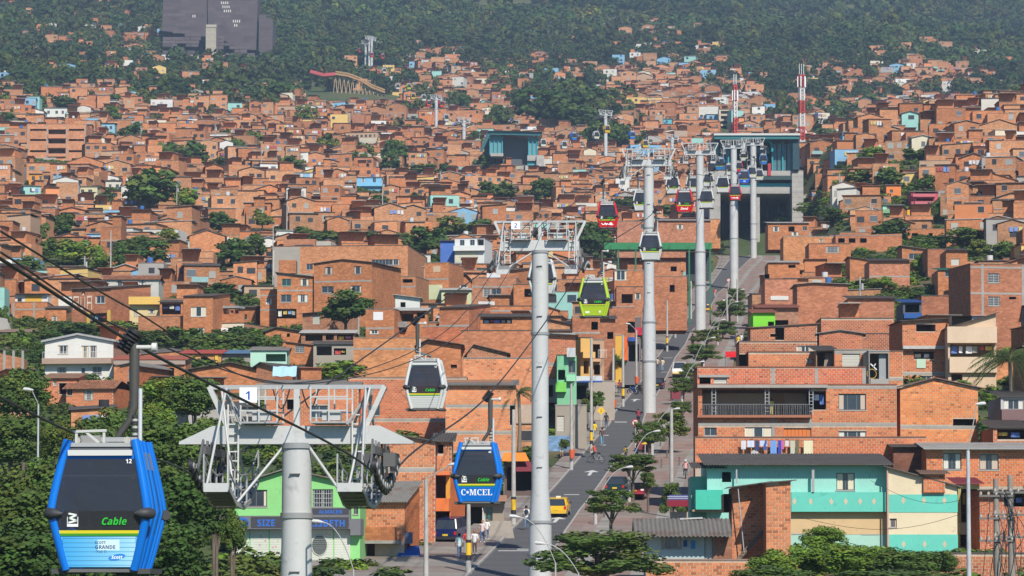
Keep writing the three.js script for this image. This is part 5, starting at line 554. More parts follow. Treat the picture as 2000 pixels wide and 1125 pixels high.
  for (const sx of [-1, 1]) { // curved doors with dark glass, ribs and a louvre
    const d = new GB(), gl = new GB(), pt = (y, zf, dx = 0) => [sx * (HW(y) + dx), y, LZ(y) * zf * 0.93];
    for (let i = 0; i < YS.length - 1; i++) { const y0 = YS[i], y1 = YS[i + 1], dark = y0 >= 0.7 && y0 < 2.0, A = pt(y0, -1), B = pt(y0, 1), Cc = pt(y1, 1), E = pt(y1, -1); sx > 0 ? (dark ? gl : d).quad(B, A, E, Cc, dark ? [1, 1, 1] : col) : (dark ? gl : d).quad(A, B, Cc, E, dark ? [1, 1, 1] : col); }
    const dm = d.build('door_panel', M.gloss, t); mesh(gl.geo(), 'door_glass', cabinGlass, dm);
    for (const zf of [-0.55, 0, 0.08, 0.6]) { const r = new GB(); r.tube(YS.map((y) => pt(y, zf, 0.012)), 0.035, 6, col); r.build('door_rib', M.gloss, dm); }
    const lv = new GB(); for (let k = 0; k < 9; k++) { const y = 1.98 + k * 0.038; lv.quad([sx * (HW(y) + 0.02), y, 0.45], [sx * (HW(y) + 0.02), y, -0.45], [sx * (HW(y + 0.03) + 0.035), y + 0.03, -0.45], [sx * (HW(y + 0.03) + 0.035), y + 0.03, 0.45], [0.6, 0.6, 0.56]); } lv.build('louvre', M.paint, dm);
  }
  const fl = new GB(); fl.box(-0.68, 0.68, -0.05, 0.02, -0.84, 0.84, C.dgrey); for (const sx of [-1, 1]) fl.box(sx > 0 ? 0.6 : -0.98, sx > 0 ? 0.98 : -0.6, -0.08, 0.02, -0.75, 0.75, [0.06, 0.06, 0.06]); fl.build('floor_step', M.dark, t);
  const se = new GB(); for (const sz of [-1, 1]) { se.box(-0.75, 0.75, 0.4, 0.46, sz * 0.75 - 0.2, sz * 0.75 + 0.1, [0.2, 0.2, 0.22]); } se.build('bench', M.dark, t);
  const rf = new GB(); rf.box(-0.62, 0.62, 2.42, 2.5, -0.78, 0.78, C.grey); rf.box(-0.5, -0.1, 2.5, 2.66, -0.7, 0.3, [0.3, 0.3, 0.3]); rf.bar([-0.55, 2.72, 0.75], [0.1, 2.74, 0.75], 0.08, 0.05, [0.55, 0.55, 0.53]); rf.bar([-0.5, 2.5, 0.75], [-0.5, 2.72, 0.75], 0.05, 0.05, [0.55, 0.55, 0.53]); rf.bar([-0.3, 2.7, 0.75], [-0.05, 2.5, 0.75], 0.05, 0.05, [0.55, 0.55, 0.53]); rf.bar([0.05, 2.5, 0.75], [0.05, 2.72, 0.75], 0.05, 0.05, [0.55, 0.55, 0.53]); rf.bar([-0.6, 2.58, 0.2], [0.62, 2.58, 0.2], 0.09, 0.09, C.grey); for (const sx of [-0.5, 0.5]) rf.tube([[sx, 2.55, 0.55], [sx, 2.55, 0.7]], 0.07, 8, [0.45, 0.44, 0.4]); rf.build('roof', M.steel, t);
  // hanger arm, damper and grip
  const ax = o.arm ?? 0.52, hg = new GB(), hc = [0.075, 0.072, 0.066]; hg.tube([[0.15, 2.5, 0], [0.25, 2.72, 0], [ax - 0.08, 2.98, 0], [ax, 3.25, 0], [ax, 3.7, 0], [ax, 4.35, 0], [ax - 0.02, 4.5, 0]], [0.07, 0.07, 0.075, 0.09, 0.1, 0.105, 0.1], 8, hc); const hm = hg.build('hanger', M.steel, t);
  const dp = new GB(); for (let k = 0; k < 7; k++) dp.tube([[ax + 0.02, 2.6 + k * 0.07, 0], [ax + 0.02, 2.65 + k * 0.07, 0]], k % 2 ? 0.06 : 0.085, 10, k % 2 ? [0.4, 0.4, 0.38] : C.black); dp.tube([[ax + 0.13, 2.5, 0.03], [ax + 0.13, 3.6, 0.03]], 0.045, 6, [0.52, 0.55, 0.58]); dp.build('damper', M.dark, hm);
  const gp = new GB(); gp.tube([[ax - 0.25, 4.36, 0], [ax + 0.03, 4.75, -0.05]], 0.14, 8, C.black); for (let k = 0; k < 6; k++) gp.tube([[ax - 0.22 + k * 0.045, 4.4 + k * 0.06, 0], [ax - 0.2 + k * 0.045, 4.43 + k * 0.06, 0]], 0.18, 9, C.black); gp.tube([[ax + 0.05, 4.42, 0.05], [ax + 0.45, 4.42, 0.05]], 0.05, 6, [0.5, 0.5, 0.48]); gp.tube([[ax + 0.36, 4.42, 0.05], [ax + 0.46, 4.42, 0.05]], 0.09, 8, [0.6, 0.6, 0.58]); gp.build('grip', M.dark, hm);
  return t;
}
const blue = [0.005, 0.16, 0.62], silver = [0.58, 0.585, 0.57], lime = [0.4, 0.55, 0.03], red = [0.6, 0.012, 0.018], yellow = [0.72, 0.42, 0.01];
const inkCentre = (str, style, color, y = 0.5, k = 0.55) => (c, W, h) => { c.clearRect(0, 0, W, h); c.fillStyle = color; c.textAlign = 'center'; c.textBaseline = 'middle'; c.font = (style === 'serif' ? 'bold ' : style + ' ') + h * k + 'px ' + (style === 'serif' ? 'serif' : 'sans-serif'); c.fillText(str, W / 2, h * y, W * 0.94); };
const uneInk = (c, W, h) => { c.clearRect(0, 0, W, h); c.strokeStyle = '#fff'; c.lineWidth = h * 0.13; c.lineCap = 'round'; c.lineJoin = 'round'; c.beginPath(); c.moveTo(W * 0.12, h * 0.38); c.quadraticCurveTo(W * 0.2, h * 0.75, W * 0.32, h * 0.55); c.lineTo(W * 0.37, h * 0.36); c.lineTo(W * 0.44, h * 0.66); c.quadraticCurveTo(W * 0.5, h * 0.32, W * 0.58, h * 0.62); c.quadraticCurveTo(W * 0.72, h * 0.62, W * 0.84, h * 0.42); c.quadraticCurveTo(W * 0.7, h * 0.22, W * 0.68, h * 0.5); c.quadraticCurveTo(W * 0.76, h * 0.75, W * 0.9, h * 0.62); c.stroke(); };
const CABS = [], placed = [];
// centre of the body in the photograph -> cabin standing at the height where its rope passes
function cab(px, py, D, side, label, col, panel, o = {}) { const q = P(px, py, D), p = new THREE.Vector3(q.x - 0.02, q.y - 1.3, q.z), t = cabinModel(label, col, panel, p, o), ax = o.arm ?? 0.52, h = -HEAD + (o.turn || 0); CABS.push({ D, side, g: new THREE.Vector3(p.x + (ax - 0.12) * Math.cos(h), p.y + 4.56, p.z - (ax - 0.12) * Math.sin(h)) }); return t; }
function depthOn(i, s, px) { const a = TW[i].mid(s), b = TW[i + 1].mid(s), k = (px - 1000) / F, t = (k * -a.z - a.x) / ((b.x - a.x) - k * (-b.z + a.z)); return -lerp(a.z, b.z, t); }
cab(212, 985, 83, 1, 'blue cabin numbered twelve with pale blue advert, nearest of all cabins', blue, [0.12, 0.45, 0.75], { num: '12', solid: true, print: (c, W, h) => { const g = c.createLinearGradient(0, 0, W, 0); g.addColorStop(0, '#3fa6e4'); g.addColorStop(1, '#a8dcf4'); c.fillStyle = g; c.fillRect(0, 0, W, h); c.strokeStyle = '#15598c'; c.lineWidth = 2; for (let k = 0; k < 7; k++) { c.beginPath(); c.moveTo(0, h * (0.06 + k * 0.147)); c.lineTo(W, h * (0.06 + k * 0.147)); c.stroke(); } c.fillStyle = '#cfeaf6'; c.fillRect(W * 0.48, h * 0.1, W * 0.3, h * 0.35); c.fillStyle = '#1c2c5a'; c.font = 'bold ' + h * 0.12 + 'px sans-serif'; c.fillText('SCOTT', W * 0.44, h * 0.24); c.font = 'bold ' + h * 0.17 + 'px sans-serif'; c.fillText('GRANDE', W * 0.44, h * 0.41); c.font = h * 0.12 + 'px sans-serif'; c.fillText('POR TI', W * 0.45, h * 0.54); c.fillStyle = '#2b86d8'; c.beginPath(); c.ellipse(W * 0.74, h * 0.68, W * 0.12, h * 0.1, -0.2, 0, 7); c.fill(); c.fillStyle = '#fff'; c.font = 'italic bold ' + h * 0.15 + 'px sans-serif'; c.fillText('Scott', W * 0.66, h * 0.73); } });
cab(935, 922, depthOn(0, 1, 945), 1, 'blue cabin with white company lettering over the pavement', blue, null, { num: '48', print: inkCentre('C\u2022MCEL', 'serif', '#e8eef6', 0.4, 0.6) });
cab(833, 750, depthOn(0, -1, 822), -1, 'silver-grey cabin hanging left of the second tower', silver, null, { num: '12', arm: -0.45 });
cab(1060, 541, depthOn(1, -1, 1052), -1, 'silver cabin half hidden behind the second tower column', silver, null, { arm: -0.4 });
cab(1161, 581, depthOn(1, 1, 1168), 1, 'lime green cabin right of the second tower', lime, null, { num: '41', print: (c, W, h) => { c.clearRect(0, 0, W, h); c.fillStyle = '#e8efd8'; c.fillRect(W * 0.12, h * 0.55, W * 0.2, h * 0.22); c.beginPath(); c.arc(W * 0.8, h * 0.62, h * 0.12, 0, 7); c.fill(); } });
cab(1187, 420, depthOn(1, -1, 1180), -1, 'red cabin with white swirl logo above the green canopy', red, null, { print: uneInk, arm: -0.4 });
cab(1271, 481, depthOn(1, 1, 1275), 1, 'white cabin hanging in front of the third tower', silver, null, {});
cab(1253, 392, 520, -1, 'silver cabin hidden behind the third tower column', silver, null, { arm: -0.4 });
cab(1314, 361, 590, -1, 'silver cabin just right of the third tower head', silver, null, { arm: -0.4 });
cab(1352, 360, 690, -1, 'silver cabin partly behind the fourth tower, left one', silver, null, { arm: -0.4, small: 1 });
cab(1384, 351, 770, -1, 'silver cabin right of the fourth tower column, upper one', silver, null, { arm: -0.4, small: 1 });
cab(1337, 393, 470, 1, 'red cabin with slanted white brand lettering', red, null, { print: inkCentre('Zen\u00fa', 'italic bold', '#fff', 0.45, 0.6) });
cab(1380, 388, 560, 1, 'silver cabin right of the fourth tower column, lower one', silver, null, { small: 1 });
cab(1412, 360, 640, 1, 'silver cabin left of the fifth tower column', silver, null, { small: 1 });
cab(1436, 376, 690, 1, 'small red cabin in front of the fifth tower', red, null, { print: uneInk, small: 1 });
cab(1454, 345, 790, 1, 'bright blue cabin between fifth and sixth towers', [0.01, 0.1, 0.6], null, { small: 1, print: inkCentre('mj', 'italic bold', '#fff', 0.5, 0.6) });
cab(1469, 336, 900, 1, 'silver cabin in front of the sixth tower column', silver, null, { small: 1 });
cab(1483, 341, 960, 1, 'silver cabin right of the sixth tower column', silver, null, { small: 1 });
cab(1407, 320, 860, -1, 'light blue cabin left of the fifth tower head', [0.02, 0.2, 0.5], null, { small: 1 });
cab(1426, 331, 930, -1, 'small silver cabin between blue cabin and fifth tower', silver, null, { small: 1 });
cab(1443, 326, 985, -1, 'small red cabin entering the teal station', red, null, { small: 1 });
cab(1453, 304, 1000, -1, 'silver cabin in the station mouth', silver, null, { small: 1 });
cab(1491, 311, 1035, 1, 'blue cabin in the right half of the station mouth', [0.02, 0.2, 0.55], null, { small: 1 });
// the upper line, where cabins are a few pixels wide
for (const [px, py, D, c, l] of [[1259, 281, 1390, yellow, 'yellow cabin above the third tower head'], [1185, 252, 1410, yellow, 'yellow cabin on the slim tower before the grove'], [1234, 264, 1390, blue, 'tiny blue cabin left of the slim tower heads'], [1120, 266, 1410, blue, 'tiny blue cabin near the foot of the dark grove'], [1164, 264, 1415, silver, 'tiny silver cabin left of the yellow cabin'], [1101, 283, 1400, silver, 'tiny silver cabin right of the upper station'], [1060, 279, 1395, silver, 'tiny silver cabin at the upper station eaves'], [1045, 283, 1390, silver, 'tiny silver cabin before the upper station glass'], [1005, 288, 1395, red, 'tiny red cabin in the upper station mouth'], [933, 279, 1480, lime, 'tiny lime cabin left of the upper station'], [871, 230, 1600, silver, 'tiny silver cabin right of the tall slim tower'], [862, 203, 1620, red, 'tiny red cabin right beside the tall slim tower'], [837, 202, 1650, red, 'tiny red cabin left of the tall slim tower'], [827, 191, 1700, silver, 'tiny silver cabin up-line of the tall slim tower'], [806, 188, 1780, yellow, 'tiny yellow cabin up-line of the tall slim tower'], [798, 169, 1850, lime, 'tiny lime cabin over the upper houses'], [776, 169, 1950, silver, 'tiny silver cabin over the upper houses'], [750, 138, 2100, silver, 'tiny silver cabin below the three towers'], [747, 110, 2200, red, 'tiny red cabin right of the three towers'], [726, 107, 2250, red, 'tiny red cabin in front of the three towers'], [703, 98, 2350, red, 'tiny red cabin left of the three towers']])
  cab(px, py, D, 0, l, c, null, { small: 1, turn: 0.4 });
// haul ropes, through the sheaves and the grips; communication cable over the tower tops
{
  const rope = (pts, r, name, label) => { const cv = new THREE.CatmullRomCurve3(pts, false, 'centripetal'), g = new GB(); g.tube(cv.getPoints(Math.min(600, pts.length * 14)), r, 6, [0.035, 0.034, 0.033]); tag(g.build(name, M.dark), label, 'cable', 'cables of the line'); };
  for (const s of [1, -1]) { const pts = [s > 0 ? P(-420, 250, 58) : P(-420, 560, 58), s > 0 ? P(0, 505, 71) : P(0, 776, 104), ...(s < 0 ? [P(145, 846, 115)] : [])]; const cs = CABS.filter((c) => c.side === s).sort((a, b) => a.D - b.D); let k = 0; for (let i = 0; i < 6; i++) { const q = TW[i].rope(s); while (k < cs.length && cs[k].D < TW[i].D - 6) pts.push(cs[k++].g); pts.push(...q); while (k < cs.length && cs[k].D < TW[i].D + 6) k++; } pts.push(P(s > 0 ? 1496 : 1452, 296, 1062)); rope(pts, 0.034, 'haul_rope', s > 0 ? 'haul rope carrying the nearest blue cabin and lime cabin' : 'haul rope carrying the grey cabin left of second tower'); }
  for (const s of [1, -1]) { const pts = [s > 0 ? P(0, 492, 70) : P(0, 451, 70)]; for (let i = 0; i < 6; i++) { const a = TW[i].top(s); if (i) { const b = TW[i - 1].top(s), m = a.clone().lerp(b, 0.5); m.y -= a.distanceTo(b) * 0.02; pts.push(m); } else { pts.push(s > 0 ? P(250, 647, 92) : P(250, 600, 92)); } pts.push(a); } rope(pts, 0.02, 'signal_cable', s > 0 ? 'thin signal cable strung over the tower tops, lower strand' : 'thin signal cable strung over the tower tops, upper strand'); }
  const far2 = TW.slice(5).map((t) => t); for (const s of [1, -1]) { const pts = []; for (const t of [TW[6], TW[7], TW[8], TW[9], TW[10], TW[12]]) pts.push(t.mid(s)); rope([P(1480, 292, 1075), ...pts], 0.06, 'haul_rope', s > 0 ? 'far haul rope running to the hilltop, near strand' : 'far haul rope running to the hilltop, far strand'); }
}

// ---------------------------------------------------------------- stations and other large structures
function station(o) {
  const D = o.D, c = P(o.px, o.base, D), s = D / F, g = thing('cable_station', o.l, 'station', new THREE.Vector3(c.x, Math.min(c.y, ground(c.x, c.z)), c.z), o.turn || 0, 'cable car stations'), y0 = c.y - g.position.y, X = (x) => (x - o.px) * s, Y = (y) => y0 + (o.base - y) * s, teal = [0.01, 0.27, 0.3];
  const B = (name, x0, y0b, x1, y1b, z0, z1, col, mat = M.paint) => { const q = new GB(); q.box(X(x0), X(x1), Y(y1b), Y(y0b), z0, z1, col); return q.build(name, mat, g); };
  o.parts(B, g, X, Y, teal, s); return g;
}
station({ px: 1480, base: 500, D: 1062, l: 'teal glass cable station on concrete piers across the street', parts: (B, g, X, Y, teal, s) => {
  B('roof', 1392, 265, 1560, 269, -30, 8, [0.5, 0.52, 0.5]); B('fascia', 1393, 269, 1559, 276, 7, 7.6, [0.01, 0.14, 0.15]); B('rear_wall', 1395, 269, 1558, 340, -29, -28.5, [0.03, 0.1, 0.12]); B('side_wall', 1546, 276, 1559, 335, -28, 6.5, [0.006, 0.045, 0.06]); B('side_wall', 1393, 276, 1397, 330, -28, 6.5, [0.006, 0.06, 0.07]);
  for (const [a, b] of [[1399, 1422], [1508, 1546]]) { for (let k = 0; k < 4; k++) { const q = new GB(); q.box(X(lerp(a, b, k / 4)) + 0.15, X(lerp(a, b, (k + 1) / 4)) - 0.15, Y(336), Y(280), 2, 2.1, [1, 1, 1]); const m = mesh(q.geo(), 'pane', new THREE.MeshPhysicalMaterial({ color: new THREE.Color(0.12, 0.24, 0.28), roughness: 0.15 }), g); } for (const x of [a, (a + b) / 2 + 1, b]) B('column', x - 1.2, 277, x + 1.6, 337, 2.2, 3, teal); const lv = new GB(); for (let k = 0; k < 22; k++) lv.box(X(a), X(b), Y(280 + k * 2.5), Y(280.5 + k * 2.5), 2.1, 2.2, [0.05, 0.16, 0.18]); lv.build('louvre', M.paint, g); }
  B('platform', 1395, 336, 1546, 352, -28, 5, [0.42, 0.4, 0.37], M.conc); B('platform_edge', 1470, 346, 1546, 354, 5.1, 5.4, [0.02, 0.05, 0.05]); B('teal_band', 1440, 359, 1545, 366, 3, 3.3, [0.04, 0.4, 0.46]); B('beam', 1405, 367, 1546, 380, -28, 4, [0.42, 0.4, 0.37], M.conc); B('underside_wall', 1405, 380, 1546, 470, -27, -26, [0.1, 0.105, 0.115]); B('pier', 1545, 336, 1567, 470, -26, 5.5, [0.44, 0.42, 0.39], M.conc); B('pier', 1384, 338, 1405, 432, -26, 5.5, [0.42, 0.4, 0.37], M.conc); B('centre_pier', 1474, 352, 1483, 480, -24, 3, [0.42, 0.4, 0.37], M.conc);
  for (let k = 0; k < 12; k++) B('slab_joint', 1545.4, 338 + k * 10, 1566.6, 338.5 + k * 10, 5.5, 5.52, [0.25, 0.24, 0.22], M.conc);
  for (const x of [1418, 1446, 1508, 1530]) B('interior_column', x, 380, x + 2.5, 470, -20, -18, [0.2, 0.2, 0.2]);
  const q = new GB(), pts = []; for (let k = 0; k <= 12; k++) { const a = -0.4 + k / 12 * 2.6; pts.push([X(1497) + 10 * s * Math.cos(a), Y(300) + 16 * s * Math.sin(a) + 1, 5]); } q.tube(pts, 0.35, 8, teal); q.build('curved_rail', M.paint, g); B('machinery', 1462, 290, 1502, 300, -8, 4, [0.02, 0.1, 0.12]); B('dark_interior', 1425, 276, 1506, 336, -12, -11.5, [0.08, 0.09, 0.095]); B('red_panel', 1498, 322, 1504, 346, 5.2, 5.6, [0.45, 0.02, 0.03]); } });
station({ px: 1000, base: 335, D: hit(1000, 338), l: 'distant teal cable station with swept roof on the upper slope', parts: (B, g, X, Y, teal) => {
  const q = new GB(); q.quad([X(953), Y(257), 4], [X(1060), Y(259), 4], [X(1060), Y(257), -30], [X(953), Y(255), -30], [0.4, 0.42, 0.4]); q.quad([X(937), Y(298), 3], [X(942), Y(298), 3], [X(958), Y(262), 3], [X(952), Y(257), 3], [0.01, 0.1, 0.12]); q.quad([X(952), Y(257), 3.1], [X(958), Y(264), 3.1], [X(1056), Y(266), 3.1], [X(1060), Y(259), 3.1], [0.01, 0.12, 0.14]); q.build('roof', M.paint, g);
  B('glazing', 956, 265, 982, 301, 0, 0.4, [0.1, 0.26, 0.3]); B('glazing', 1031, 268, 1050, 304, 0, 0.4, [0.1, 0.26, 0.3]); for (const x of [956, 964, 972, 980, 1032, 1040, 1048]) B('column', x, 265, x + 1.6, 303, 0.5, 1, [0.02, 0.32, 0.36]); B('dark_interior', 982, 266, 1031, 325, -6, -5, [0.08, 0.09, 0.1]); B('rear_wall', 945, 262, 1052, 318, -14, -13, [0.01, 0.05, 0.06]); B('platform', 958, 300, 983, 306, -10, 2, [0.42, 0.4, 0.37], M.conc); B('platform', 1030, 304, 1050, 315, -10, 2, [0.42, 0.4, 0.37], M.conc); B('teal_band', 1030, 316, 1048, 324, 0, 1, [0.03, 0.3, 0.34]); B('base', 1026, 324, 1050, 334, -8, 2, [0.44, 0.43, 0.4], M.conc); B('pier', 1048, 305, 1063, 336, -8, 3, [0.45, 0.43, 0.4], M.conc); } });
{ // green canopy spanning behind the fourth tower
  const D = 705, c = P(1285, 532, D), s = D / F, g = thing('green_canopy', 'long green roofed canopy on posts across the street', 'canopy', new THREE.Vector3(c.x, ground(c.x, c.z), c.z)), X = (x) => (x - 1285) * s, y = (py) => P(1285, py, D).y - g.position.y;
  const q = new GB(); q.box(X(1180), X(1391), y(487), y(474), -5, 0, [0.03, 0.24, 0.09]); for (let k = 0; k < 34; k++) q.box(X(1180) + k * 0.54, X(1180) + k * 0.54 + 0.06, y(487), y(474), 0, 0.05, [0.03, 0.28, 0.11]); q.build('roof', M.roof, g); for (const x of [1206, 1240, 1345, 1386]) { const p = new GB(); p.box(X(x), X(x + 3), -1, y(487), -0.4, -0.1, [0.02, 0.13, 0.07]); p.build('post', M.paint, g); } const w = new GB(); w.box(X(1342), X(1388), y(545), y(488), -4.6, -4.4, [0.03, 0.04, 0.04]); for (let k = 0; k < 12; k++) w.box(X(1342), X(1388), y(488 + k * 5), y(489 + k * 5), -4.4, -4.34, [0.07, 0.09, 0.08]); w.build('shutter', M.paint, g);
}
for (const [px, top, base, D, w, l] of [[1566, 145, 268, 1180, 9, 'red and white lattice radio mast with antennas'], [1436, 165, 268, 1200, 6, 'thinner red and white radio mast behind the station']]) {
  const b = P(px, base, D), gy = ground(b.x, b.z), H = P(px, top, D).y - gy, g = thing('radio_mast', l, 'mast', new THREE.Vector3(b.x, gy, b.z), 0.3, 'radio masts'), s = D / F, r = w * s * 0.5, n = 7;
  for (let i = 0; i < n; i++) { const q = new GB(), y0 = H * i / n, y1 = H * (i + 1) / n, col = i % 2 ? [0.7, 0.68, 0.66] : [0.5, 0.05, 0.045]; for (const [x, z] of [[-1, -1], [1, -1], [1, 1], [-1, 1]]) q.bar([x * r, y0, z * r], [x * r, y1, z * r], 0.2, 0.2, col); for (let k = 0; k < 4; k++) { const a = lerp(y0, y1, k / 4), e = lerp(y0, y1, (k + 1) / 4); for (const z of [-r, r]) { q.bar([-r, a, z], [r, e, z], 0.12, 0.12, col); q.bar([r, a, z], [-r, e, z], 0.12, 0.12, col); } for (const x of [-r, r]) q.bar([x, a, -r], [x, e, r], 0.12, 0.12, col); } q.build('lattice_section', M.paint, g); }
  const q = new GB(); for (let k = 0; k < 6; k++) { const a = k * 1.05; q.box(Math.cos(a) * r * 1.8 - 0.15, Math.cos(a) * r * 1.8 + 0.15, H * 0.86, H * 0.86 + 3, Math.sin(a) * r * 1.8 - 0.1, Math.sin(a) * r * 1.8 + 0.1, [0.7, 0.7, 0.7]); } for (let k = 0; k < 3; k++) q.bar([(k - 1) * r, H, 0], [(k - 1) * r, H + 3, 0], 0.12, 0.12, [0.7, 0.7, 0.7]); q.build('antenna', M.paint, g);
}
{ // three faceted dark stone volumes of the hilltop library
  const D = hit(440, 108);
  const panel = (name, l, front, side, yaw) => { const c = P(front[0][0], 112, D), gy = ground(c.x, c.z) - 2, g = thing(name, l, 'library', new THREE.Vector3(c.x, gy, c.z), 0, 'dark rock-like library volumes'); const v = (q, z) => { const a = P(q[0], q[1], D); return [a.x - c.x, a.y - gy, z]; }; const A = front.map((q) => v(q, 0)), Bk = front.map((q) => v(q, -30)); const shape = new GB(), col = [0.095, 0.075, 0.08];
    for (let i = 0; i < A.length; i++) { const j = (i + 1) % A.length; shape.quad(A[j], A[i], Bk[i], Bk[j], col); } shape.poly(A.map((q) => [q[0], q[1]]), col, 0); shape.build('stone_volume', M.plaster, g);
    const xs = A.map((q) => q[0]), x0 = Math.min(...xs), x1 = Math.max(...xs), top = Math.max(...A.map((q) => q[1])); const st = new GB(), R = rng(Math.round(front[0][0])); for (let r = 0; r < 26; r++) { const y = r * top / 26; for (let x = x0 + 0.6; x < x1 - 3; ) { const w = rr(3, 8, R); if (R() < 0.7 && x + w < x1 - 0.8) { const k = rr(0.75, 1.3, R); st.box(x, x + w - 0.15, y + 0.1, y + top / 26 - 0.1, 0, 0.06, col.map((q) => q * k), 'b'); } x += w; } } const sm = st.build('stone_slabs', M.plaster, g); if (sm) sm.userData.kind = 'stuff';
    for (const [wx, wy, n] of side) for (let k = 0; k < n; k++) { const p = v([wx + (k % 4) * 4 + Math.floor(k / 4) * 2.6, wy + Math.floor(k / 4) * 8], 0.07), m = new GB(); m.box(p[0], p[0] + 0.5, p[1], p[1] + 1.5, 0.06, 0.14, [0.62, 0.6, 0.55]); m.build('window', M.paint, g); } return g; };
  panel('library_block', 'left dark stone library block at the top edge', [[316, 60], [404, 72], [404, -60], [322, -60]], [[376, 34, 2]]);
  panel('library_block', 'middle dark stone library block with small white windows', [[422, 70], [470, 96], [500, 98], [506, -60], [405, -60], [406, 55]], [[432, 8, 12], [455, 44, 6]]);
  panel('library_block', 'low right dark stone library block', [[505, 100], [532, 98], [533, 38], [506, 28]], []);
  const c = P(412, 74, D - 15), k = thing('stone_plinth', 'pale stone plinth between the dark library blocks', 'building', new THREE.Vector3(c.x, ground(c.x, c.z) - 1, c.z)), q = new GB(), h = P(412, 48, D - 15).y - k.position.y; q.quad([-3.2, -2, 0], [3, -2, 0], [2.9, h, 0], [-2.6, h, 0], [0.42, 0.37, 0.29]); q.box(-2.8, 3.1, h - 1.6, h, -4, 0.3, [0.45, 0.4, 0.32]); q.box(-3, 2.9, -2, h - 1.6, -4, -0.01, [0.42, 0.37, 0.29]); q.build('plinth', M.conc, k);
}
{ // timber viaduct with red-roofed end
  const pts = [[606, 140], [632, 147], [655, 145], [680, 149], [705, 158], [728, 172], [752, 181]], D = hit(680, 182), w = pts.map((q) => P(q[0], q[1], D)), o = w[3], g = thing('timber_viaduct', 'curving timber walkway on trestle legs with red-roofed end', 'walkway', new THREE.Vector3(o.x, ground(o.x, o.z), o.z)), v = (q, dy = 0) => [q.x - o.x, q.y - g.position.y + dy, q.z - o.z];
  for (let i = 0; i < w.length - 1; i++) { const q = new GB(), red = i < 2; q.bar(v(w[i]), v(w[i + 1]), 4, red ? 1.6 : 0.9, red ? [0.42, 0.06, 0.06] : [0.36, 0.2, 0.08]); if (!red) for (const dz of [-1.8, 1.8]) q.bar([v(w[i])[0], v(w[i])[1] + 1.4, dz], [v(w[i + 1])[0], v(w[i + 1])[1] + 1.4, dz], 0.2, 0.3, [0.4, 0.23, 0.1]); q.build(red ? 'roofed_section' : 'deck', M.dark, g); if (!red) for (let k = 0; k < 3; k++) { const p = w[i].clone().lerp(w[i + 1], k / 3), a = v(p), gy = ground(p.x, p.z) - g.position.y - 6, l = new GB(); for (const dx of [-1.6, 1.6]) l.bar([a[0] + dx, gy, dx], a, 0.3, 0.3, [0.42, 0.3, 0.18]); l.build('trestle_leg', M.dark, g); } }
}
// ---------------------------------------------------------------- trees
function leaf(p, n, u, v, s, k, g, c) { const a = [p[0] - u[0] * s, p[1] - u[1] * s, p[2] - u[2] * s], b = [p[0] + v[0] * s * k, p[1] + v[1] * s * k, p[2] + v[2] * s * k], d = [p[0] + u[0] * s, p[1] + u[1] * s, p[2] + u[2] * s], e = [p[0] - v[0] * s * k, p[1] - v[1] * s * k, p[2] - v[2] * s * k]; for (const q of [a, d, b, a, e, d]) { g.p.push(...q); g.n.push(...n); g.u.push(0, 0); g.c.push(...c); } }
function crownGeo(seed, o) {
  const R = rng(seed), g = new GB(), sph = () => { const z = rr(-1, 1, R), a = rr(0, 6.283, R), r = Math.sqrt(1 - z * z); return [r * Math.cos(a), z, r * Math.sin(a)]; };
  const cl = []; for (let i = 0; i < o.clumps; i++) { let c; if (o.layer) { const L = Math.floor(R() * 3), a = rr(0, 6.283, R), q = Math.sqrt(R()) * (1 - L * 0.14); c = [Math.cos(a) * q * 0.85, -0.42 + L * 0.42 + rr(-0.17, 0.17, R), Math.sin(a) * q * 0.85]; } else { const d = sph(), q = Math.pow(R(), 0.4) * 0.8; c = [d[0] * q, d[1] * q * 0.9 + 0.02, d[2] * q]; if (c[1] < -0.55) c[1] *= 0.6; } cl.push([c, rr(0.2, 0.38, R) * (o.cr || 1), rr(0.72, 1.25, R), R()]); }
  for (const [c, r, tone, yel] of cl) for (let i = 0; i < o.leaves; i++) {
    const d = sph(), q = Math.pow(R(), 0.33) * r, p = [c[0] + d[0] * q, c[1] + d[1] * q * (o.layer ? 0.75 : 0.8), c[2] + d[2] * q];
    const n = new THREE.Vector3(d[0] * 0.9 + c[0] * 0.3 + rr(-0.6, 0.6, R), d[1] * 0.8 + 0.35 + rr(-0.5, 0.5, R), d[2] * 0.9 + c[2] * 0.3 + rr(-0.6, 0.6, R)).normalize(), u = new THREE.Vector3(-n.z, rr(-0.3, 0.3, R), n.x).normalize(), v = new THREE.Vector3().crossVectors(n, u).normalize(), t = tone * rr(0.7, 1.35, R), y = yel > 0.75 ? 1.3 : 1;
    leaf(p, [n.x, n.y, n.z], [u.x, u.y, u.z], [v.x, v.y, v.z], o.size * rr(0.65, 1.3, R), rr(0.5, 0.85, R), g, [0.082 * t * y, 0.14 * t, 0.026 * t]);
  }
  return g.geo();
}
const CR = {
  near: [0, 1, 2, 3].map((i) => crownGeo(100 + i, { clumps: 56, leaves: 135, size: 0.052 })), mid: [0, 1, 2, 3, 4].map((i) => crownGeo(200 + i, { clumps: 40, leaves: 62, size: 0.085 })), far: [0, 1, 2, 3].map((i) => crownGeo(300 + i, { clumps: 26, leaves: 40, size: 0.125 })), tiny: [0, 1, 2, 3].map((i) => crownGeo(350 + i, { clumps: 12, leaves: 26, size: 0.16, cr: 1.25 })),
  layer: [0, 1, 2].map((i) => crownGeo(400 + i, { clumps: 60, leaves: 90, size: 0.05, layer: true, cr: 0.8 })),
};
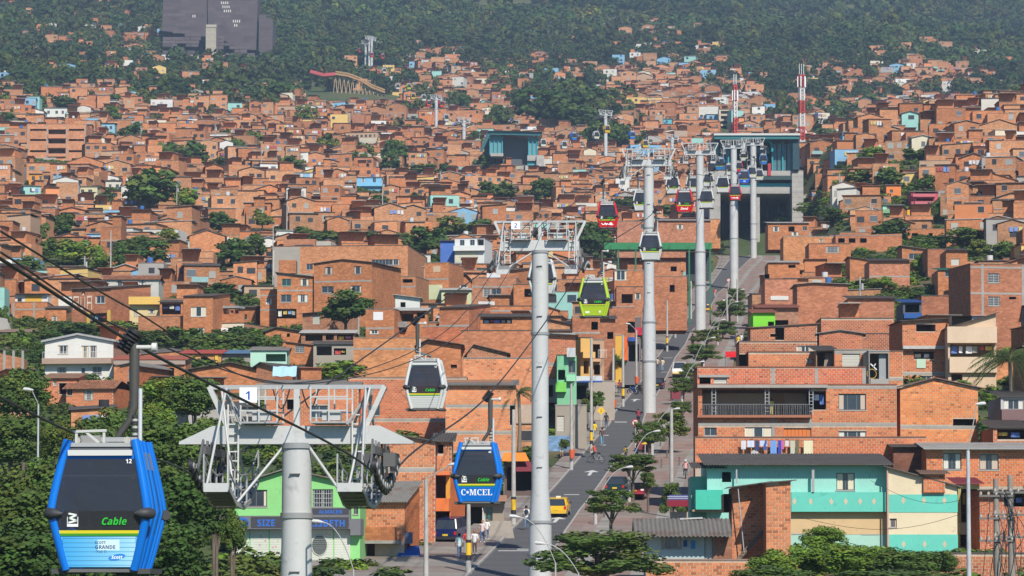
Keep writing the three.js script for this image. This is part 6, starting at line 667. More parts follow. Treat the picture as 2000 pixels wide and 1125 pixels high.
const leafMats = {}; for (const [k, c] of Object.entries({ green: [1, 1, 1], dark: [0.62, 0.72, 0.75], bright: [1.65, 1.6, 1.0], olive: [1.35, 1.08, 0.95] })) { leafMats[k] = M.leaf.clone(); leafMats[k].color.setRGB(...c); }
const treeSpots = [];
function tree(cx, cy, rx, ry, D, kind, label, o = {}) {
  D = D || hit(cx, cy + ry * 1.12); const s = D / F, c = P(cx, cy, D), gy = ground(c.x, c.z), t = thing(o.n || 'tree', label, o.cat || 'tree', new THREE.Vector3(c.x, gy - 0.1, c.z), rr(0, 6.28), o.grp || 'trees on the slope'), W = rx * s, Hh = ry * s, cyL = Math.max(c.y - gy + 0.1, Hh * 0.45), lod = o.lod || (D < 345 ? 'near' : D < 820 ? 'mid' : 'far'), g = CR[lod][Math.floor(R0() * CR[lod].length)];
  const m = mesh(g, 'crown', leafMats[kind || 'green'], t); m.position.y = cyL; m.scale.set(W, Hh, o.dz ? o.dz * s : Math.min(W, 6 + W * 0.4));
  if (!o.bush) { const q = new GB(), r = clamp(W * 0.05, 0.09, 0.35); q.tube([[0, -0.5, 0], [rr(-0.1, 0.1), cyL * 0.5, 0], [rr(-0.2, 0.2), cyL, 0]], [r * 1.3, r, r * 0.6], 7, [0.16, 0.12, 0.09]); for (let k = 0; k < 4; k++) { const a = k * 1.6 + rr(0, 0.6); q.tube([[0, cyL * 0.55, 0], [Math.cos(a) * W * 0.3, cyL * 0.85, Math.sin(a) * W * 0.25], [Math.cos(a) * W * 0.6, cyL + Hh * 0.15, Math.sin(a) * W * 0.45]], [r * 0.6, r * 0.4, r * 0.15], 5, [0.16, 0.12, 0.09]); } q.build('trunk', M.bark, t); }
  if (!o.noRect) handRects.push([cx - rx * 0.85, cy - ry * 0.8, cx + rx * 0.85, cy + ry * 0.7, D]); treeSpots.push([c.x, c.z, W]); return t;
}
function palm(cx, cy, r, D, label, baseY, n = 18) {
  const s = D / F, c = P(cx, cy, D), gy = ground(c.x, c.z), t = thing('palm_tree', label, 'palm', new THREE.Vector3(c.x, gy, c.z), 0, 'palm trees'), h = c.y - gy, R = rng(Math.round(cx)), L = r * s * 1.25;
  const q = new GB(); q.tube([[0, -0.5, 0], [0.12, h * 0.5, 0], [0, h, 0]], [0.22, 0.16, 0.14], 8, [0.24, 0.2, 0.15]); q.build('trunk', M.bark, t);
  for (let k = 0; k < n; k++) { const f = new GB(), a = k * 2.399, el = rr(-0.25, 1.25, R), dx = Math.cos(a), dz = Math.sin(a), pts = []; for (let i = 0; i <= 8; i++) { const u = i / 8; pts.push([dx * L * u * Math.cos(el * (1 - u * 0.5)), h + L * (Math.sin(el) * u - 0.75 * u * u), dz * L * u * Math.cos(el * (1 - u * 0.5))]); } f.tube(pts, [0.035, 0.03, 0.03, 0.025, 0.02, 0.02, 0.015, 0.012, 0.008], 4, [0.12, 0.14, 0.05]); for (let i = 1; i < 8; i++) for (const w of [0, 0.33, 0.66]) for (const sd of [-1, 1]) { const p = pts[i].map((v, j) => lerp(v, pts[i + 1 > 8 ? 8 : i + 1][j], w)), ll = L * 0.26 * (1 - Math.abs(i - 4) / 9), e = [p[0] - dz * sd * ll * 0.7 + dx * ll * 0.5, p[1] - ll * rr(0.3, 0.8, R), p[2] + dx * sd * ll * 0.7 + dz * ll * 0.5], b = [p[0] + dx * 0.07, p[1], p[2] + dz * 0.07], tn = rr(0.8, 1.3, R); f.tri(p, b, e, [0.08 * tn, 0.125 * tn, 0.035 * tn]); } f.build('frond', leafMats.green, t); }
  return t;
}
const LL = 'leafy trees below the white gabled house', tl = (w) => w + ' tree in the lower left thicket';
for (const [cx, cy, rx, ry, D, k, l] of [[45, 770, 72, 58, 322, 'green', 'glossy round tree left of the white gabled house'], [20, 858, 80, 62, 296, 'green', 'broad tree at left edge beneath the street lamp'], [108, 862, 46, 44, 288, 'olive', 'yellowish tree behind the small street lamp'], [40, 990, 110, 95, 196, 'green', tl('large bright')], [55, 1105, 120, 95, 172, 'dark', 'shadowy tree at the bottom left corner'], [175, 868, 82, 62, 292, 'green', 'bushy tree above the nearest blue cabin roof'], [235, 850, 70, 66, 300, 'green', 'dense tree behind the cabin hanger arm'], [318, 775, 62, 46, 340, 'bright', 'bright tree left of the first tower frame'], [380, 775, 62, 52, 330, 'green', 'tree touching the first tower frame'], [330, 880, 92, 80, 242, 'green', 'glossy tree right of the nearest blue cabin'], [365, 985, 100, 92, 205, 'dark', 'dark tree overlapping the green shop'], [330, 1075, 95, 80, 190, 'dark', 'low dark tree left of the white shutters'], [250, 960, 110, 90, 232, 'dark', 'tree directly behind the nearest blue cabin'], [125, 960, 90, 86, 240, 'green', 'tree left behind the nearest blue cabin'], [425, 945, 66, 60, 216, 'green', 'leafy branch tree in front of green wall'], [420, 860, 74, 56, 262, 'green', 'tree under the first tower left catwalk'], [210, 1095, 110, 75, 212, 'dark', 'low tree beneath the nearest blue cabin'], [455, 1040, 32, 50, 205, 'green', 'thin branch hanging over the white shutters'], [300, 820, 50, 40, 318, 'bright', 'light green tree behind the damper rod']]) tree(cx, cy, rx, ry, D, k, l, { grp: LL });
tree(675, 600, 62, 40, 560, 'dark', 'round dark tree in front of tall gable house'); tree(655, 728, 72, 30, 455, 'bright', 'wide light green tree above the first tower'); tree(530, 672, 30, 24, 0, 'green', 'small tree above the mint porch');
for (const [cx, cy, rx, ry, k, l, b] of [[300, 368, 62, 45, 'green', 'largest tree on the left middle slope'], [365, 388, 30, 24, 'bright', 'light tree right of the largest left tree'], [568, 318, 30, 17, 'green', 'small tree on the middle slope crest'], [426, 316, 26, 12, 'dark', 'low tree left of the small yellow house'], [210, 382, 18, 12, 'dark', 'small tree below the white terrace house'], [428, 434, 36, 24, 'dark', 'dark tree above the concrete lamp pole'], [125, 440, 26, 28, 'dark', 'dark tree above the bushy bank'], [82, 452, 20, 24, 'green', 'small tree left of the dark tree pair'], [275, 490, 62, 34, 'dark', 'wide dark tree right of the bushy bank'], [330, 470, 30, 30, 'olive', 'brownish tree right of the bushy bank'], [235, 500, 26, 28, 'dark', 'tree beside the tall lamp pole'], [460, 492, 50, 32, 'dark', 'tree left of the long brick hall'], [500, 480, 26, 30, 'dark', 'narrow tree touching the long brick hall'], [512, 425, 24, 24, 'olive', 'small olive tree above the long hall'], [640, 460, 44, 16, 'green', 'low tree behind the long hall roof'], [700, 462, 38, 16, 'dark', 'dark low tree behind the hall roof right'], [600, 452, 34, 14, 'green', 'low tree behind the hall roof left'], [830, 472, 52, 36, 'dark', 'dark tree mass left of white balcony house'], [880, 440, 40, 24, 'olive', 'olive tree above the white balcony house'], [790, 468, 28, 16, 'green', 'tree at the right end of the long hall'], [870, 505, 22, 18, 'dark', 'small tree below the blue painted shed'], [930, 440, 40, 18, 'green', 'tree row behind white balcony house'], [970, 372, 46, 26, 'green', 'broad tree left of the second tower top'], [1055, 370, 36, 32, 'dark', 'dense dark tree above the second tower'], [1160, 470, 46, 42, 'dark', 'dark tree behind the lime cabin hanger'], [1110, 440, 28, 16, 'green', 'low tree right of the second tower head'], [1185, 500, 30, 25, 'dark', 'small dark tree left of the green canopy'], [1230, 400, 44, 18, 'dark', 'tree below the third tower head'], [1300, 410, 30, 12, 'green', 'low tree between red cabin and third tower'], [905, 590, 34, 12, 'green', 'hedge-like tree on the pale green wall', 1], [960, 592, 20, 10, 'olive', 'dry shrub in rooftop planter', 1], [820, 330, 40, 14, 'green', 'small tree on the middle slope left'], [760, 315, 26, 20, 'dark', 'small dark tree above sky blue house'], [945, 315, 30, 20, 'green', 'tree below the upper station'], [870, 328, 18, 12, 'dark', 'small dark tree left of upper station tree'], [740, 390, 22, 12, 'green', 'small tree under the sky blue house'], [810, 388, 20, 14, 'green', 'banana-like tree on the middle slope'],
  [125, 200, 30, 16, 'dark', 'dark tree on the upper left slope'], [1040, 200, 50, 40, 'dark', 'left dark tree of the tall grove'], [1085, 205, 48, 44, 'dark', 'central dark tree of the tall grove'], [1130, 220, 44, 36, 'dark', 'right dark tree of the tall grove'], [1180, 255, 40, 40, 'dark', 'lower dark tree of the tall grove'], [1215, 265, 24, 26, 'dark', 'outermost dark tree of the tall grove'], [1010, 195, 20, 28, 'dark', 'leftmost dark tree of the tall grove'],
  [1400, 478, 17, 18, 'dark', 'dark tree left of the fifth tower base'], [1590, 408, 40, 20, 'green', 'tree at the foot of the station pier'], [1540, 430, 34, 20, 'dark', 'dark tree before the station underpass'], [1630, 420, 32, 18, 'dark', 'dark tree right of the station pier'], [1700, 300, 30, 20, 'bright', 'banana-like tree right of the station'], [1735, 345, 34, 22, 'green', 'tree on the right slope terrace'], [1680, 345, 30, 16, 'green', 'low tree on the right slope terrace'], [1810, 355, 24, 18, 'green', 'small tree above the crimson house'], [1785, 300, 32, 14, 'green', 'tree below the right crest'], [1612, 262, 36, 16, 'green', 'tree at the crest beside the station'], [1740, 448, 44, 26, 'dark', 'large dark tree below the yellow sign'], [1885, 462, 44, 22, 'green', 'tree cluster on the right slope'], [1905, 485, 34, 20, 'olive', 'olive tree above the framed brick house'], [1965, 490, 36, 22, 'green', 'tree above the framed brick house right'], [1800, 515, 24, 20, 'bright', 'bushy tree beside the wooden ladder'], [1722, 556, 36, 18, 'bright', 'bright bush above the yellow band', 1], [1830, 568, 36, 14, 'green', 'bush above the blue tarpaulins', 1], [1790, 582, 30, 16, 'dark', 'dark bush left of the tarpaulins', 1], [1640, 552, 22, 14, 'green', 'small bush on the right terraces', 1], [1965, 590, 46, 20, 'green', 'foliage over the framed brick house edge'], [435, 568, 48, 18, 'dark', 'dark hedge right of cream terrace house', 1], [485, 585, 24, 14, 'green', 'end of the dark hedge', 1], [500, 668, 58, 16, 'green', 'green bank above the mint porch house', 1], [430, 670, 40, 14, 'green', 'green bank above the orange-yellow house', 1], [350, 660, 56, 26, 'green', 'bushy bank left of the barred window', 1], [300, 665, 46, 22, 'dark', 'dark bushy bank behind the hanger', 1], [100, 668, 44, 26, 'dark', 'dark bank left above white gabled house', 1], [150, 645, 50, 18, 'dark', 'dark bank above white gabled house', 1], [215, 645, 40, 14, 'green', 'green bank right above white gabled house', 1], [75, 690, 22, 26, 'dark', 'tall bush beside the brown brick wall', 1], [8, 620, 16, 26, 'green', 'bush at the left picture edge', 1], [150, 490, 52, 30, 'bright', 'bright bushy bank below the white flats', 1], [100, 485, 30, 24, 'green', 'bushy bank left part', 1], [55, 515, 36, 18, 'green', 'bush left of the blue mural shed', 1], [195, 510, 24, 24, 'bright', 'light bank beside the tall lamp pole', 1], [1985, 640, 30, 34, 'dark', 'dark tree at the right edge']])
  tree(cx, cy, rx, ry, 0, k, l, b ? { bush: 1, n: 'shrub', cat: 'shrub', grp: 'shrubs on the slope' } : {});
for (const [cx, cy, rx, ry, D, l] of [[1170, 1082, 160, 44, 238, 'large flat-layered tree in the bottom centre'], [1195, 978, 66, 24, 296, 'flat-layered tree beside the dark green car'], [1236, 905, 58, 18, 345, 'flat-layered tree over the promenade planter'], [1268, 845, 40, 22, 392, 'flat-layered tree beside third tower base'], [1308, 828, 44, 24, 402, 'olive layered tree right of third tower base'], [1312, 972, 28, 32, 310, 'bushy promenade tree beside maroon awning'], [1266, 938, 22, 16, 332, 'round planter bush on the promenade'], [1335, 752, 34, 16, 470, 'small promenade tree above the low wall'], [1350, 722, 26, 14, 505, 'promenade tree by the white van'], [1372, 688, 46, 16, 545, 'dark promenade tree before fourth tower base'], [1380, 655, 38, 12, 600, 'olive promenade tree at fourth tower base'], [1412, 640, 36, 14, 640, 'promenade tree right of fourth tower'], [1425, 603, 40, 16, 700, 'upper promenade tree beside fifth tower'], [1440, 575, 26, 12, 780, 'highest promenade tree below the station'], [1330, 795, 26, 12, 425, 'low shrub beside the tall lamp post']])
  tree(cx, cy, rx, ry * 1.35, D, l.includes('olive') ? 'olive' : 'green', l, { lod: 'layer', grp: 'layered street trees', n: 'street_tree', dz: rx });
tree(1158, 782, 26, 24, 428, 'green', 'round street tree beside the white and blue sign', { lod: 'mid' }); tree(1196, 708, 26, 18, 500, 'green', 'street tree beside the ochre wall', { lod: 'mid' }); tree(1105, 868, 14, 12, 398, 'green', 'shrub in the blue planter', { bush: 1, n: 'shrub', cat: 'shrub', grp: 'shrubs on the slope' }); tree(1146, 800, 10, 8, 410, 'green', 'potted shrub on the retaining wall', { bush: 1, n: 'shrub', cat: 'shrub', grp: 'shrubs on the slope', lod: 'mid' });
for (const [cx, cy, rx, ry, D, k, l] of [[1515, 1104, 60, 36, 232, 'bright', 'flowering bush at the wall end'], [1590, 1088, 70, 46, 236, 'bright', 'tall flowering bush under turquoise balcony'], [1680, 1095, 80, 42, 233, 'bright', 'flowering bush below the cream band'], [1770, 1102, 80, 38, 231, 'green', 'low flowering bush below the cream house'], [1840, 1098, 40, 28, 236, 'green', 'rounded bush left of the silver lamp post'], [1610, 1048, 52, 26, 246, 'bright', 'large-leaved plant before the turquoise house'], [1500, 1125, 90, 24, 224, 'green', 'low foreground bush along the bottom edge'], [1730, 1130, 130, 22, 222, 'green', 'broad foreground bush along the bottom edge']]) tree(cx, cy, rx, ry, D, k, l, { bush: 1, n: 'shrub', cat: 'shrub', grp: 'flowering bushes along the bottom edge' });
palm(1013, 768, 34, 396, 'palm right of the big brick wall'); palm(1972, 705, 70, 345, 'large drooping palm at the right edge', 0, 34); palm(1657, 388, 20, 840, 'palm right of the station, left one'); palm(1692, 390, 20, 836, 'palm right of the station, right one');

// ---------------------------------------------------------------- the crowded hillside
handRects.push([1384, 262, 1567, 505, 1062], [937, 255, 1066, 336, hit(1000, 338)], [310, 0, 540, 105, hit(440, 108)], [596, 128, 775, 196, hit(680, 182)], [700, 60, 745, 136, hit(720, 132)], [1180, 470, 1392, 545, 705], [1177, 212, 1190, 330, 1440], [846, 186, 858, 272, 1640]);
{ const a = P(1384, 400, 1062).x, b = P(1568, 400, 1062).x; footprints.push([a, b, -1096, -1054]); }
const DM = [[.6, .55, .25, .05, .05, .05, 0, .12, .25, .5, .12, .25, .12, 0, 0, 0, 0, 0, 0, 0], [.3, .35, .5, .15, .05, .2, .15, .1, .1, .35, .2, .35, .55, .2, 0, 0, 0, .1, 0, 0], [.2, .3, .6, .4, .1, .1, .1, .15, .65, .3, .2, .3, .45, .55, .3, .02, .02, .4, .4, .12], [.3, .6, .55, .45, .3, .1, .1, .6, .85, .65, .5, .7, .95, .75, .45, .3, .6, .75, .65, .3], [.5, .85, .6, .45, .45, .5, .35, .2, .3, .85, .3, .15, .95, .95, .85, .4, .3, .55, .65, .35], [.95, 1, 1, 1, 1, 1, .95, .75, .85, .7, .3, .2, .85, .95, .85, .6, .75, 1, 1, 1]];
function dens(px, py) { if (py > 268) return 1; const x = clamp((px - 50) / 100, 0, 18.999), y = clamp((py - 20) / 45, 0, 4.999), i = Math.floor(x), j = Math.floor(y), a = x - i, b = y - j; return lerp(lerp(DM[j][i], DM[j][i + 1], a), lerp(DM[j + 1][i], DM[j + 1][i + 1], a), b); }
const cand = [], vegSpots = [];
{
  const R = rng(4242);
  for (let D = 400; D < 2950; D += D < 1600 ? rr(6.2, 7.6, R) : rr(8.5, 11, R)) {
    const e = 0.135 * D; let x = -e + rr(-4, 4, R);
    while (x < e) {
      const w = rr(3.8, 7.6, R) * (R() < 0.1 ? 1.6 : 1) * (D > 1600 ? 1.15 : 1), xc = x + w / 2, z = -D + rr(-1.5, 1.5, R); x += w + (R() < 0.16 ? rr(1, 3, R) : rr(-0.3, 0.35, R));
      const g = Math.min(ground(xc, z), ground(xc - w / 2, z), ground(xc + w / 2, z)), st = R() < 0.42 ? 1 : R() < 0.82 ? 2 : 3, h = st * 2.5 + rr(-0.1, 0.7, R), b = pixelOf(xc, g, z), t = pixelOf(xc, g + h, z), hw = w / 2 * F / D;
      const dn = dens(b[0], b[1]), cl = fbm(xc / 55 + 7, z / 55); const p = dn > 0.97 ? 1 : Math.pow(dn, 1.12) * (D < 1500 ? 1 : 1.15 * sst(0.3, 0.52, cl + (dn - 0.4) * 0.45));
      if (D < 1060 && xc + w / 2 > roadL(D) - 3.2 && xc - w / 2 < roadR(D) + 10) continue;
      if (R() > p) { vegSpots.push([xc, z, D, b[0], b[1]]); continue; }
      const f = [xc - w / 2 + 0.3, xc + w / 2 - 0.3, z - 7, z]; if (footprints.some((q) => f[0] < q[1] && f[1] > q[0] && f[2] < q[3] && f[3] > q[2])) continue;
      if (treeSpots.some((q) => Math.abs(q[0] - xc) < w / 2 + q[2] * 0.4 && Math.abs(q[1] - z + 3) < 4)) continue;
      const r = [b[0] - hw, t[1] - 4, b[0] + hw, b[1]]; if (handRects.some((q) => q[4] > D && r[0] < q[2] - 4 && r[2] > q[0] + 4 && r[1] < q[3] - 5 && r[3] > q[1] + 2)) continue;
      cand.push({ x: xc, z, g, w, h, st, D, px: b[0], py: b[1], r, R: Math.floor(R() * 1e9) });
    }
  }
}
const wallC = [[0.6, 0.58, 0.53], [0.66, 0.6, 0.46], [0.3, 0.55, 0.5], [0.22, 0.42, 0.6], [0.66, 0.46, 0.16], [0.36, 0.34, 0.32], [0.62, 0.6, 0.58], [0.45, 0.3, 0.2], [0.55, 0.2, 0.08], [0.7, 0.68, 0.64]], colN = ['white', 'cream', 'mint', 'blue', 'yellow', 'grey', 'white', 'tan', 'orange', 'white'];
function fillHouse(c, W, PL, RF, WD, XT, solo) {
  const R = rng(c.R), w = c.w / 2, d = rr(6.5, 9, R), pl = R() < (c.D > 1500 ? 0.22 : 0.16), ci = Math.floor(R() * wallC.length), k = rr(0.84, 1.3, R), hue = rr(-0.05, 0.3, R), col = pl ? wallC[ci] : [C.brick[0] * k, C.brick[1] * k * (1 + hue), C.brick[2] * k * (1 + hue * 1.8)], G = pl ? PL : W, sh = R() < 0.62, h = c.h, rc = pick([C.roofG, C.roofD, C.roofD, [0.3, 0.19, 0.14], C.zinc, [0.32, 0.12, 0.075], [0.16, 0.14, 0.13]], R), oh = sh ? rr(0.12, 0.42, R) : 0.06, tilt = sh ? rr(-0.5, 0.9, R) : 0;
  const side = tilt > 0 ? rr(-0.9, 0.9, R) * 0.6 : 0; G.box(-w, w, -4, h, -d, 0, col, 'bd'); let n = 0;
  if (sh && R() < 0.22) { const ap = w * rr(0.22, 0.34, R), e = 0.3, k2 = ap / w; G.tri([-w, h, 0], [w, h, 0], [0, h + ap, 0], col); for (const s of [-1, 1]) { const xe = s * (w + e), ye = h - e * k2 + 0.05, A = [xe, ye, oh], B = [0, h + ap + 0.05, oh], Cc = [0, h + ap + 0.05, -d], E = [xe, ye, -d], up = (q) => [q[0], q[1] + 0.1, q[2]]; RF.quad(up(A), up(B), up(Cc), up(E), rc); RF.quad(A, B, Cc, E, rc); RF.quad(A, B, up(B), up(A), rc); } }
  else if (sh) { if (side > 0) G.tri([-w, h, 0], [w, h, 0], [w, h + side, 0], col); const y2 = Math.max(0, tilt); const L = h + 0.08, Rr = h + 0.08 + Math.max(0, side); RF.quad([-w - 0.25, L, oh], [w + 0.25, Rr, oh], [w + 0.25, Rr + y2, -d], [-w - 0.25, L + y2, -d], rc); RF.quad([-w - 0.25, L - 0.09, oh], [w + 0.25, Rr - 0.09, oh], [w + 0.25, Rr, oh], [-w - 0.25, L, oh], rc); RF.quad([-w - 0.25, L - 0.09, oh], [-w - 0.25, L - 0.09, -d], [w + 0.25, Rr - 0.09, -d], [w + 0.25, Rr - 0.09, oh], rc); RF.quad([w + 0.25, Rr - 0.09, oh], [w + 0.25, Rr - 0.09 + y2, -d], [w + 0.25, Rr + y2, -d], [w + 0.25, Rr, oh], rc); }
  else RF.box(-w - 0.04, w + 0.04, h - 0.02, h + 0.09, -0.3, 0.05, [0.24, 0.17, 0.13]);
  if (!sh && R() < 0.55) { const a = rr(-w, w * 0.2, R), b = Math.min(w, a + rr(2, 4.5, R)); (R() < 0.8 ? W : PL).box(a, b, h, h + 2.2, -d, -rr(0.5, 3, R), C.brick.map((q) => q * k * 0.95), 'bd'); RF.box(a - 0.2, b + 0.2, h + 2.2, h + 2.28, -d, -0.2, rc); }
  if (!pl && R() < 0.5) for (let s = 1; s < c.st; s++) XT.box(-w, w, s * 2.5 - 0.12, s * 2.5 + 0.08, -0.05, 0.012, [0.38, 0.31, 0.26], 'b');
  for (let s = 0; s < c.st; s++) { const nw = Math.max(1, Math.round(c.w / rr(2.3, 4, R))); for (let i = 0; i < nw; i++) { if (R() < (c.D > 1300 ? 0.5 : 0.3)) continue; const x = -w + (i + 0.5) * c.w / nw + rr(-0.3, 0.3, R), ww = rr(0.45, 0.75, R), y = s * 2.5 + rr(0.9, 1.1, R), hh = rr(0.9, 1.15, R), op = R(); if (x - ww < -w + 0.15 || x + ww > w - 0.15 || y + hh > h - 0.2) continue; n++; if (solo) { solo(x, y, ww, hh, op, R); } else { WD.box(x - ww, x + ww, y, y + hh, -0.05, 0.015, op < 0.6 ? [0.025, 0.028, 0.035] : op < 0.8 ? [0.3, 0.3, 0.28] : [0.1, 0.12, 0.14], 'b'); if (op > 0.5 && c.D < 1300) { XT.box(x - ww - 0.06, x + ww + 0.06, y - 0.1, y, 0, 0.08, [0.5, 0.47, 0.43]); XT.box(x - ww, x + ww, y + hh, y + hh + 0.07, 0, 0.04, [0.5, 0.47, 0.43]); } } } }
  if (R() < 0.16 && c.st > 1) { const a = rr(-w, 0, R), b = Math.min(w, a + rr(2.5, 4.5, R)); XT.box(a, b, 2.5, 2.62, 0.02, 1.0, C.conc); XT.box(a, b, 2.62, 3.4, 0.94, 1.0, pl ? col : pick([col, [0.6, 0.6, 0.56], [0.3, 0.5, 0.5]], R)); }
  if (R() < 0.2) { let x = rr(-w, 0, R); for (let q = 0; q < 4 && x < w - 0.6; q++) { const cw = rr(0.4, 0.8, R); XT.box(x, x + cw, h - rr(1.2, 1.5, R), h - 0.5, 0.16, 0.2, pick([[0.7, 0.7, 0.7], [0.2, 0.3, 0.6], [0.5, 0.1, 0.1], [0.6, 0.5, 0.2], [0.65, 0.65, 0.68]], R)); x += cw + 0.15; } }
  if (R() < 0.12) XT.tube([[rr(-w + 1, w - 1, R), h + 0.1, -2], [0, 0, 0]].map((q, i, A) => (i ? [A[0][0], h + 1.1, -2] : q)), 0.5, 8, pick([C.black, [0.05, 0.15, 0.4], [0.6, 0.6, 0.6]], R));
  return { pl, cn: pl ? colN[ci] : 'brick', rn: !sh ? 'flat roof' : rc === C.zinc ? 'pale sheet roof' : rc === C.roofG ? 'grey roof' : rc[0] > 0.28 ? 'rusty roof' : 'dark roof', n };
}
const LM = [['the sky blue house', 721, 360], ['the brick school block', 110, 290], ['the largest left tree', 300, 370], ['the long brick hall', 670, 515], ['the white balcony house', 917, 490], ['the second tower head', 1055, 455], ['the third tower head', 1268, 310], ['the station pier', 1556, 400], ['the yellow sign', 1790, 417], ['the crimson house', 1805, 388], ['the framed brick house', 1950, 575], ['the lettered brick house', 178, 590], ['the white gabled house', 152, 700], ['the upper station', 1000, 295], ['the cream school', 705, 268], ['the green canopy', 1285, 480], ['the right crest', 1850, 235], ['the banana-like tree', 1700, 300], ['the mint porch house', 525, 700], ['the round dark tree', 675, 600], ['the cream terrace house', 445, 645], ['the lime wall', 1490, 620], ['the three black openings', 1665, 470], ['the dark tree pair', 105, 445]];
{
  cand.sort((a, b) => (b.w * b.h / b.D / b.D) - (a.w * a.h / a.D / a.D));
  const solos = [], unit = new THREE.BoxGeometry(1, 1, 1), frameM = new THREE.MeshStandardMaterial({ color: new THREE.Color(0.36, 0.34, 0.31), roughness: 0.7 }), dkM = new THREE.MeshStandardMaterial({ color: new THREE.Color(0.02, 0.02, 0.024), roughness: 0.6 }), cuM = new THREE.MeshStandardMaterial({ color: new THREE.Color(0.42, 0.4, 0.36), roughness: 0.9 });
  const turnOf = (c) => (fbm(c.x / 120 + 50, c.z / 120) - 0.5) * 0.9 + (hash2(c.R & 1023, 5) - 0.5) * 0.25;
  const NS = 175; cand.slice(0, NS).forEach((c) => {
    const W = new GB(), PL = new GB(), RF = new GB(), WD = new GB(), XT = new GB(), H = thing('hillside_house', '', 'house', new THREE.Vector3(c.x, c.g, c.z), turnOf(c), 'houses filling the hillside');
    const info = fillHouse(c, W, PL, RF, WD, XT, (x, y, ww, hh, op) => { const f = mesh(unit, 'window', frameM, H); f.position.set(x, y + hh / 2, 0.01); f.scale.set(ww * 2 + 0.1, hh + 0.1, 0.1); const p = new THREE.Mesh(unit, op < 0.6 ? dkM : op < 0.8 ? cuM : M.glass); p.name = 'pane'; p.castShadow = p.receiveShadow = true; f.add(p); p.scale.set(ww * 2 / (ww * 2 + 0.1), hh / (hh + 0.1), 0.4); p.position.z = 0.36; });
    W.build('wall', c.R % 2 ? M.brick : M.brick2, H); PL.build('wall', M.plaster, H); RF.build('roof', M.roof, H); XT.build('trim', M.conc, H);
    let best = null; for (const l of LM) { const q = Math.hypot(l[1] - c.px, (l[2] - c.py) * 1.4); if (!best || q < best[0]) best = [q, l]; } const l = best[1], dx = c.px - l[1], dy = c.py - l[2], rel = Math.abs(dx) > Math.abs(dy) * 1.6 ? (dx < 0 ? 'left of' : 'right of') : (dy < 0 ? 'above' : 'below');
    solos.push([H, `${['one', 'two', 'three'][c.st - 1]}-storey ${info.cn} house, ${info.rn}, ${rel} ${l[0]}`, c.px]);
  });
  const by = {}; for (const s of solos) (by[s[1]] ??= []).push(s); const ord = ['first', 'second', 'third', 'fourth', 'fifth', 'sixth', 'seventh', 'eighth', 'ninth']; for (const a of Object.values(by)) { a.sort((p, q) => p[2] - q[2]); a.forEach((s, i) => { s[0].userData.label = a.length > 1 ? s[1] + ', ' + ord[Math.min(i, 8)] + ' from left' : s[1]; }); }
  const rest = cand.slice(NS), G = new THREE.Group(); G.name = 'distant_hillside_houses'; scene.add(G); tag(G, 'hundreds of small brick houses crowding the hillside', null, null, 'stuff');
  const W = new GB(), W2 = new GB(), PL = new GB(), RF = new GB(), WD = new GB(), XT = new GB(); rest.forEach((c, i) => { const a = turnOf(c), T4 = [c.x, c.g, c.z, Math.cos(a), Math.sin(a)]; for (const g of [W, W2, PL, RF, WD, XT]) g.T = T4; fillHouse(c, i % 2 ? W : W2, PL, RF, WD, XT); });
  W.build('walls', M.brick, G); W2.build('walls', M.brick2, G); PL.build('painted_walls', M.plaster, G); RF.build('roofs', M.roof, G); WD.build('windows', M.paint, G); XT.build('trim', M.conc, G); for (const m of G.children) m.userData.kind = 'stuff';
  console.log('hillside houses', cand.length, 'hand', handRects.length);
}
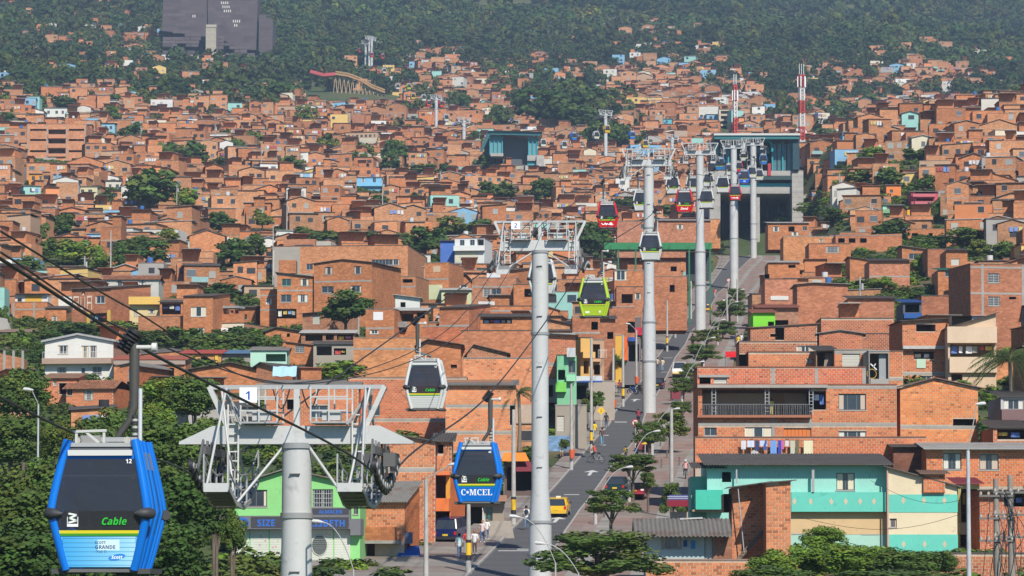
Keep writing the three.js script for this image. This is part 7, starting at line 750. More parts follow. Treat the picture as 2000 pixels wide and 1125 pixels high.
{ // woods: the nearer trees one by one, the far forest as a mass
  const R = rng(99), spots = [], marks = handRects.filter((q) => q[4] > 1150), hid = (x, z, D, g) => { const a = pixelOf(x, g + 9, z), hw = 4 * F / D; return marks.some((q) => q[4] > D && a[0] + hw > q[0] && a[0] - hw < q[2] && a[1] < q[3] - 6 && a[1] > q[1] - 60); }; for (const [x, z, D, px, py] of vegSpots) if ((D < 1250 ? R() < 0.6 : R() < 0.85) && !hid(x, z, D, ground(x, z))) spots.push([x, z, D]);
  for (let D = 1250; D < 4150; D += 7.5 + D * 0.0016) { const e = D * 0.14; for (let x = -e; x < e; x += rr(4.5, 8, R) * (1 + D / 7000)) { const z = -D + rr(-5, 5, R), xx = x + rr(-3, 3, R), g = ground(xx, z), q = pixelOf(xx, g, z); if (q[1] < -260 || hid(xx, z, D, g)) continue; const dn = dens(q[0], q[1]), cl = fbm(xx / 90 + 3, z / 90, 3); if (R() < (1 - dn * 0.92) * sst(D > 2500 ? 0.4 : 0.34, D > 2500 ? 0.56 : 0.5, cl) * 0.97) spots.push([xx, z, D, dn]); } }
  const nearT = spots.filter((s) => s[2] < 1900).sort((a, b) => a[2] - b[2]).slice(0, 120), ns = new Set(nearT), kinds = ['dark', 'green', 'dark', 'olive'];
  const seen = {}; for (const [x, z, D] of nearT) { const s = rr(2.8, 5.4, R), g = ground(x, z), k = pick(kinds, R), t = thing('hillside_tree', '', 'tree', new THREE.Vector3(x, g - 0.3, z), rr(0, 6.28, R), 'trees scattered among the houses'); const m = mesh(pick(CR.far, R), 'crown', leafMats[k], t); m.position.y = s * 0.95; m.scale.set(s, s * rr(0.8, 1.25, R), s); const q = new GB(); q.tube([[0, -1, 0], [0, s, 0]], [0.25, 0.12], 5, [0.16, 0.12, 0.09]); q.build('trunk', M.bark, t); const px = pixelOf(x, g, z); let best = null; for (const l of LM) { const d = Math.hypot(l[1] - px[0], (l[2] - px[1]) * 1.4); if (!best || d < best[0]) best = [d, l]; } const l = best[1], dx = px[0] - l[1], dy = px[1] - l[2], lab = `${k === 'dark' ? 'dark' : k === 'olive' ? 'olive' : 'green'} ${s > 3.5 ? 'broad' : 'small'} tree ${Math.abs(dx) > Math.abs(dy) ? (dx < 0 ? 'left of' : 'right of') : dy < 0 ? 'above' : 'below'} ${l[0]}`; (seen[lab] ??= []).push([t, px[0]]); }
  const ord = ['first', 'second', 'third', 'fourth', 'fifth', 'sixth', 'seventh', 'eighth', 'ninth', 'tenth', 'eleventh', 'twelfth', 'thirteenth', 'fourteenth', 'fifteenth', 'sixteenth']; for (const [l, a] of Object.entries(seen)) { a.sort((p, q) => p[1] - q[1]); a.forEach(([t], i) => { t.userData.label = a.length > 1 ? l + ', ' + ord[Math.min(i, 15)] + ' from left' : l; }); }
  const rest = spots.filter((s) => !ns.has(s)), G = new THREE.Group(); G.name = 'mountain_forest'; scene.add(G); tag(G, 'dark forest and scrub covering the upper slopes', null, null, 'stuff');
  const mats = ['dark', 'green', 'dark', 'olive'].map((k) => leafMats[k]); for (let v = 0; v < 4; v++) { const L = rest.filter((_, i) => i % 4 === v), im = new THREE.InstancedMesh(CR.tiny[v], mats[v], L.length), o = new THREE.Object3D(); im.name = 'trees'; im.userData.kind = 'stuff'; im.castShadow = im.receiveShadow = true; L.forEach(([x, z, D, dn], i) => { const s = rr(2.8, 5.6, R) * (R() < 0.08 ? 1.5 : 1) * (1 + sst(2200, 3400, D) * 0.6) * (dn > 0.6 ? 0.75 : 1); o.position.set(x, ground(x, z) + s * 0.7, z); o.rotation.set(0, rr(0, 6.28, R), 0); o.scale.set(s * rr(0.85, 1.2, R), s * rr(0.8, 1.5, R), s); o.updateMatrix(); im.setMatrixAt(i, o.matrix); const pn = fbm(x / 150 + 9, z / 150), t = rr(0.5, 0.95, R) * (0.3 + 1.15 * pn); im.setColorAt(i, new THREE.Color(t * rr(0.85, 1.2, R) * (0.85 + 0.35 * fbm(x / 70, z / 70 + 40)), t, t)); }); G.add(im); }
  console.log('forest', rest.length);
  const cell = new Map(), ck = (x, z) => Math.floor(x / 10) + ',' + Math.floor(z / 10); for (const c of cand) { for (const dx of [-5, 0, 5]) for (const dz of [-8, -4, 1]) { const k = ck(c.x + dx, c.z + dz); if (!cell.has(k)) cell.set(k, []); cell.get(k).push(c); } }
  const U = []; for (let i = 0; i < 42000 && U.length < 9000; i++) { const D = Math.sqrt(lerp(190 * 190, 1500 * 1500, R())), x = (R() * 2 - 1) * D * 0.135, z = -D; if (D < 1060 && x > roadL(D) - 4.5 && x < roadR(D) + 10.5) continue; if (footprints.some((q) => x > q[0] - 0.6 && x < q[1] + 0.6 && z > q[2] && z < q[3] + 1.2)) continue; if ((cell.get(ck(x, z)) || []).some((c) => Math.abs(c.x - x) < c.w / 2 + 0.4 && z < c.z + 1 && z > c.z - 8)) continue; U.push([x, z, D]); }
  const UG = new THREE.Group(); UG.name = 'undergrowth'; scene.add(UG); tag(UG, 'weeds and low scrub between the houses', null, null, 'stuff'); for (let v = 0; v < 4; v++) { const L = U.filter((_, i) => i % 4 === v), im = new THREE.InstancedMesh(CR.tiny[v], leafMats[['green', 'olive', 'dark', 'bright'][v]], L.length), o = new THREE.Object3D(); im.name = 'weeds'; im.userData.kind = 'stuff'; im.castShadow = im.receiveShadow = true; L.forEach(([x, z, D], i) => { const s = rr(0.5, 1.5, R); o.position.set(x, ground(x, z) + s * 0.25, z); o.rotation.set(0, rr(0, 6.28, R), 0); o.scale.set(s * rr(1, 1.6, R), s * rr(0.5, 1, R), s * 1.3); o.updateMatrix(); im.setMatrixAt(i, o.matrix); const t = rr(0.7, 1.1, R); im.setColorAt(i, new THREE.Color(t, t, t)); }); UG.add(im); }
}
// ---------------------------------------------------------------- street furniture
function at(px, py, D) { D = D || streetD(py); const q = P(px, py, D); return new THREE.Vector3(q.x, ground(q.x, q.z) + 0.16, q.z); }
function post(px, base, top, label, o = {}) {
  const p = at(px, base, o.D), D = -p.z, H = P(px, top, D).y - p.y, t = thing(o.n || 'concrete_post', label, o.cat || 'post', p, 0, o.grp || 'concrete posts along the street'), q = new GB(), r = o.r || 0.15; q.tube([[0, -0.6, 0], [0, H, 0]], [r * 1.15, r * 0.75], 12, o.c || [0.47, 0.45, 0.42]); q.build('shaft', M.conc, t);
  if (o.band) { const b = new GB(); b.tube([[0, 1.1, 0], [0, 1.9, 0]], r * 1.13, 12, [0.72, 0.45, 0.02]); b.tube([[0, 0.75, 0], [0, 1.1, 0]], r * 1.14, 12, C.black); b.tube([[0, 1.9, 0], [0, 2.1, 0]], r * 1.11, 12, C.black); b.build('painted_band', M.paint, t); }
  if (o.bin) { const b = new GB(); b.tube([[0.05, 0.9, r + 0.2], [0.05, 1.2, r + 0.22], [0.05, 1.75, r + 0.22]], [0.1, 0.26, 0.3], 10, [0.55, 0.1, 0.03]); b.build('bin', M.paint, t); }
  if (o.arm) { const [ax, ay] = o.arm, e = P(ax, ay, D - 0.3), a = new GB(), ex = e.x - p.x, ey = e.y - p.y, pts = []; for (let k = 0; k <= 10; k++) { const u = k / 10; pts.push([ex * (o.arc ? u * 0.75 + 0.25 * u * u : u), lerp(H, ey, o.arc ? Math.sin(u * 1.5708) : u), 0.3 * u]); } a.tube(pts, D < 260 ? 0.03 : 0.04, 6, [0.42, 0.42, 0.42]); a.build('arm', M.steel, t); const h = new GB(), d = Math.sign(ex) || 1; h.tube([[ex - d * 0.1, ey, 0.3], [ex + d * 0.15, ey + 0.04, 0.3], [ex + d * 0.42, ey + 0.06, 0.3], [ex + d * 0.5, ey + 0.05, 0.3]], [0.04, 0.1, 0.11, 0.04], 8, [0.55, 0.56, 0.56]); h.build('lamp_head', M.steel, t); }
  return t;
}
const lampO = { n: 'street_lamp', cat: 'street lamp', grp: 'street lamps' };
post(832, 1148, 936, 'concrete lamp post left of the orange-red balcony', { ...lampO, D: 262, arm: [878, 908] }); post(915, 1122, 985, 'concrete post with yellow band beside the pedestrians', { band: 1, r: 0.17 }); post(1003, 1030, 800, 'tall concrete post with yellow band by concrete steps', { band: 1, r: 0.17, D: 318 }); post(1116, 912, 750, 'concrete lamp post with red bin before blue planter', { ...lampO, bin: 1, arm: [1128, 744], D: 384 }); post(1155, 871, 660, 'concrete post with yellow band on kerb corner', { band: 1, D: 404 }); post(1198, 812, 680, 'concrete post with red bin near third tower', { bin: 1, D: 446 }); post(1217, 784, 655, 'concrete post with yellow band left of third tower', { band: 1, D: 468 }); post(1243, 752, 645, 'concrete lamp post with red bin behind third tower', { ...lampO, bin: 1, D: 505, arm: [1230, 633] }); post(1303, 676, 586, 'concrete post on upper pavement with yellow band', { band: 1, D: 610 }); post(1319, 655, 566, 'slim lamp post on the upper pavement', { ...lampO, D: 645, arm: [1306, 578] }); post(1333, 640, 552, 'second slim post on the upper pavement', { D: 670 }); post(1350, 612, 540, 'farthest slim post left of the fourth tower', { D: 740 });
for (const [px, base, top, ax, ay, D, l] of [[1163, 1020, 988, 1224, 913, 318, 'arched lamp beside the dark green car'], [1229, 976, 915, 1278, 843, 345, 'arched lamp over the promenade tree'], [1274, 890, 846, 1318, 799, 398, 'arched lamp beside the maroon bin'], [1332, 800, 755, 1368, 707, 470, 'arched lamp above the low white-trimmed wall'], [1354, 742, 714, 1390, 660, 520, 'arched lamp behind the white van'], [1374, 712, 680, 1410, 625, 560, 'arched lamp before the fourth tower base'], [1402, 672, 640, 1436, 590, 625, 'arched lamp right of the fourth tower'], [1421, 652, 605, 1448, 566, 680, 'highest arched lamp on the promenade']]) post(px, base, top, l, { ...lampO, arm: [ax, ay], arc: 1, D });
post(1312, 1012, 800, 'tall plain concrete post on the promenade', { D: 326, r: 0.16 }); post(1312, 868, 828, 'short concrete post beside layered olive tree', { D: 404 }); post(1420, 660, 570, 'tall post right of upper promenade trees', { D: 690 }); post(1440, 640, 545, 'tall post near the upper promenade crowd', { D: 720 });
post(1893, 1180, 880, 'silver lamp post with dark bent arm before cream house', { ...lampO, D: 232, r: 0.13, c: [0.5, 0.53, 0.56], arm: [1908, 790] }); post(74, 900, 790, 'small street lamp rising from the left thicket', { ...lampO, D: 240, r: 0.07, c: [0.5, 0.52, 0.54], arm: [62, 762] }); post(216, 535, 450, 'tall pale pole on the bushy bank', { D: 690, r: 0.12, grp: 'poles' }); post(533, 548, 440, 'thin lamp pole left of the long hall', { ...lampO, D: 690, r: 0.1, arm: [538, 441] });
post(690, 1190, 1112, 'arched lamp bending in front of green shop', { ...lampO, D: 215, r: 0.07, arm: [628, 1020], arc: 1 }); post(1085, 1178, 1100, 'arched lamp bending before second tower', { ...lampO, D: 232, r: 0.06, arm: [1012, 1010], arc: 1 }); post(1130, 1178, 1120, 'low arched lamp in the foreground tree', { ...lampO, D: 230, r: 0.06, arm: [1062, 1062], arc: 1 });
// utility poles with insulators and wires at the right edge
{
  const tops = []; for (const [px, top, l] of [[1950, 935, 'left grey utility pole with insulators at right edge'], [1978, 928, 'right grey utility pole with insulators at right edge']]) { const D = 242, p = P(px, 1180, D); p.y = ground(p.x, p.z); const t = thing('utility_pole', l, 'utility pole', p, 0, 'utility poles'), H = P(px, top, D).y - p.y, q = new GB(); q.tube([[0, -0.5, 0], [-0.1, H, 0]], [0.24, 0.15], 10, [0.3, 0.27, 0.24]); q.build('shaft', M.conc, t); for (let k = 0; k < 3; k++) { const y = H - 1.0 - k * 1.3, a = new GB(); a.box(-1.1, 0.9, y - 0.06, y + 0.06, 0.15, 0.27, [0.14, 0.13, 0.12]); const m = a.build('crossarm', M.dark, t); for (let i = 0; i < 5; i++) { const n = new GB(); n.tube([[-1 + i * 0.45, y + 0.06, 0.21], [-1 + i * 0.45, y + 0.14, 0.21], [-1 + i * 0.45, y + 0.25, 0.21]], [0.05, 0.1, 0.05], 8, [0.4, 0.37, 0.34]); n.build('insulator', M.gloss, m); } } tops.push([p, H]); }
  const w = new GB(), R = rng(5); for (let i = 0; i < 16; i++) { const [p, H] = tops[i % 2], a = [p.x + rr(-0.9, 0.7, R), p.y + H - rr(0.8, 3.6, R), p.z + 0.3], pts = [], dx = rr(-0.7, 0.8, R), len = rr(2.5, 5, R); for (let k = 0; k <= 10; k++) { const u = k / 10; pts.push([a[0] + dx * Math.sin(u * 3) + (i % 3 - 1) * 0.5 * u, a[1] - len * u, a[2] + 0.1 * Math.sin(u * 5)]); } w.tube(pts, 0.022, 5, C.black); } tag(w.build('dangling_wires', M.dark), 'tangle of black wires hanging from the utility poles', 'wires', null, 'stuff');
  for (const [a, b, l] of [[[1950, 950, 242], [1700, 938, 262], 'thin wire sagging from utility poles to turquoise house'], [[1950, 975, 242], [1560, 1010, 250], 'lower thin wire sagging across the cream house']]) { const A = P(...a), B = P(...b), g = new GB(), pts = []; for (let k = 0; k <= 16; k++) { const v = A.clone().lerp(B, k / 16); v.y -= 1.2 * Math.sin(k / 16 * Math.PI); pts.push(v); } g.tube(pts, 0.012, 4, C.black); tag(g.build('overhead_wire', M.dark), l, 'wire', 'overhead wires'); }
}
{ // light poles standing among the hillside houses
  const sp = [[110, 400, 330, 'pole above the dark tree pair'], [345, 420, 360, 'pole left of the dark tree by lamp'], [420, 300, 240, 'pole on the left crest'], [510, 350, 285, 'pole on the middle slope left of blue house'], [560, 470, 395, 'pole above the long hall roof'], [640, 390, 330, 'pole below the sky blue house'], [747, 420, 352, 'pole with wires under the blue house'], [860, 400, 335, 'pole above the dark tree mass'], [940, 450, 405, 'pole above white balcony house'], [1100, 420, 360, 'pole right of the second tower head'], [1160, 400, 345, 'pole left of the red swirl cabin'], [1640, 400, 340, 'pole right of the station pier'], [1700, 450, 395, 'pole left of the yellow sign'], [1850, 420, 365, 'pole right of the crimson house'], [1920, 380, 320, 'pole on the right slope'], [1970, 450, 390, 'pole at the right edge of the slope'], [275, 300, 245, 'pole above the largest left tree'], [165, 560, 500, 'pole behind the lettered house'], [480, 520, 462, 'pole left of the long hall'], [700, 660, 590, 'pole beside the round dark tree'], [650, 640, 570, 'lamp pole before the round dark tree'], [1010, 560, 490, 'pole beside second tower arm'], [1580, 540, 470, 'pole beside the grilled window house'], [1680, 600, 540, 'pole behind the brown brick house']];
  for (const [px, base, top, l] of sp) { const D = hit(px, base), p = P(px, base, D); p.y = ground(p.x, p.z); const H = Math.min(P(px, top, D).y - p.y, 9.5), t = thing('hillside_pole', 'grey concrete ' + l, 'pole', p, 0, 'poles among the hillside houses'), q = new GB(); q.tube([[0, -1, 0], [0, H, 0]], [0.17, 0.11], 7, [0.42, 0.4, 0.37]); q.build('shaft', M.conc, t); const c = new GB(); c.box(-0.7, 0.7, H - 0.5, H - 0.38, -0.05, 0.05, [0.2, 0.18, 0.16]); c.tube([[0.3, H - 1.9, 0.2], [0.3, H - 1.0, 0.2]], 0.2, 8, C.grey); c.build('crossarm', M.dark, t); }
  const tb = P(555, 735, 440), tt = thing('tarpaulin', 'pale blue tarpaulin stretched left of the light green tree', 'tarpaulin', new THREE.Vector3(tb.x, ground(tb.x, tb.z), tb.z)), dy = tb.y - tt.position.y, q = new GB(); for (let i = 0; i < 6; i++) for (let j = 0; j < 3; j++) { const v = (a, b) => [-1.25 + a * 0.42, dy + b * 0.38 + 0.05 * Math.sin(a * 2 + b), -b * 0.5 + 0.07 * Math.cos(a * 1.7)]; q.quad(v(i, j), v(i + 1, j), v(i + 1, j + 1), v(i, j + 1), [0.35, 0.55, 0.68]); } q.build('sheet', M.cloth, tt); const l = new GB(); for (const x of [-1.25, 1.27]) l.tube([[x, -0.5, 0], [x, dy + 0.1, 0]], 0.05, 6, C.wood); l.build('pole', M.dark, tt);
}
// signs, bollards, bins
{
  const sg = (px, base, cy, r, D, label, kind) => { const p = at(px, base, D), h = P(px, cy, -p.z).y - p.y, t = thing('road_sign', label, 'sign', p, 0, 'road signs'), q = new GB(); q.tube([[0, -0.3, 0], [0, h, 0]], 0.035, 6, [0.6, 0.6, 0.6]); q.build('pole', M.steel, t); const f = new GB();
    if (kind === 'ped') { f.quad([-r, h, 0.05], [0, h - r, 0.05], [r, h, 0.05], [0, h + r, 0.05], [0.75, 0.45, 0.01]); f.quad([0, h - r, 0.03], [-r, h, 0.03], [0, h + r, 0.03], [r, h, 0.03], C.grey); const m = f.build('plate', M.paint, t), b = new GB(); b.tube([[0, h + 0.28 * r, 0.06], [0, h + 0.28 * r, 0.062]], r * 0.09, 8, C.black); b.bar([0, h + 0.2 * r, 0.06], [-0.05 * r, h - 0.1 * r, 0.06], 0.006, 0.12 * r, C.black); b.bar([-0.05 * r, h - 0.1 * r, 0.06], [0.15 * r, h - 0.45 * r, 0.06], 0.006, 0.07 * r, C.black); b.bar([-0.05 * r, h - 0.1 * r, 0.06], [-0.22 * r, h - 0.42 * r, 0.06], 0.006, 0.07 * r, C.black); b.bar([0, h + 0.12 * r, 0.06], [0.2 * r, h - 0.05 * r, 0.06], 0.006, 0.06 * r, C.black); b.build('pictogram', M.paint, m); }
    else if (kind === 'chev') { f.box(-r, r, h - r, h + r, 0.03, 0.05, [0.7, 0.45, 0.01]); const m = f.build('plate', M.paint, t), b = new GB(); for (const d of [-0.35, 0.25]) for (const s of [-1, 1]) b.bar([s * r * 0.9, h + (d - 0.3) * r, 0.06], [0, h + (d + 0.3) * r, 0.06], 0.006, 0.3 * r, C.black); b.build('chevron', M.paint, m); }
    else { f.tube([[0, h, 0.02], [0, h, 0.05]], r, 24, [0.6, 0.02, 0.03]); const m = f.build('plate', M.paint, t), b = new GB(); b.tube([[0, h, 0.05], [0, h, 0.054]], r * 0.78, 24, [0.72, 0.7, 0.68]); b.bar([-r * 0.25, h - r * 0.45, 0.06], [-r * 0.25, h + r * 0.45, 0.06], 0.006, 0.14 * r, C.black); b.bar([-r * 0.25, h + r * 0.4, 0.06], [r * 0.22, h + r * 0.28, 0.06], 0.006, 0.14 * r, C.black); b.bar([r * 0.22, h + r * 0.3, 0.06], [-r * 0.2, h, 0.06], 0.006, 0.14 * r, C.black); b.bar([-r * 0.15, h + 0.02, 0.06], [r * 0.3, h - r * 0.45, 0.06], 0.006, 0.14 * r, C.black); b.bar([-r * 0.62, h + r * 0.62, 0.062], [r * 0.62, h - r * 0.62, 0.062], 0.006, 0.13 * r, [0.6, 0.02, 0.03]); b.build('symbol', M.paint, m); } };
  sg(1174, 822, 802, 0.42, 425, 'yellow diamond pedestrian sign on the pavement', 'ped'); sg(1241, 872, 826, 0.34, 404, 'round red no-parking sign on the promenade', 'no'); sg(1260, 872, 861, 0.32, 402, 'yellow chevron board at the promenade tip', 'chev'); sg(1423, 560, 547, 0.34, 880, 'small round red sign near the fifth tower', 'no');
  let k = 0; for (const [px, py] of [[1292, 912], [1303, 893], [1327, 908], [1250, 968], [1180, 1010], [1270, 905], [1290, 870]]) { const p = at(px, py + 5, 0), t = thing('bollard', ['dark bollard nearest the layered planter tree', 'dark bollard behind the planter bush', 'dark bollard beside the helmeted rider', 'dark bollard beside the red car', 'dark bollard beside the dark green car', 'dark bollard left of the planter bush', 'dark bollard farthest up the promenade'][k++], 'bollard', p, 0, 'bollards'), q = new GB(); q.tube([[0, -0.2, 0], [0, 0.75, 0]], 0.07, 8, [0.14, 0.12, 0.11]); q.tube([[0, 0.75, 0], [0, 0.82, 0]], [0.09, 0.05], 8, [0.14, 0.12, 0.11]); q.build('shaft', M.paint, t); }
  for (const [px, py, l] of [[1260, 885, 'maroon wheeled container on the promenade'], [1323, 785, 'maroon container on the upper promenade']]) { const p = at(px, py, 0), t = thing('waste_container', l, 'container', p, 0.1, 'waste containers'), q = new GB(); q.box(-0.75, 0.75, 0.15, 1.05, -0.5, 0.5, [0.18, 0.02, 0.03]); q.build('tub', M.paint, t); const b = new GB(); b.quad([-0.78, 1.05, 0.54], [0.78, 1.05, 0.54], [0.74, 1.25, -0.5], [-0.74, 1.25, -0.5], [0.22, 0.03, 0.04]); b.box(-0.78, 0.78, 1.0, 1.06, -0.52, 0.54, [0.2, 0.02, 0.03]); b.build('lid', M.paint, t); for (const x of [-0.6, 0.6]) { const w = new GB(); w.tube([[x - 0.04, 0.08, 0.3], [x + 0.04, 0.08, 0.3]], 0.1, 10, C.black); w.build('wheel', M.dark, t); } }
  { const p = P(1005, 1060, 302), t = thing('stone_steps', 'concrete steps with railing up to the terrace', 'steps', new THREE.Vector3(P(978, 1060, 305).x, ground(P(978, 1060, 305).x, -305), -305), 0.1); for (let k2 = 0; k2 < 8; k2++) { const q = new GB(); q.box(-1.1, 1.0, -1, 0.17 * (k2 + 1), -0.32 * (k2 + 1) - 0.02, -0.32 * k2, [0.36, 0.32, 0.27]); q.build('step', M.conc, t); } const q = new GB(); q.bar([-1.1, 0.9, 0], [-1.1, 2.3, -2.6], 0.05, 0.05, [0.6, 0.6, 0.58]); for (let k2 = 0; k2 < 6; k2++) q.bar([-1.1, 0.15 * k2, -0.5 * k2], [-1.1, 0.9 + 0.27 * k2, -0.5 * k2], 0.04, 0.04, [0.6, 0.6, 0.58]); q.build('railing', M.steel, t); }
  { const D = 300, p = P(1330, 990, D), t = thing('market_stall', 'stall with maroon and striped awnings beside the promenade', 'stall', new THREE.Vector3(p.x, ground(p.x, p.z), p.z)), s = D / F, y = (py) => P(1330, py, D).y - t.position.y, X = (px) => (px - 1330) * s; const a = new GB(); a.quad([X(1302), y(978), 1.4], [X(1350), y(978), 1.4], [X(1350), y(966), -0.6], [X(1308), y(966), -0.6], [0.06, 0.07, 0.2]); a.quad([X(1302), y(990), 1.4], [X(1350), y(990), 1.4], [X(1350), y(977), 1.41], [X(1302), y(977), 1.41], [0.22, 0.015, 0.035]); a.build('awning', M.cloth, t); const st = new GB(); for (let k2 = 0; k2 < 3; k2++) st.quad([X(1303), y(978 - k2 * 4), 1.42 - k2 * 0.66], [X(1350), y(978 - k2 * 4), 1.42 - k2 * 0.66], [X(1350), y(977 - k2 * 4), 1.26 - k2 * 0.66], [X(1303), y(977 - k2 * 4), 1.26 - k2 * 0.66], [0.6, 0.6, 0.62]); st.build('stripe', M.cloth, t); const q = new GB(); q.box(X(1310), X(1348), 0, y(1000), -0.4, 0.4, [0.36, 0.3, 0.24]); q.build('counter', M.dark, t); const l = new GB(); for (const x of [1306, 1347]) l.tube([[X(x), 0, 1.2], [X(x), y(980), 1.2]], 0.03, 6, C.grey); l.build('pole', M.steel, t); }
  { const D = 428, p = P(1428, 715, D), t = thing('market_stall', 'small stall with bright red awning on the upper promenade', 'stall', new THREE.Vector3(p.x, ground(p.x, p.z), p.z)), h = P(1428, 686, D).y - t.position.y; const a = new GB(); a.quad([-0.6, h - 0.4, 0.8], [0.6, h - 0.4, 0.8], [0.6, h, -0.5], [-0.6, h, -0.5], [0.6, 0.01, 0.015]); a.quad([-0.6, h - 0.65, 0.82], [0.6, h - 0.65, 0.82], [0.6, h - 0.4, 0.8], [-0.6, h - 0.4, 0.8], [0.6, 0.01, 0.015]); a.build('awning', M.cloth, t); const l = new GB(); for (const x of [-0.55, 0.55]) for (const z of [-0.4, 0.7]) l.tube([[x, 0, z], [x, h - 0.35, z]], 0.025, 6, C.grey); l.box(-0.5, 0.5, 0, 0.9, -0.3, 0.3, [0.3, 0.28, 0.26]); l.build('frame', M.steel, t); }
}
// ---------------------------------------------------------------- vehicles
function car(px, py, D, turn, col, label, o = {}) {
  const p = at(px, py, D); p.y -= 0.1; const t = thing(o.n || 'car', label, o.cat || 'car', p, turn, 'vehicles on the street'), W = o.w || 0.8, L = o.len || 3.7, H = o.h || 1.45, slope = 0.09; t.rotation.order = 'YXZ'; t.rotation.x = slope;
  // front points to -z; side profile in (z, y)
  const zr = L / 2, zf = -L / 2, b = new GB(), belt = o.van ? 1.0 : 0.86, prof = [[zr, 0.32], [zr + 0.04, 0.55], [zr - 0.02, belt], [zr - 0.12, belt + 0.05], [zf + (o.van ? 0.25 : 0.95), belt + 0.05], [zf + 0.12, belt - (o.van ? 0.05 : 0.14)], [zf, 0.6], [zf + 0.03, 0.3]];
  const wx = (y) => W * (y < 0.5 ? 0.96 : 1), n = prof.length; for (let i = 0; i < n; i++) { const [z0, y0] = prof[i], [z1, y1] = prof[(i + 1) % n]; b.quad([-wx(y0), y0, z0], [wx(y0), y0, z0], [wx(y1), y1, z1], [-wx(y1), y1, z1], col); }
  for (const s of [-1, 1]) { for (let i = 1; i < n - 1; i++) { const A = prof[0], B = prof[i], Cc = prof[i + 1], v = (q) => [s * wx(q[1]), q[1], q[0]]; s > 0 ? b.tri(v(A), v(Cc), v(B), col) : b.tri(v(A), v(B), v(Cc), col); } } b.build('body', M.gloss, t);
  const zb0 = zr - (o.sedan ? 0.75 : 0.08), zb1 = zr - (o.sedan ? 1.15 : 0.4), zf0 = zf + (o.van ? 0.3 : 1.0), zf1 = zf + (o.van ? 0.75 : 1.55), T0 = W * 0.94, T1 = W * 0.78, y0 = belt + 0.04, y1 = H - 0.04, gl = new GB(); const q4 = (a, bq, c, d) => gl.quad(a, bq, c, d, [1, 1, 1]); q4([-T0, y0, zb0], [T0, y0, zb0], [T1, y1, zb1], [-T1, y1, zb1]); q4([T0, y0, zf0], [-T0, y0, zf0], [-T1, y1, zf1], [T1, y1, zf1]); q4([T0, y0, zb0], [T0, y0, zf0], [T1, y1, zf1], [T1, y1, zb1]); q4([-T0, y0, zf0], [-T0, y0, zb0], [-T1, y1, zb1], [-T1, y1, zf1]); mesh(gl.geo(), 'windows', M.glass, t);
  const rf = new GB(); rf.box(-T1 - 0.02, T1 + 0.02, y1, H, zf1 - 0.03, zb1 + 0.05, col); for (const s of [-1, 1]) { rf.bar([s * T0, y0, zb0 + 0.01], [s * T1, y1, zb1 + 0.01], 0.09, 0.09, col); rf.bar([s * T0, y0, zf0 - 0.01], [s * T1, y1, zf1 - 0.01], 0.07, 0.07, col); rf.bar([s * (T0 + T0) / 2, y0, (zb0 + zf0) / 2], [s * T1, y1, (zb1 + zf1) / 2], 0.06, 0.1, col); } rf.build('roof', M.gloss, t);
  for (const s of [-1, 1]) for (const z of [zr - 0.65, zf + 0.65]) { const w = new GB(); w.tube([[s * (W - 0.16), 0.29, z], [s * (W + 0.01), 0.29, z]], 0.29, 16, C.black); const m = w.build('wheel', M.dark, t), r = new GB(); r.tube([[s * (W + 0.01), 0.29, z], [s * (W + 0.025), 0.29, z]], 0.18, 12, [0.4, 0.4, 0.4]); r.build('rim', M.steel, m); }
  for (const s of [-1, 1]) { const l = new GB(); l.box(s * (W - 0.12) - 0.09, s * (W - 0.12) + 0.09, 0.62, 0.86, zr + 0.0, zr + 0.05, [0.5, 0.02, 0.02]); l.build('tail_light', M.gloss, t); const h = new GB(); h.box(s * (W - 0.16) - 0.13, s * (W - 0.16) + 0.13, 0.6, 0.74, zf - 0.01, zf + 0.06, [0.7, 0.7, 0.68]); h.build('headlight', M.gloss, t); const m = new GB(); m.box(s * (W + 0.1) - 0.08, s * (W + 0.1) + 0.08, y0 + 0.02, y0 + 0.16, zf0 + 0.2, zf0 + 0.28, C.black); m.build('mirror', M.dark, t); }
  const pl = new GB(); for (const [z, d] of [[zr + 0.045, 1], [zf - 0.01, -1]]) pl.box(-0.2, 0.2, 0.55, 0.68, Math.min(z, z + d * 0.02), Math.max(z, z + d * 0.02), [0.72, 0.48, 0.02]); pl.build('number_plate', M.paint, t); const bu = new GB(); bu.box(-W * 0.98, W * 0.98, 0.3, 0.5, zr, zr + 0.08, o.bump || C.black); bu.box(-W * 0.96, W * 0.96, 0.32, 0.48, zf - 0.06, zf, o.bump || C.black); bu.build('bumper', M.dark, t);
  if (o.taxi) { const s = new GB(); s.box(-0.18, 0.18, H, H + 0.1, -0.1, 0.1, [0.72, 0.7, 0.6]); s.build('taxi_sign', M.paint, t); } if (o.rack) { const s = new GB(); for (const z of [-0.6, 0.6]) s.box(-T1, T1, H + 0.05, H + 0.12, z - 0.1, z + 0.1, [0.65, 0.65, 0.65]); s.build('roof_rack', M.paint, t); } return t;
}
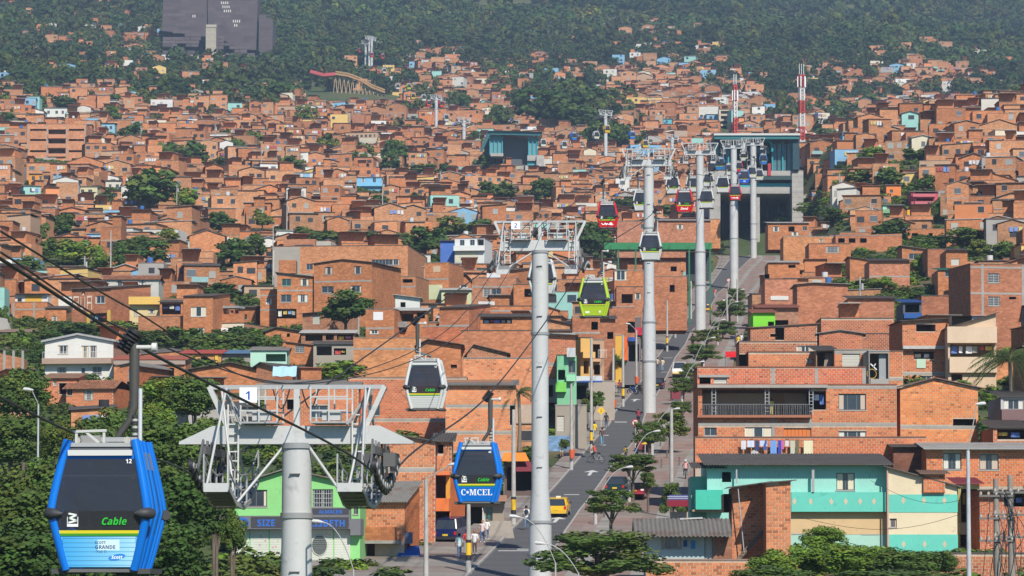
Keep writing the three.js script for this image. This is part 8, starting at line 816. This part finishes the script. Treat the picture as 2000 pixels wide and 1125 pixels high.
car(1091, 999, 330, -0.1, yellow, 'yellow taxi driving uphill past the second tower', { taxi: 1, bump: [0.66, 0.4, 0.02] }); car(1206, 966, 356, -0.14, [0.012, 0.03, 0.032], 'dark green car parked beside the promenade', { w: 0.84, len: 4.1, sedan: 1 }); car(1244, 974, 348, 3.0, [0.3, 0.01, 0.03], 'red car parked behind the layered tree', { sedan: 1, bump: [0.28, 0.01, 0.03] }); car(883, 1073, 302, -0.25, [0.008, 0.02, 0.09], 'dark blue jeep parked below the orange-red balcony', { w: 0.86, h: 1.75, van: 1, cat: 'jeep', n: 'jeep' }); car(1285, 754, 512, -0.1, [0.012, 0.012, 0.016], 'black car coming into view behind third tower', {}); car(1328, 722, 540, 3.05, [0.68, 0.68, 0.66], 'white minibus coming down the street', { van: 1, h: 1.95, w: 0.88, len: 4.4, rack: 1, n: 'minibus', cat: 'van', bump: [0.66, 0.5, 0.1] }); car(1383, 604, 775, -0.1, [0.62, 0.3, 0.01], 'yellow taxi just right of the fourth tower', { taxi: 1 });
function bike(px, py, D, turn, col, label, motor) { const p = at(px, py, D); p.y -= 0.1; const t = thing(motor ? 'motorcycle' : 'bicycle', label, motor ? 'motorcycle' : 'bicycle', p, turn, 'two-wheelers on the street'), r = motor ? 0.29 : 0.33; for (const z of [-0.55, 0.55]) { const w = new GB(), ring = []; for (let k = 0; k <= 20; k++) ring.push([0, r + r * Math.sin(k / 10 * Math.PI), z + r * Math.cos(k / 10 * Math.PI)]); w.tube(ring, motor ? 0.06 : 0.022, 6, C.black, false); const m = w.build('wheel', M.dark, t), s = new GB(); for (let k = 0; k < 6; k++) s.bar([0, r, z], [0, r + r * Math.sin(k), z + r * Math.cos(k)], 0.01, 0.01, C.grey); s.build('spokes', M.steel, m); } const f = new GB(); for (const [a, b] of [[[0, r, 0.55], [0, 0.85, 0.25]], [[0, 0.85, 0.25], [0, 0.8, -0.35]], [[0, 0.8, -0.35], [0, r, -0.55]], [[0, 0.3, 0.05], [0, 0.85, 0.25]], [[0, 0.3, 0.05], [0, 0.8, -0.35]], [[0, 0.3, 0.05], [0, r, 0.55]]]) f.tube([a, b], motor ? 0.06 : 0.022, 6, col); if (motor) f.tube([[0, 0.55, 0.3], [0, 0.7, 0], [0, 0.75, -0.3]], [0.12, 0.17, 0.1], 8, col); f.build('frame', M.gloss, t); const h = new GB(); h.tube([[-0.3, 1.0, -0.32], [0, 0.98, -0.42], [0.3, 1.0, -0.32]], 0.02, 6, C.black); h.tube([[0, 0.8, -0.37], [0, 0.98, -0.42]], 0.02, 6, C.grey); h.build('handlebar', M.dark, t); const s = new GB(); s.tube([[0, 0.9, 0.42], [0, 0.93, 0.25], [0, 0.9, 0.08]], [0.06, 0.11, 0.04], 8, C.black); s.build('saddle', M.dark, t); return t; }
bike(1165, 906, 392, 1.1, [0.3, 0.3, 0.32], 'bicycle ridden across the junction'); bike(1353, 658, 620, 0, [0.03, 0.03, 0.04], 'motorcycle riding left of the fourth tower', 1); bike(1236, 705, 500, 0.9, [0.02, 0.05, 0.2], 'blue motorcycle parked at the ochre wall', 1); bike(1248, 706, 502, 0.8, [0.02, 0.02, 0.02], 'black motorcycle parked beside the blue one', 1); bike(1247, 832, 436, 0, [0.05, 0.02, 0.02], 'motorcycle beside the third tower base', 1); bike(1339, 918, 372, 0, [0.1, 0.1, 0.1], 'bicycle of the helmeted rider on the promenade');
// ---------------------------------------------------------------- people
const bodies = {};
function bodyGeo(pose) {
  if (bodies[pose]) return bodies[pose];
  const N = 72, mc = new MarchingCubes(N, new THREE.MeshBasicMaterial(), false, false, 60000); mc.isolation = 0; const st = pose === 'walk' ? 0.22 : 0.03, ride = pose === 'ride';
  // joints in metres, feet at 0
  const hipY = ride ? 0.98 : 0.92, J = { h: [0, hipY, 0], ch: [0, hipY + 0.42, ride ? -0.16 : 0], nk: [0, hipY + 0.56, ride ? -0.2 : -0.01], hd: [0, hipY + 0.71, ride ? -0.24 : -0.02] }, B = []; const add = (a, b, r0, r1, id) => B.push([a, b, r0, r1, id]);
  add(J.h, [0, hipY + 0.2, ride ? -0.07 : 0], 0.135, 0.13, 0); add([0, hipY + 0.2, ride ? -0.07 : 0], J.ch, 0.13, 0.15, 0); add([-0.13, J.ch[1] + 0.06, J.ch[2]], [0.13, J.ch[1] + 0.06, J.ch[2]], 0.085, 0.085, 0); add(J.ch, J.nk, 0.09, 0.055, 2); add([0, J.hd[1] - 0.05, J.hd[2] - 0.015], [0, J.hd[1] + 0.05, J.hd[2] + 0.005], 0.075, 0.095, 2); add([0, J.hd[1] + 0.06, J.hd[2] + 0.02], [0, J.hd[1] + 0.02, J.hd[2] + 0.05], 0.1, 0.09, 3);
  for (const s of [-1, 1]) { const sh = [s * 0.19, J.ch[1] + 0.06, J.ch[2]], el = ride ? [s * 0.25, J.ch[1] - 0.16, J.ch[2] - 0.16] : [s * 0.245, J.ch[1] - 0.2, J.ch[2] + s * st * 0.5], wr = ride ? [s * 0.27, J.ch[1] - 0.26, J.ch[2] - 0.38] : [s * 0.25, J.ch[1] - 0.43, J.ch[2] + s * st * 0.7 - 0.06]; add(sh, el, 0.058, 0.046, 0); add(el, wr, 0.044, 0.032, 2); const hd = [wr[0] + s * 0.0, wr[1] - (ride ? 0.02 : 0.08), wr[2] - (ride ? 0.07 : 0.02)]; add(wr, hd, 0.036, 0.034, 2); B.hands = B.hands || []; B.hands.push([wr, hd, s]);
    const hp = [s * 0.085, hipY - 0.03, 0], kn = ride ? [s * 0.14, hipY - 0.2, -0.4] : [s * 0.1, 0.49, -s * st * 0.7 - 0.02], an = ride ? [s * 0.15, 0.38, -0.2] : [s * 0.1, 0.09, -s * st * 1.0 + 0.02 + (pose === 'walk' && s < 0 ? 0.05 : 0)]; add(hp, kn, 0.095, 0.062, 1); add(kn, an, 0.06, 0.042, 1); add([an[0], an[1] - 0.045, an[2] + 0.03], [an[0] + s * 0.02, an[1] - 0.05, an[2] - 0.14], 0.045, 0.036, 4); }
  const sc = 0.92, off = 0.9, half = N / 2; let k = 0; const dist = (p, b) => { const [a, c, r0, r1] = b, dx = c[0] - a[0], dy = c[1] - a[1], dz = c[2] - a[2], t = clamp(((p[0] - a[0]) * dx + (p[1] - a[1]) * dy + (p[2] - a[2]) * dz) / (dx * dx + dy * dy + dz * dz + 1e-9), 0, 1); return Math.hypot(p[0] - a[0] - dx * t, p[1] - a[1] - dy * t, p[2] - a[2] - dz * t) - lerp(r0, r1, t); };
  for (let z = 0; z < N; z++) for (let y = 0; y < N; y++) for (let x = 0; x < N; x++, k++) { const p = [(x - half) / half * sc, (y - half) / half * sc + off, (z - half) / half * sc]; let d = 9; if (Math.abs(p[0]) < 0.45) for (const b of B) { const e = dist(p, b), h = clamp(0.5 + 0.5 * (d - e) / 0.035, 0, 1); d = lerp(d, e, h) - 0.035 * h * (1 - h); } mc.field[k] = -d; }
  mc.update(); const n = mc.count, pos = new Float32Array(n * 3), nor = new Float32Array(mc.normalArray.slice(0, n * 3)), ids = []; for (let i = 0; i < n; i++) { const p = [mc.positionArray[i * 3] * sc, mc.positionArray[i * 3 + 1] * sc + off, mc.positionArray[i * 3 + 2] * sc]; pos.set(p, i * 3); let best = 9, id = 0; for (const b of B) { const e = dist(p, b); if (e < best) { best = e; id = b[4]; } } ids.push(id); }
  const f = new GB(), one = [1, 1, 1]; for (const [wr, hd, s] of B.hands) { for (let q = 0; q < 4; q++) { const o = (q - 1.5) * 0.017, l = [0.055, 0.066, 0.062, 0.048][q]; f.tube([[hd[0], hd[1], hd[2] + o], [hd[0] - s * 0.004, hd[1] - l * 0.6, hd[2] + o - 0.004], [hd[0] - s * 0.018, hd[1] - l, hd[2] + o - 0.01]], [0.011, 0.01, 0.007], 5, one); } f.tube([[hd[0], hd[1] + 0.03, hd[2] - 0.02], [hd[0] - s * 0.01, hd[1] - 0.01, hd[2] - 0.05]], [0.012, 0.008], 5, one); } f.tube([[0, J.hd[1] - 0.005, J.hd[2] - 0.09], [0, J.hd[1] - 0.03, J.hd[2] - 0.125]], [0.01, 0.02], 6, one); for (const s of [-1, 1]) { f.tube([[s * 0.09, J.hd[1] + 0.02, J.hd[2] + 0.01], [s * 0.105, J.hd[1] - 0.02, J.hd[2] + 0.015]], [0.018, 0.012], 6, one); }
  const fe = []; const e = new GB(); for (const s of [-1, 1]) e.tube([[s * 0.033, J.hd[1] + 0.005, J.hd[2] - 0.09], [s * 0.033, J.hd[1] + 0.005, J.hd[2] - 0.102]], 0.011, 6, one); e.tube([[-0.02, J.hd[1] - 0.065, J.hd[2] - 0.09], [0.02, J.hd[1] - 0.065, J.hd[2] - 0.09]], 0.008, 5, one);
  const P2 = Float32Array.from([...pos, ...f.p, ...e.p]), N2 = Float32Array.from([...nor, ...f.n, ...e.n]), I2 = [...ids, ...new Array(f.p.length / 3).fill(2), ...new Array(e.p.length / 3).fill(5)];
  return (bodies[pose] = [P2, N2, I2]);
}
function person(px, py, hpx, D, turn, pose, shirt, pants, label, o = {}) {
  const [P2, N2, I2] = bodyGeo(pose), skin = [0.32, 0.17, 0.1], pal = [shirt, pants, skin, [0.012, 0.01, 0.009], o.shoe || [0.05, 0.05, 0.05], [0.03, 0.015, 0.015]], col = new Float32Array(I2.length * 3); I2.forEach((id, i) => col.set(pal[id], i * 3)); if (o.shorts) { for (let i = 0; i < I2.length; i++) if (I2[i] === 1 && P2[i * 3 + 1] < 0.5) col.set(skin, i * 3); }
  const g = new THREE.BufferGeometry(); g.setAttribute('position', new THREE.BufferAttribute(P2, 3)); g.setAttribute('normal', new THREE.BufferAttribute(N2, 3)); g.setAttribute('color', new THREE.BufferAttribute(col, 3)); g.setAttribute('uv', new THREE.BufferAttribute(new Float32Array(I2.length * 2), 2));
  const p = o.abs ? P(px, py, D) : at(px, py, D); if (o.lift) p.y += o.lift; const s = clamp(hpx * -p.z / F, 1.1, 1.82) / 1.72, t = thing('person', label, 'person', p, turn, 'people in the street'), m = mesh(g, 'body', M.skin, t); m.scale.setScalar(s);
  if (o.pack) { const b = new GB(); b.tube([[0, 1.12 * s, 0.17 * s], [0, 1.3 * s, 0.2 * s], [0, 1.44 * s, 0.15 * s]], [0.12, 0.16, 0.1], 10, o.pack); b.build('backpack', M.cloth, t); } if (o.bag) { const b = new GB(); b.tube([[0.34, 0.66 * s, 0], [0.34, 0.8 * s, 0], [0.33, 0.98 * s, 0]], [0.1, 0.13, 0.03], 8, o.bag); b.build('bag', M.cloth, t); } if (o.helmet) { const b = new GB(); b.tube([[0, 1.62 * s, 0], [0, 1.74 * s, 0], [0, 1.82 * s, 0]], [0.13, 0.14, 0.05], 12, o.helmet); b.build('helmet', M.gloss, t); } return t;
}
const jeans = [0.05, 0.1, 0.2], wh = [0.66, 0.66, 0.64];
person(897, 1102, 48, 285, 0.1, 'walk', [0.5, 0.62, 0.6], jeans, 'person in pale teal top and jeans left of banded post', {}); person(911, 1090, 46, 289, 0.2, 'stand', [0.6, 0.05, 0.04], [0.3, 0.35, 0.4], 'person in red top half behind the banded post'); person(927, 1090, 46, 289, 3.1, 'stand', wh, [0.14, 0.08, 0.07], 'person in white top and brown trousers with red bag', { bag: [0.4, 0.01, 0.03], shoe: wh }); person(942, 1067, 42, 300, 3, 'walk', [0.62, 0.5, 0.5], jeans, 'person in pinkish white shirt holding things by the steps', { shoe: wh }); person(951, 1056, 38, 303, 3.2, 'walk', wh, [0.1, 0.14, 0.24], 'person in white shirt just behind the pinkish one', { shoe: wh }); person(1028, 1037, 44, 313, 0, 'walk', wh, [0.1, 0.16, 0.28], 'person with dark backpack walking up the roadside', { pack: [0.02, 0.03, 0.06] });
person(1097, 909, 34, 398, 0.1, 'stand', [0.55, 0.62, 0.4], wh, 'person in pale green shirt and white shorts on pavement', { shorts: 1 }); person(1176, 848, 34, 412, 0.1, 'walk', [0.1, 0.06, 0.06], [0.14, 0.3, 0.45], 'person in dark top and light jeans near the kerb'); person(1161, 828, 32, 420, 0, 'walk', [0.7, 0.5, 0.01], [0.3, 0.35, 0.4], 'person in bright yellow top on the pavement'); person(1184, 812, 30, 432, 0, 'stand', [0.03, 0.03, 0.03], [0.05, 0.08, 0.14], 'person in black under the pedestrian sign'); person(1163, 906, 34, 392, 1.1, 'ride', [0.5, 0.08, 0.04], [0.05, 0.05, 0.06], 'rider in red top on the bicycle at the junction', { lift: 0.02 }); person(1222, 894, 26, 395, 0.3, 'stand', [0.6, 0.42, 0.05], [0.1, 0.1, 0.12], 'child in yellow standing by the promenade kerb'); person(1243, 894, 27, 395, -0.4, 'walk', [0.02, 0.35, 0.6], [0.1, 0.14, 0.2], 'person in bright blue top by maroon container'); person(1339, 917, 36, 372, 0, 'ride', [0.6, 0.3, 0.27], [0.1, 0.1, 0.1], 'helmeted rider in pink shirt on the promenade', { helmet: [0.6, 0.6, 0.6], lift: 0.02 });
person(1353, 657, 24, 620, 0, 'ride', [0.03, 0.03, 0.04], [0.03, 0.03, 0.03], 'rider in black on the upper street motorcycle', { lift: 0.02, helmet: C.black }); person(1247, 831, 30, 436, 0, 'ride', [0.25, 0.02, 0.04], [0.04, 0.05, 0.1], 'rider in maroon beside the third tower base', { lift: 0.02 }); person(1284, 690, 24, 560, 0, 'stand', [0.5, 0.4, 0.3], [0.06, 0.07, 0.1], 'person in tan on the upper pavement, left one', {}); person(1294, 690, 24, 558, 0, 'walk', [0.62, 0.5, 0.35], [0.2, 0.3, 0.45], 'person in pale shirt on the upper pavement, right one'); person(1202, 720, 26, 500, 0, 'walk', [0.1, 0.12, 0.4], [0.4, 0.4, 0.42], 'person in blue pushing along the shop pavement'); person(1210, 720, 26, 500, 0, 'stand', [0.25, 0.06, 0.06], [0.05, 0.05, 0.08], 'person in dark red beside the blue one'); person(1397, 575, 20, 860, 0, 'walk', [0.6, 0.15, 0.12], [0.5, 0.4, 0.35], 'person in red on the far carriageway'); person(1414, 586, 22, 800, 0.5, 'walk', wh, wh, 'person all in white crossing the upper street'); person(1423, 742, 26, 500, 0, 'stand', [0.45, 0.06, 0.06], [0.06, 0.06, 0.08], 'person in red behind the red awning stall'); person(1430, 740, 27, 505, 0, 'stand', [0.03, 0.05, 0.04], [0.04, 0.04, 0.05], 'person in black behind the red awning stall'); person(1436, 662, 24, 620, 0.5, 'walk', [0.05, 0.04, 0.08], [0.08, 0.08, 0.1], 'person in dark clothes on upper promenade, left one'); person(1442, 663, 24, 618, 0, 'walk', [0.7, 0.5, 0.05], wh, 'person in yellow on the upper promenade, middle one'); person(1448, 662, 24, 622, -0.3, 'stand', wh, [0.1, 0.2, 0.45], 'person in white and blue on the upper promenade, right one');

person(1507, 811, 32, 332, 0.3, 'stand', [0.62, 0.55, 0.12], [0.5, 0.45, 0.12], 'person in yellow standing on the railed balcony', { abs: 1 });
renderer.render(scene, camera);
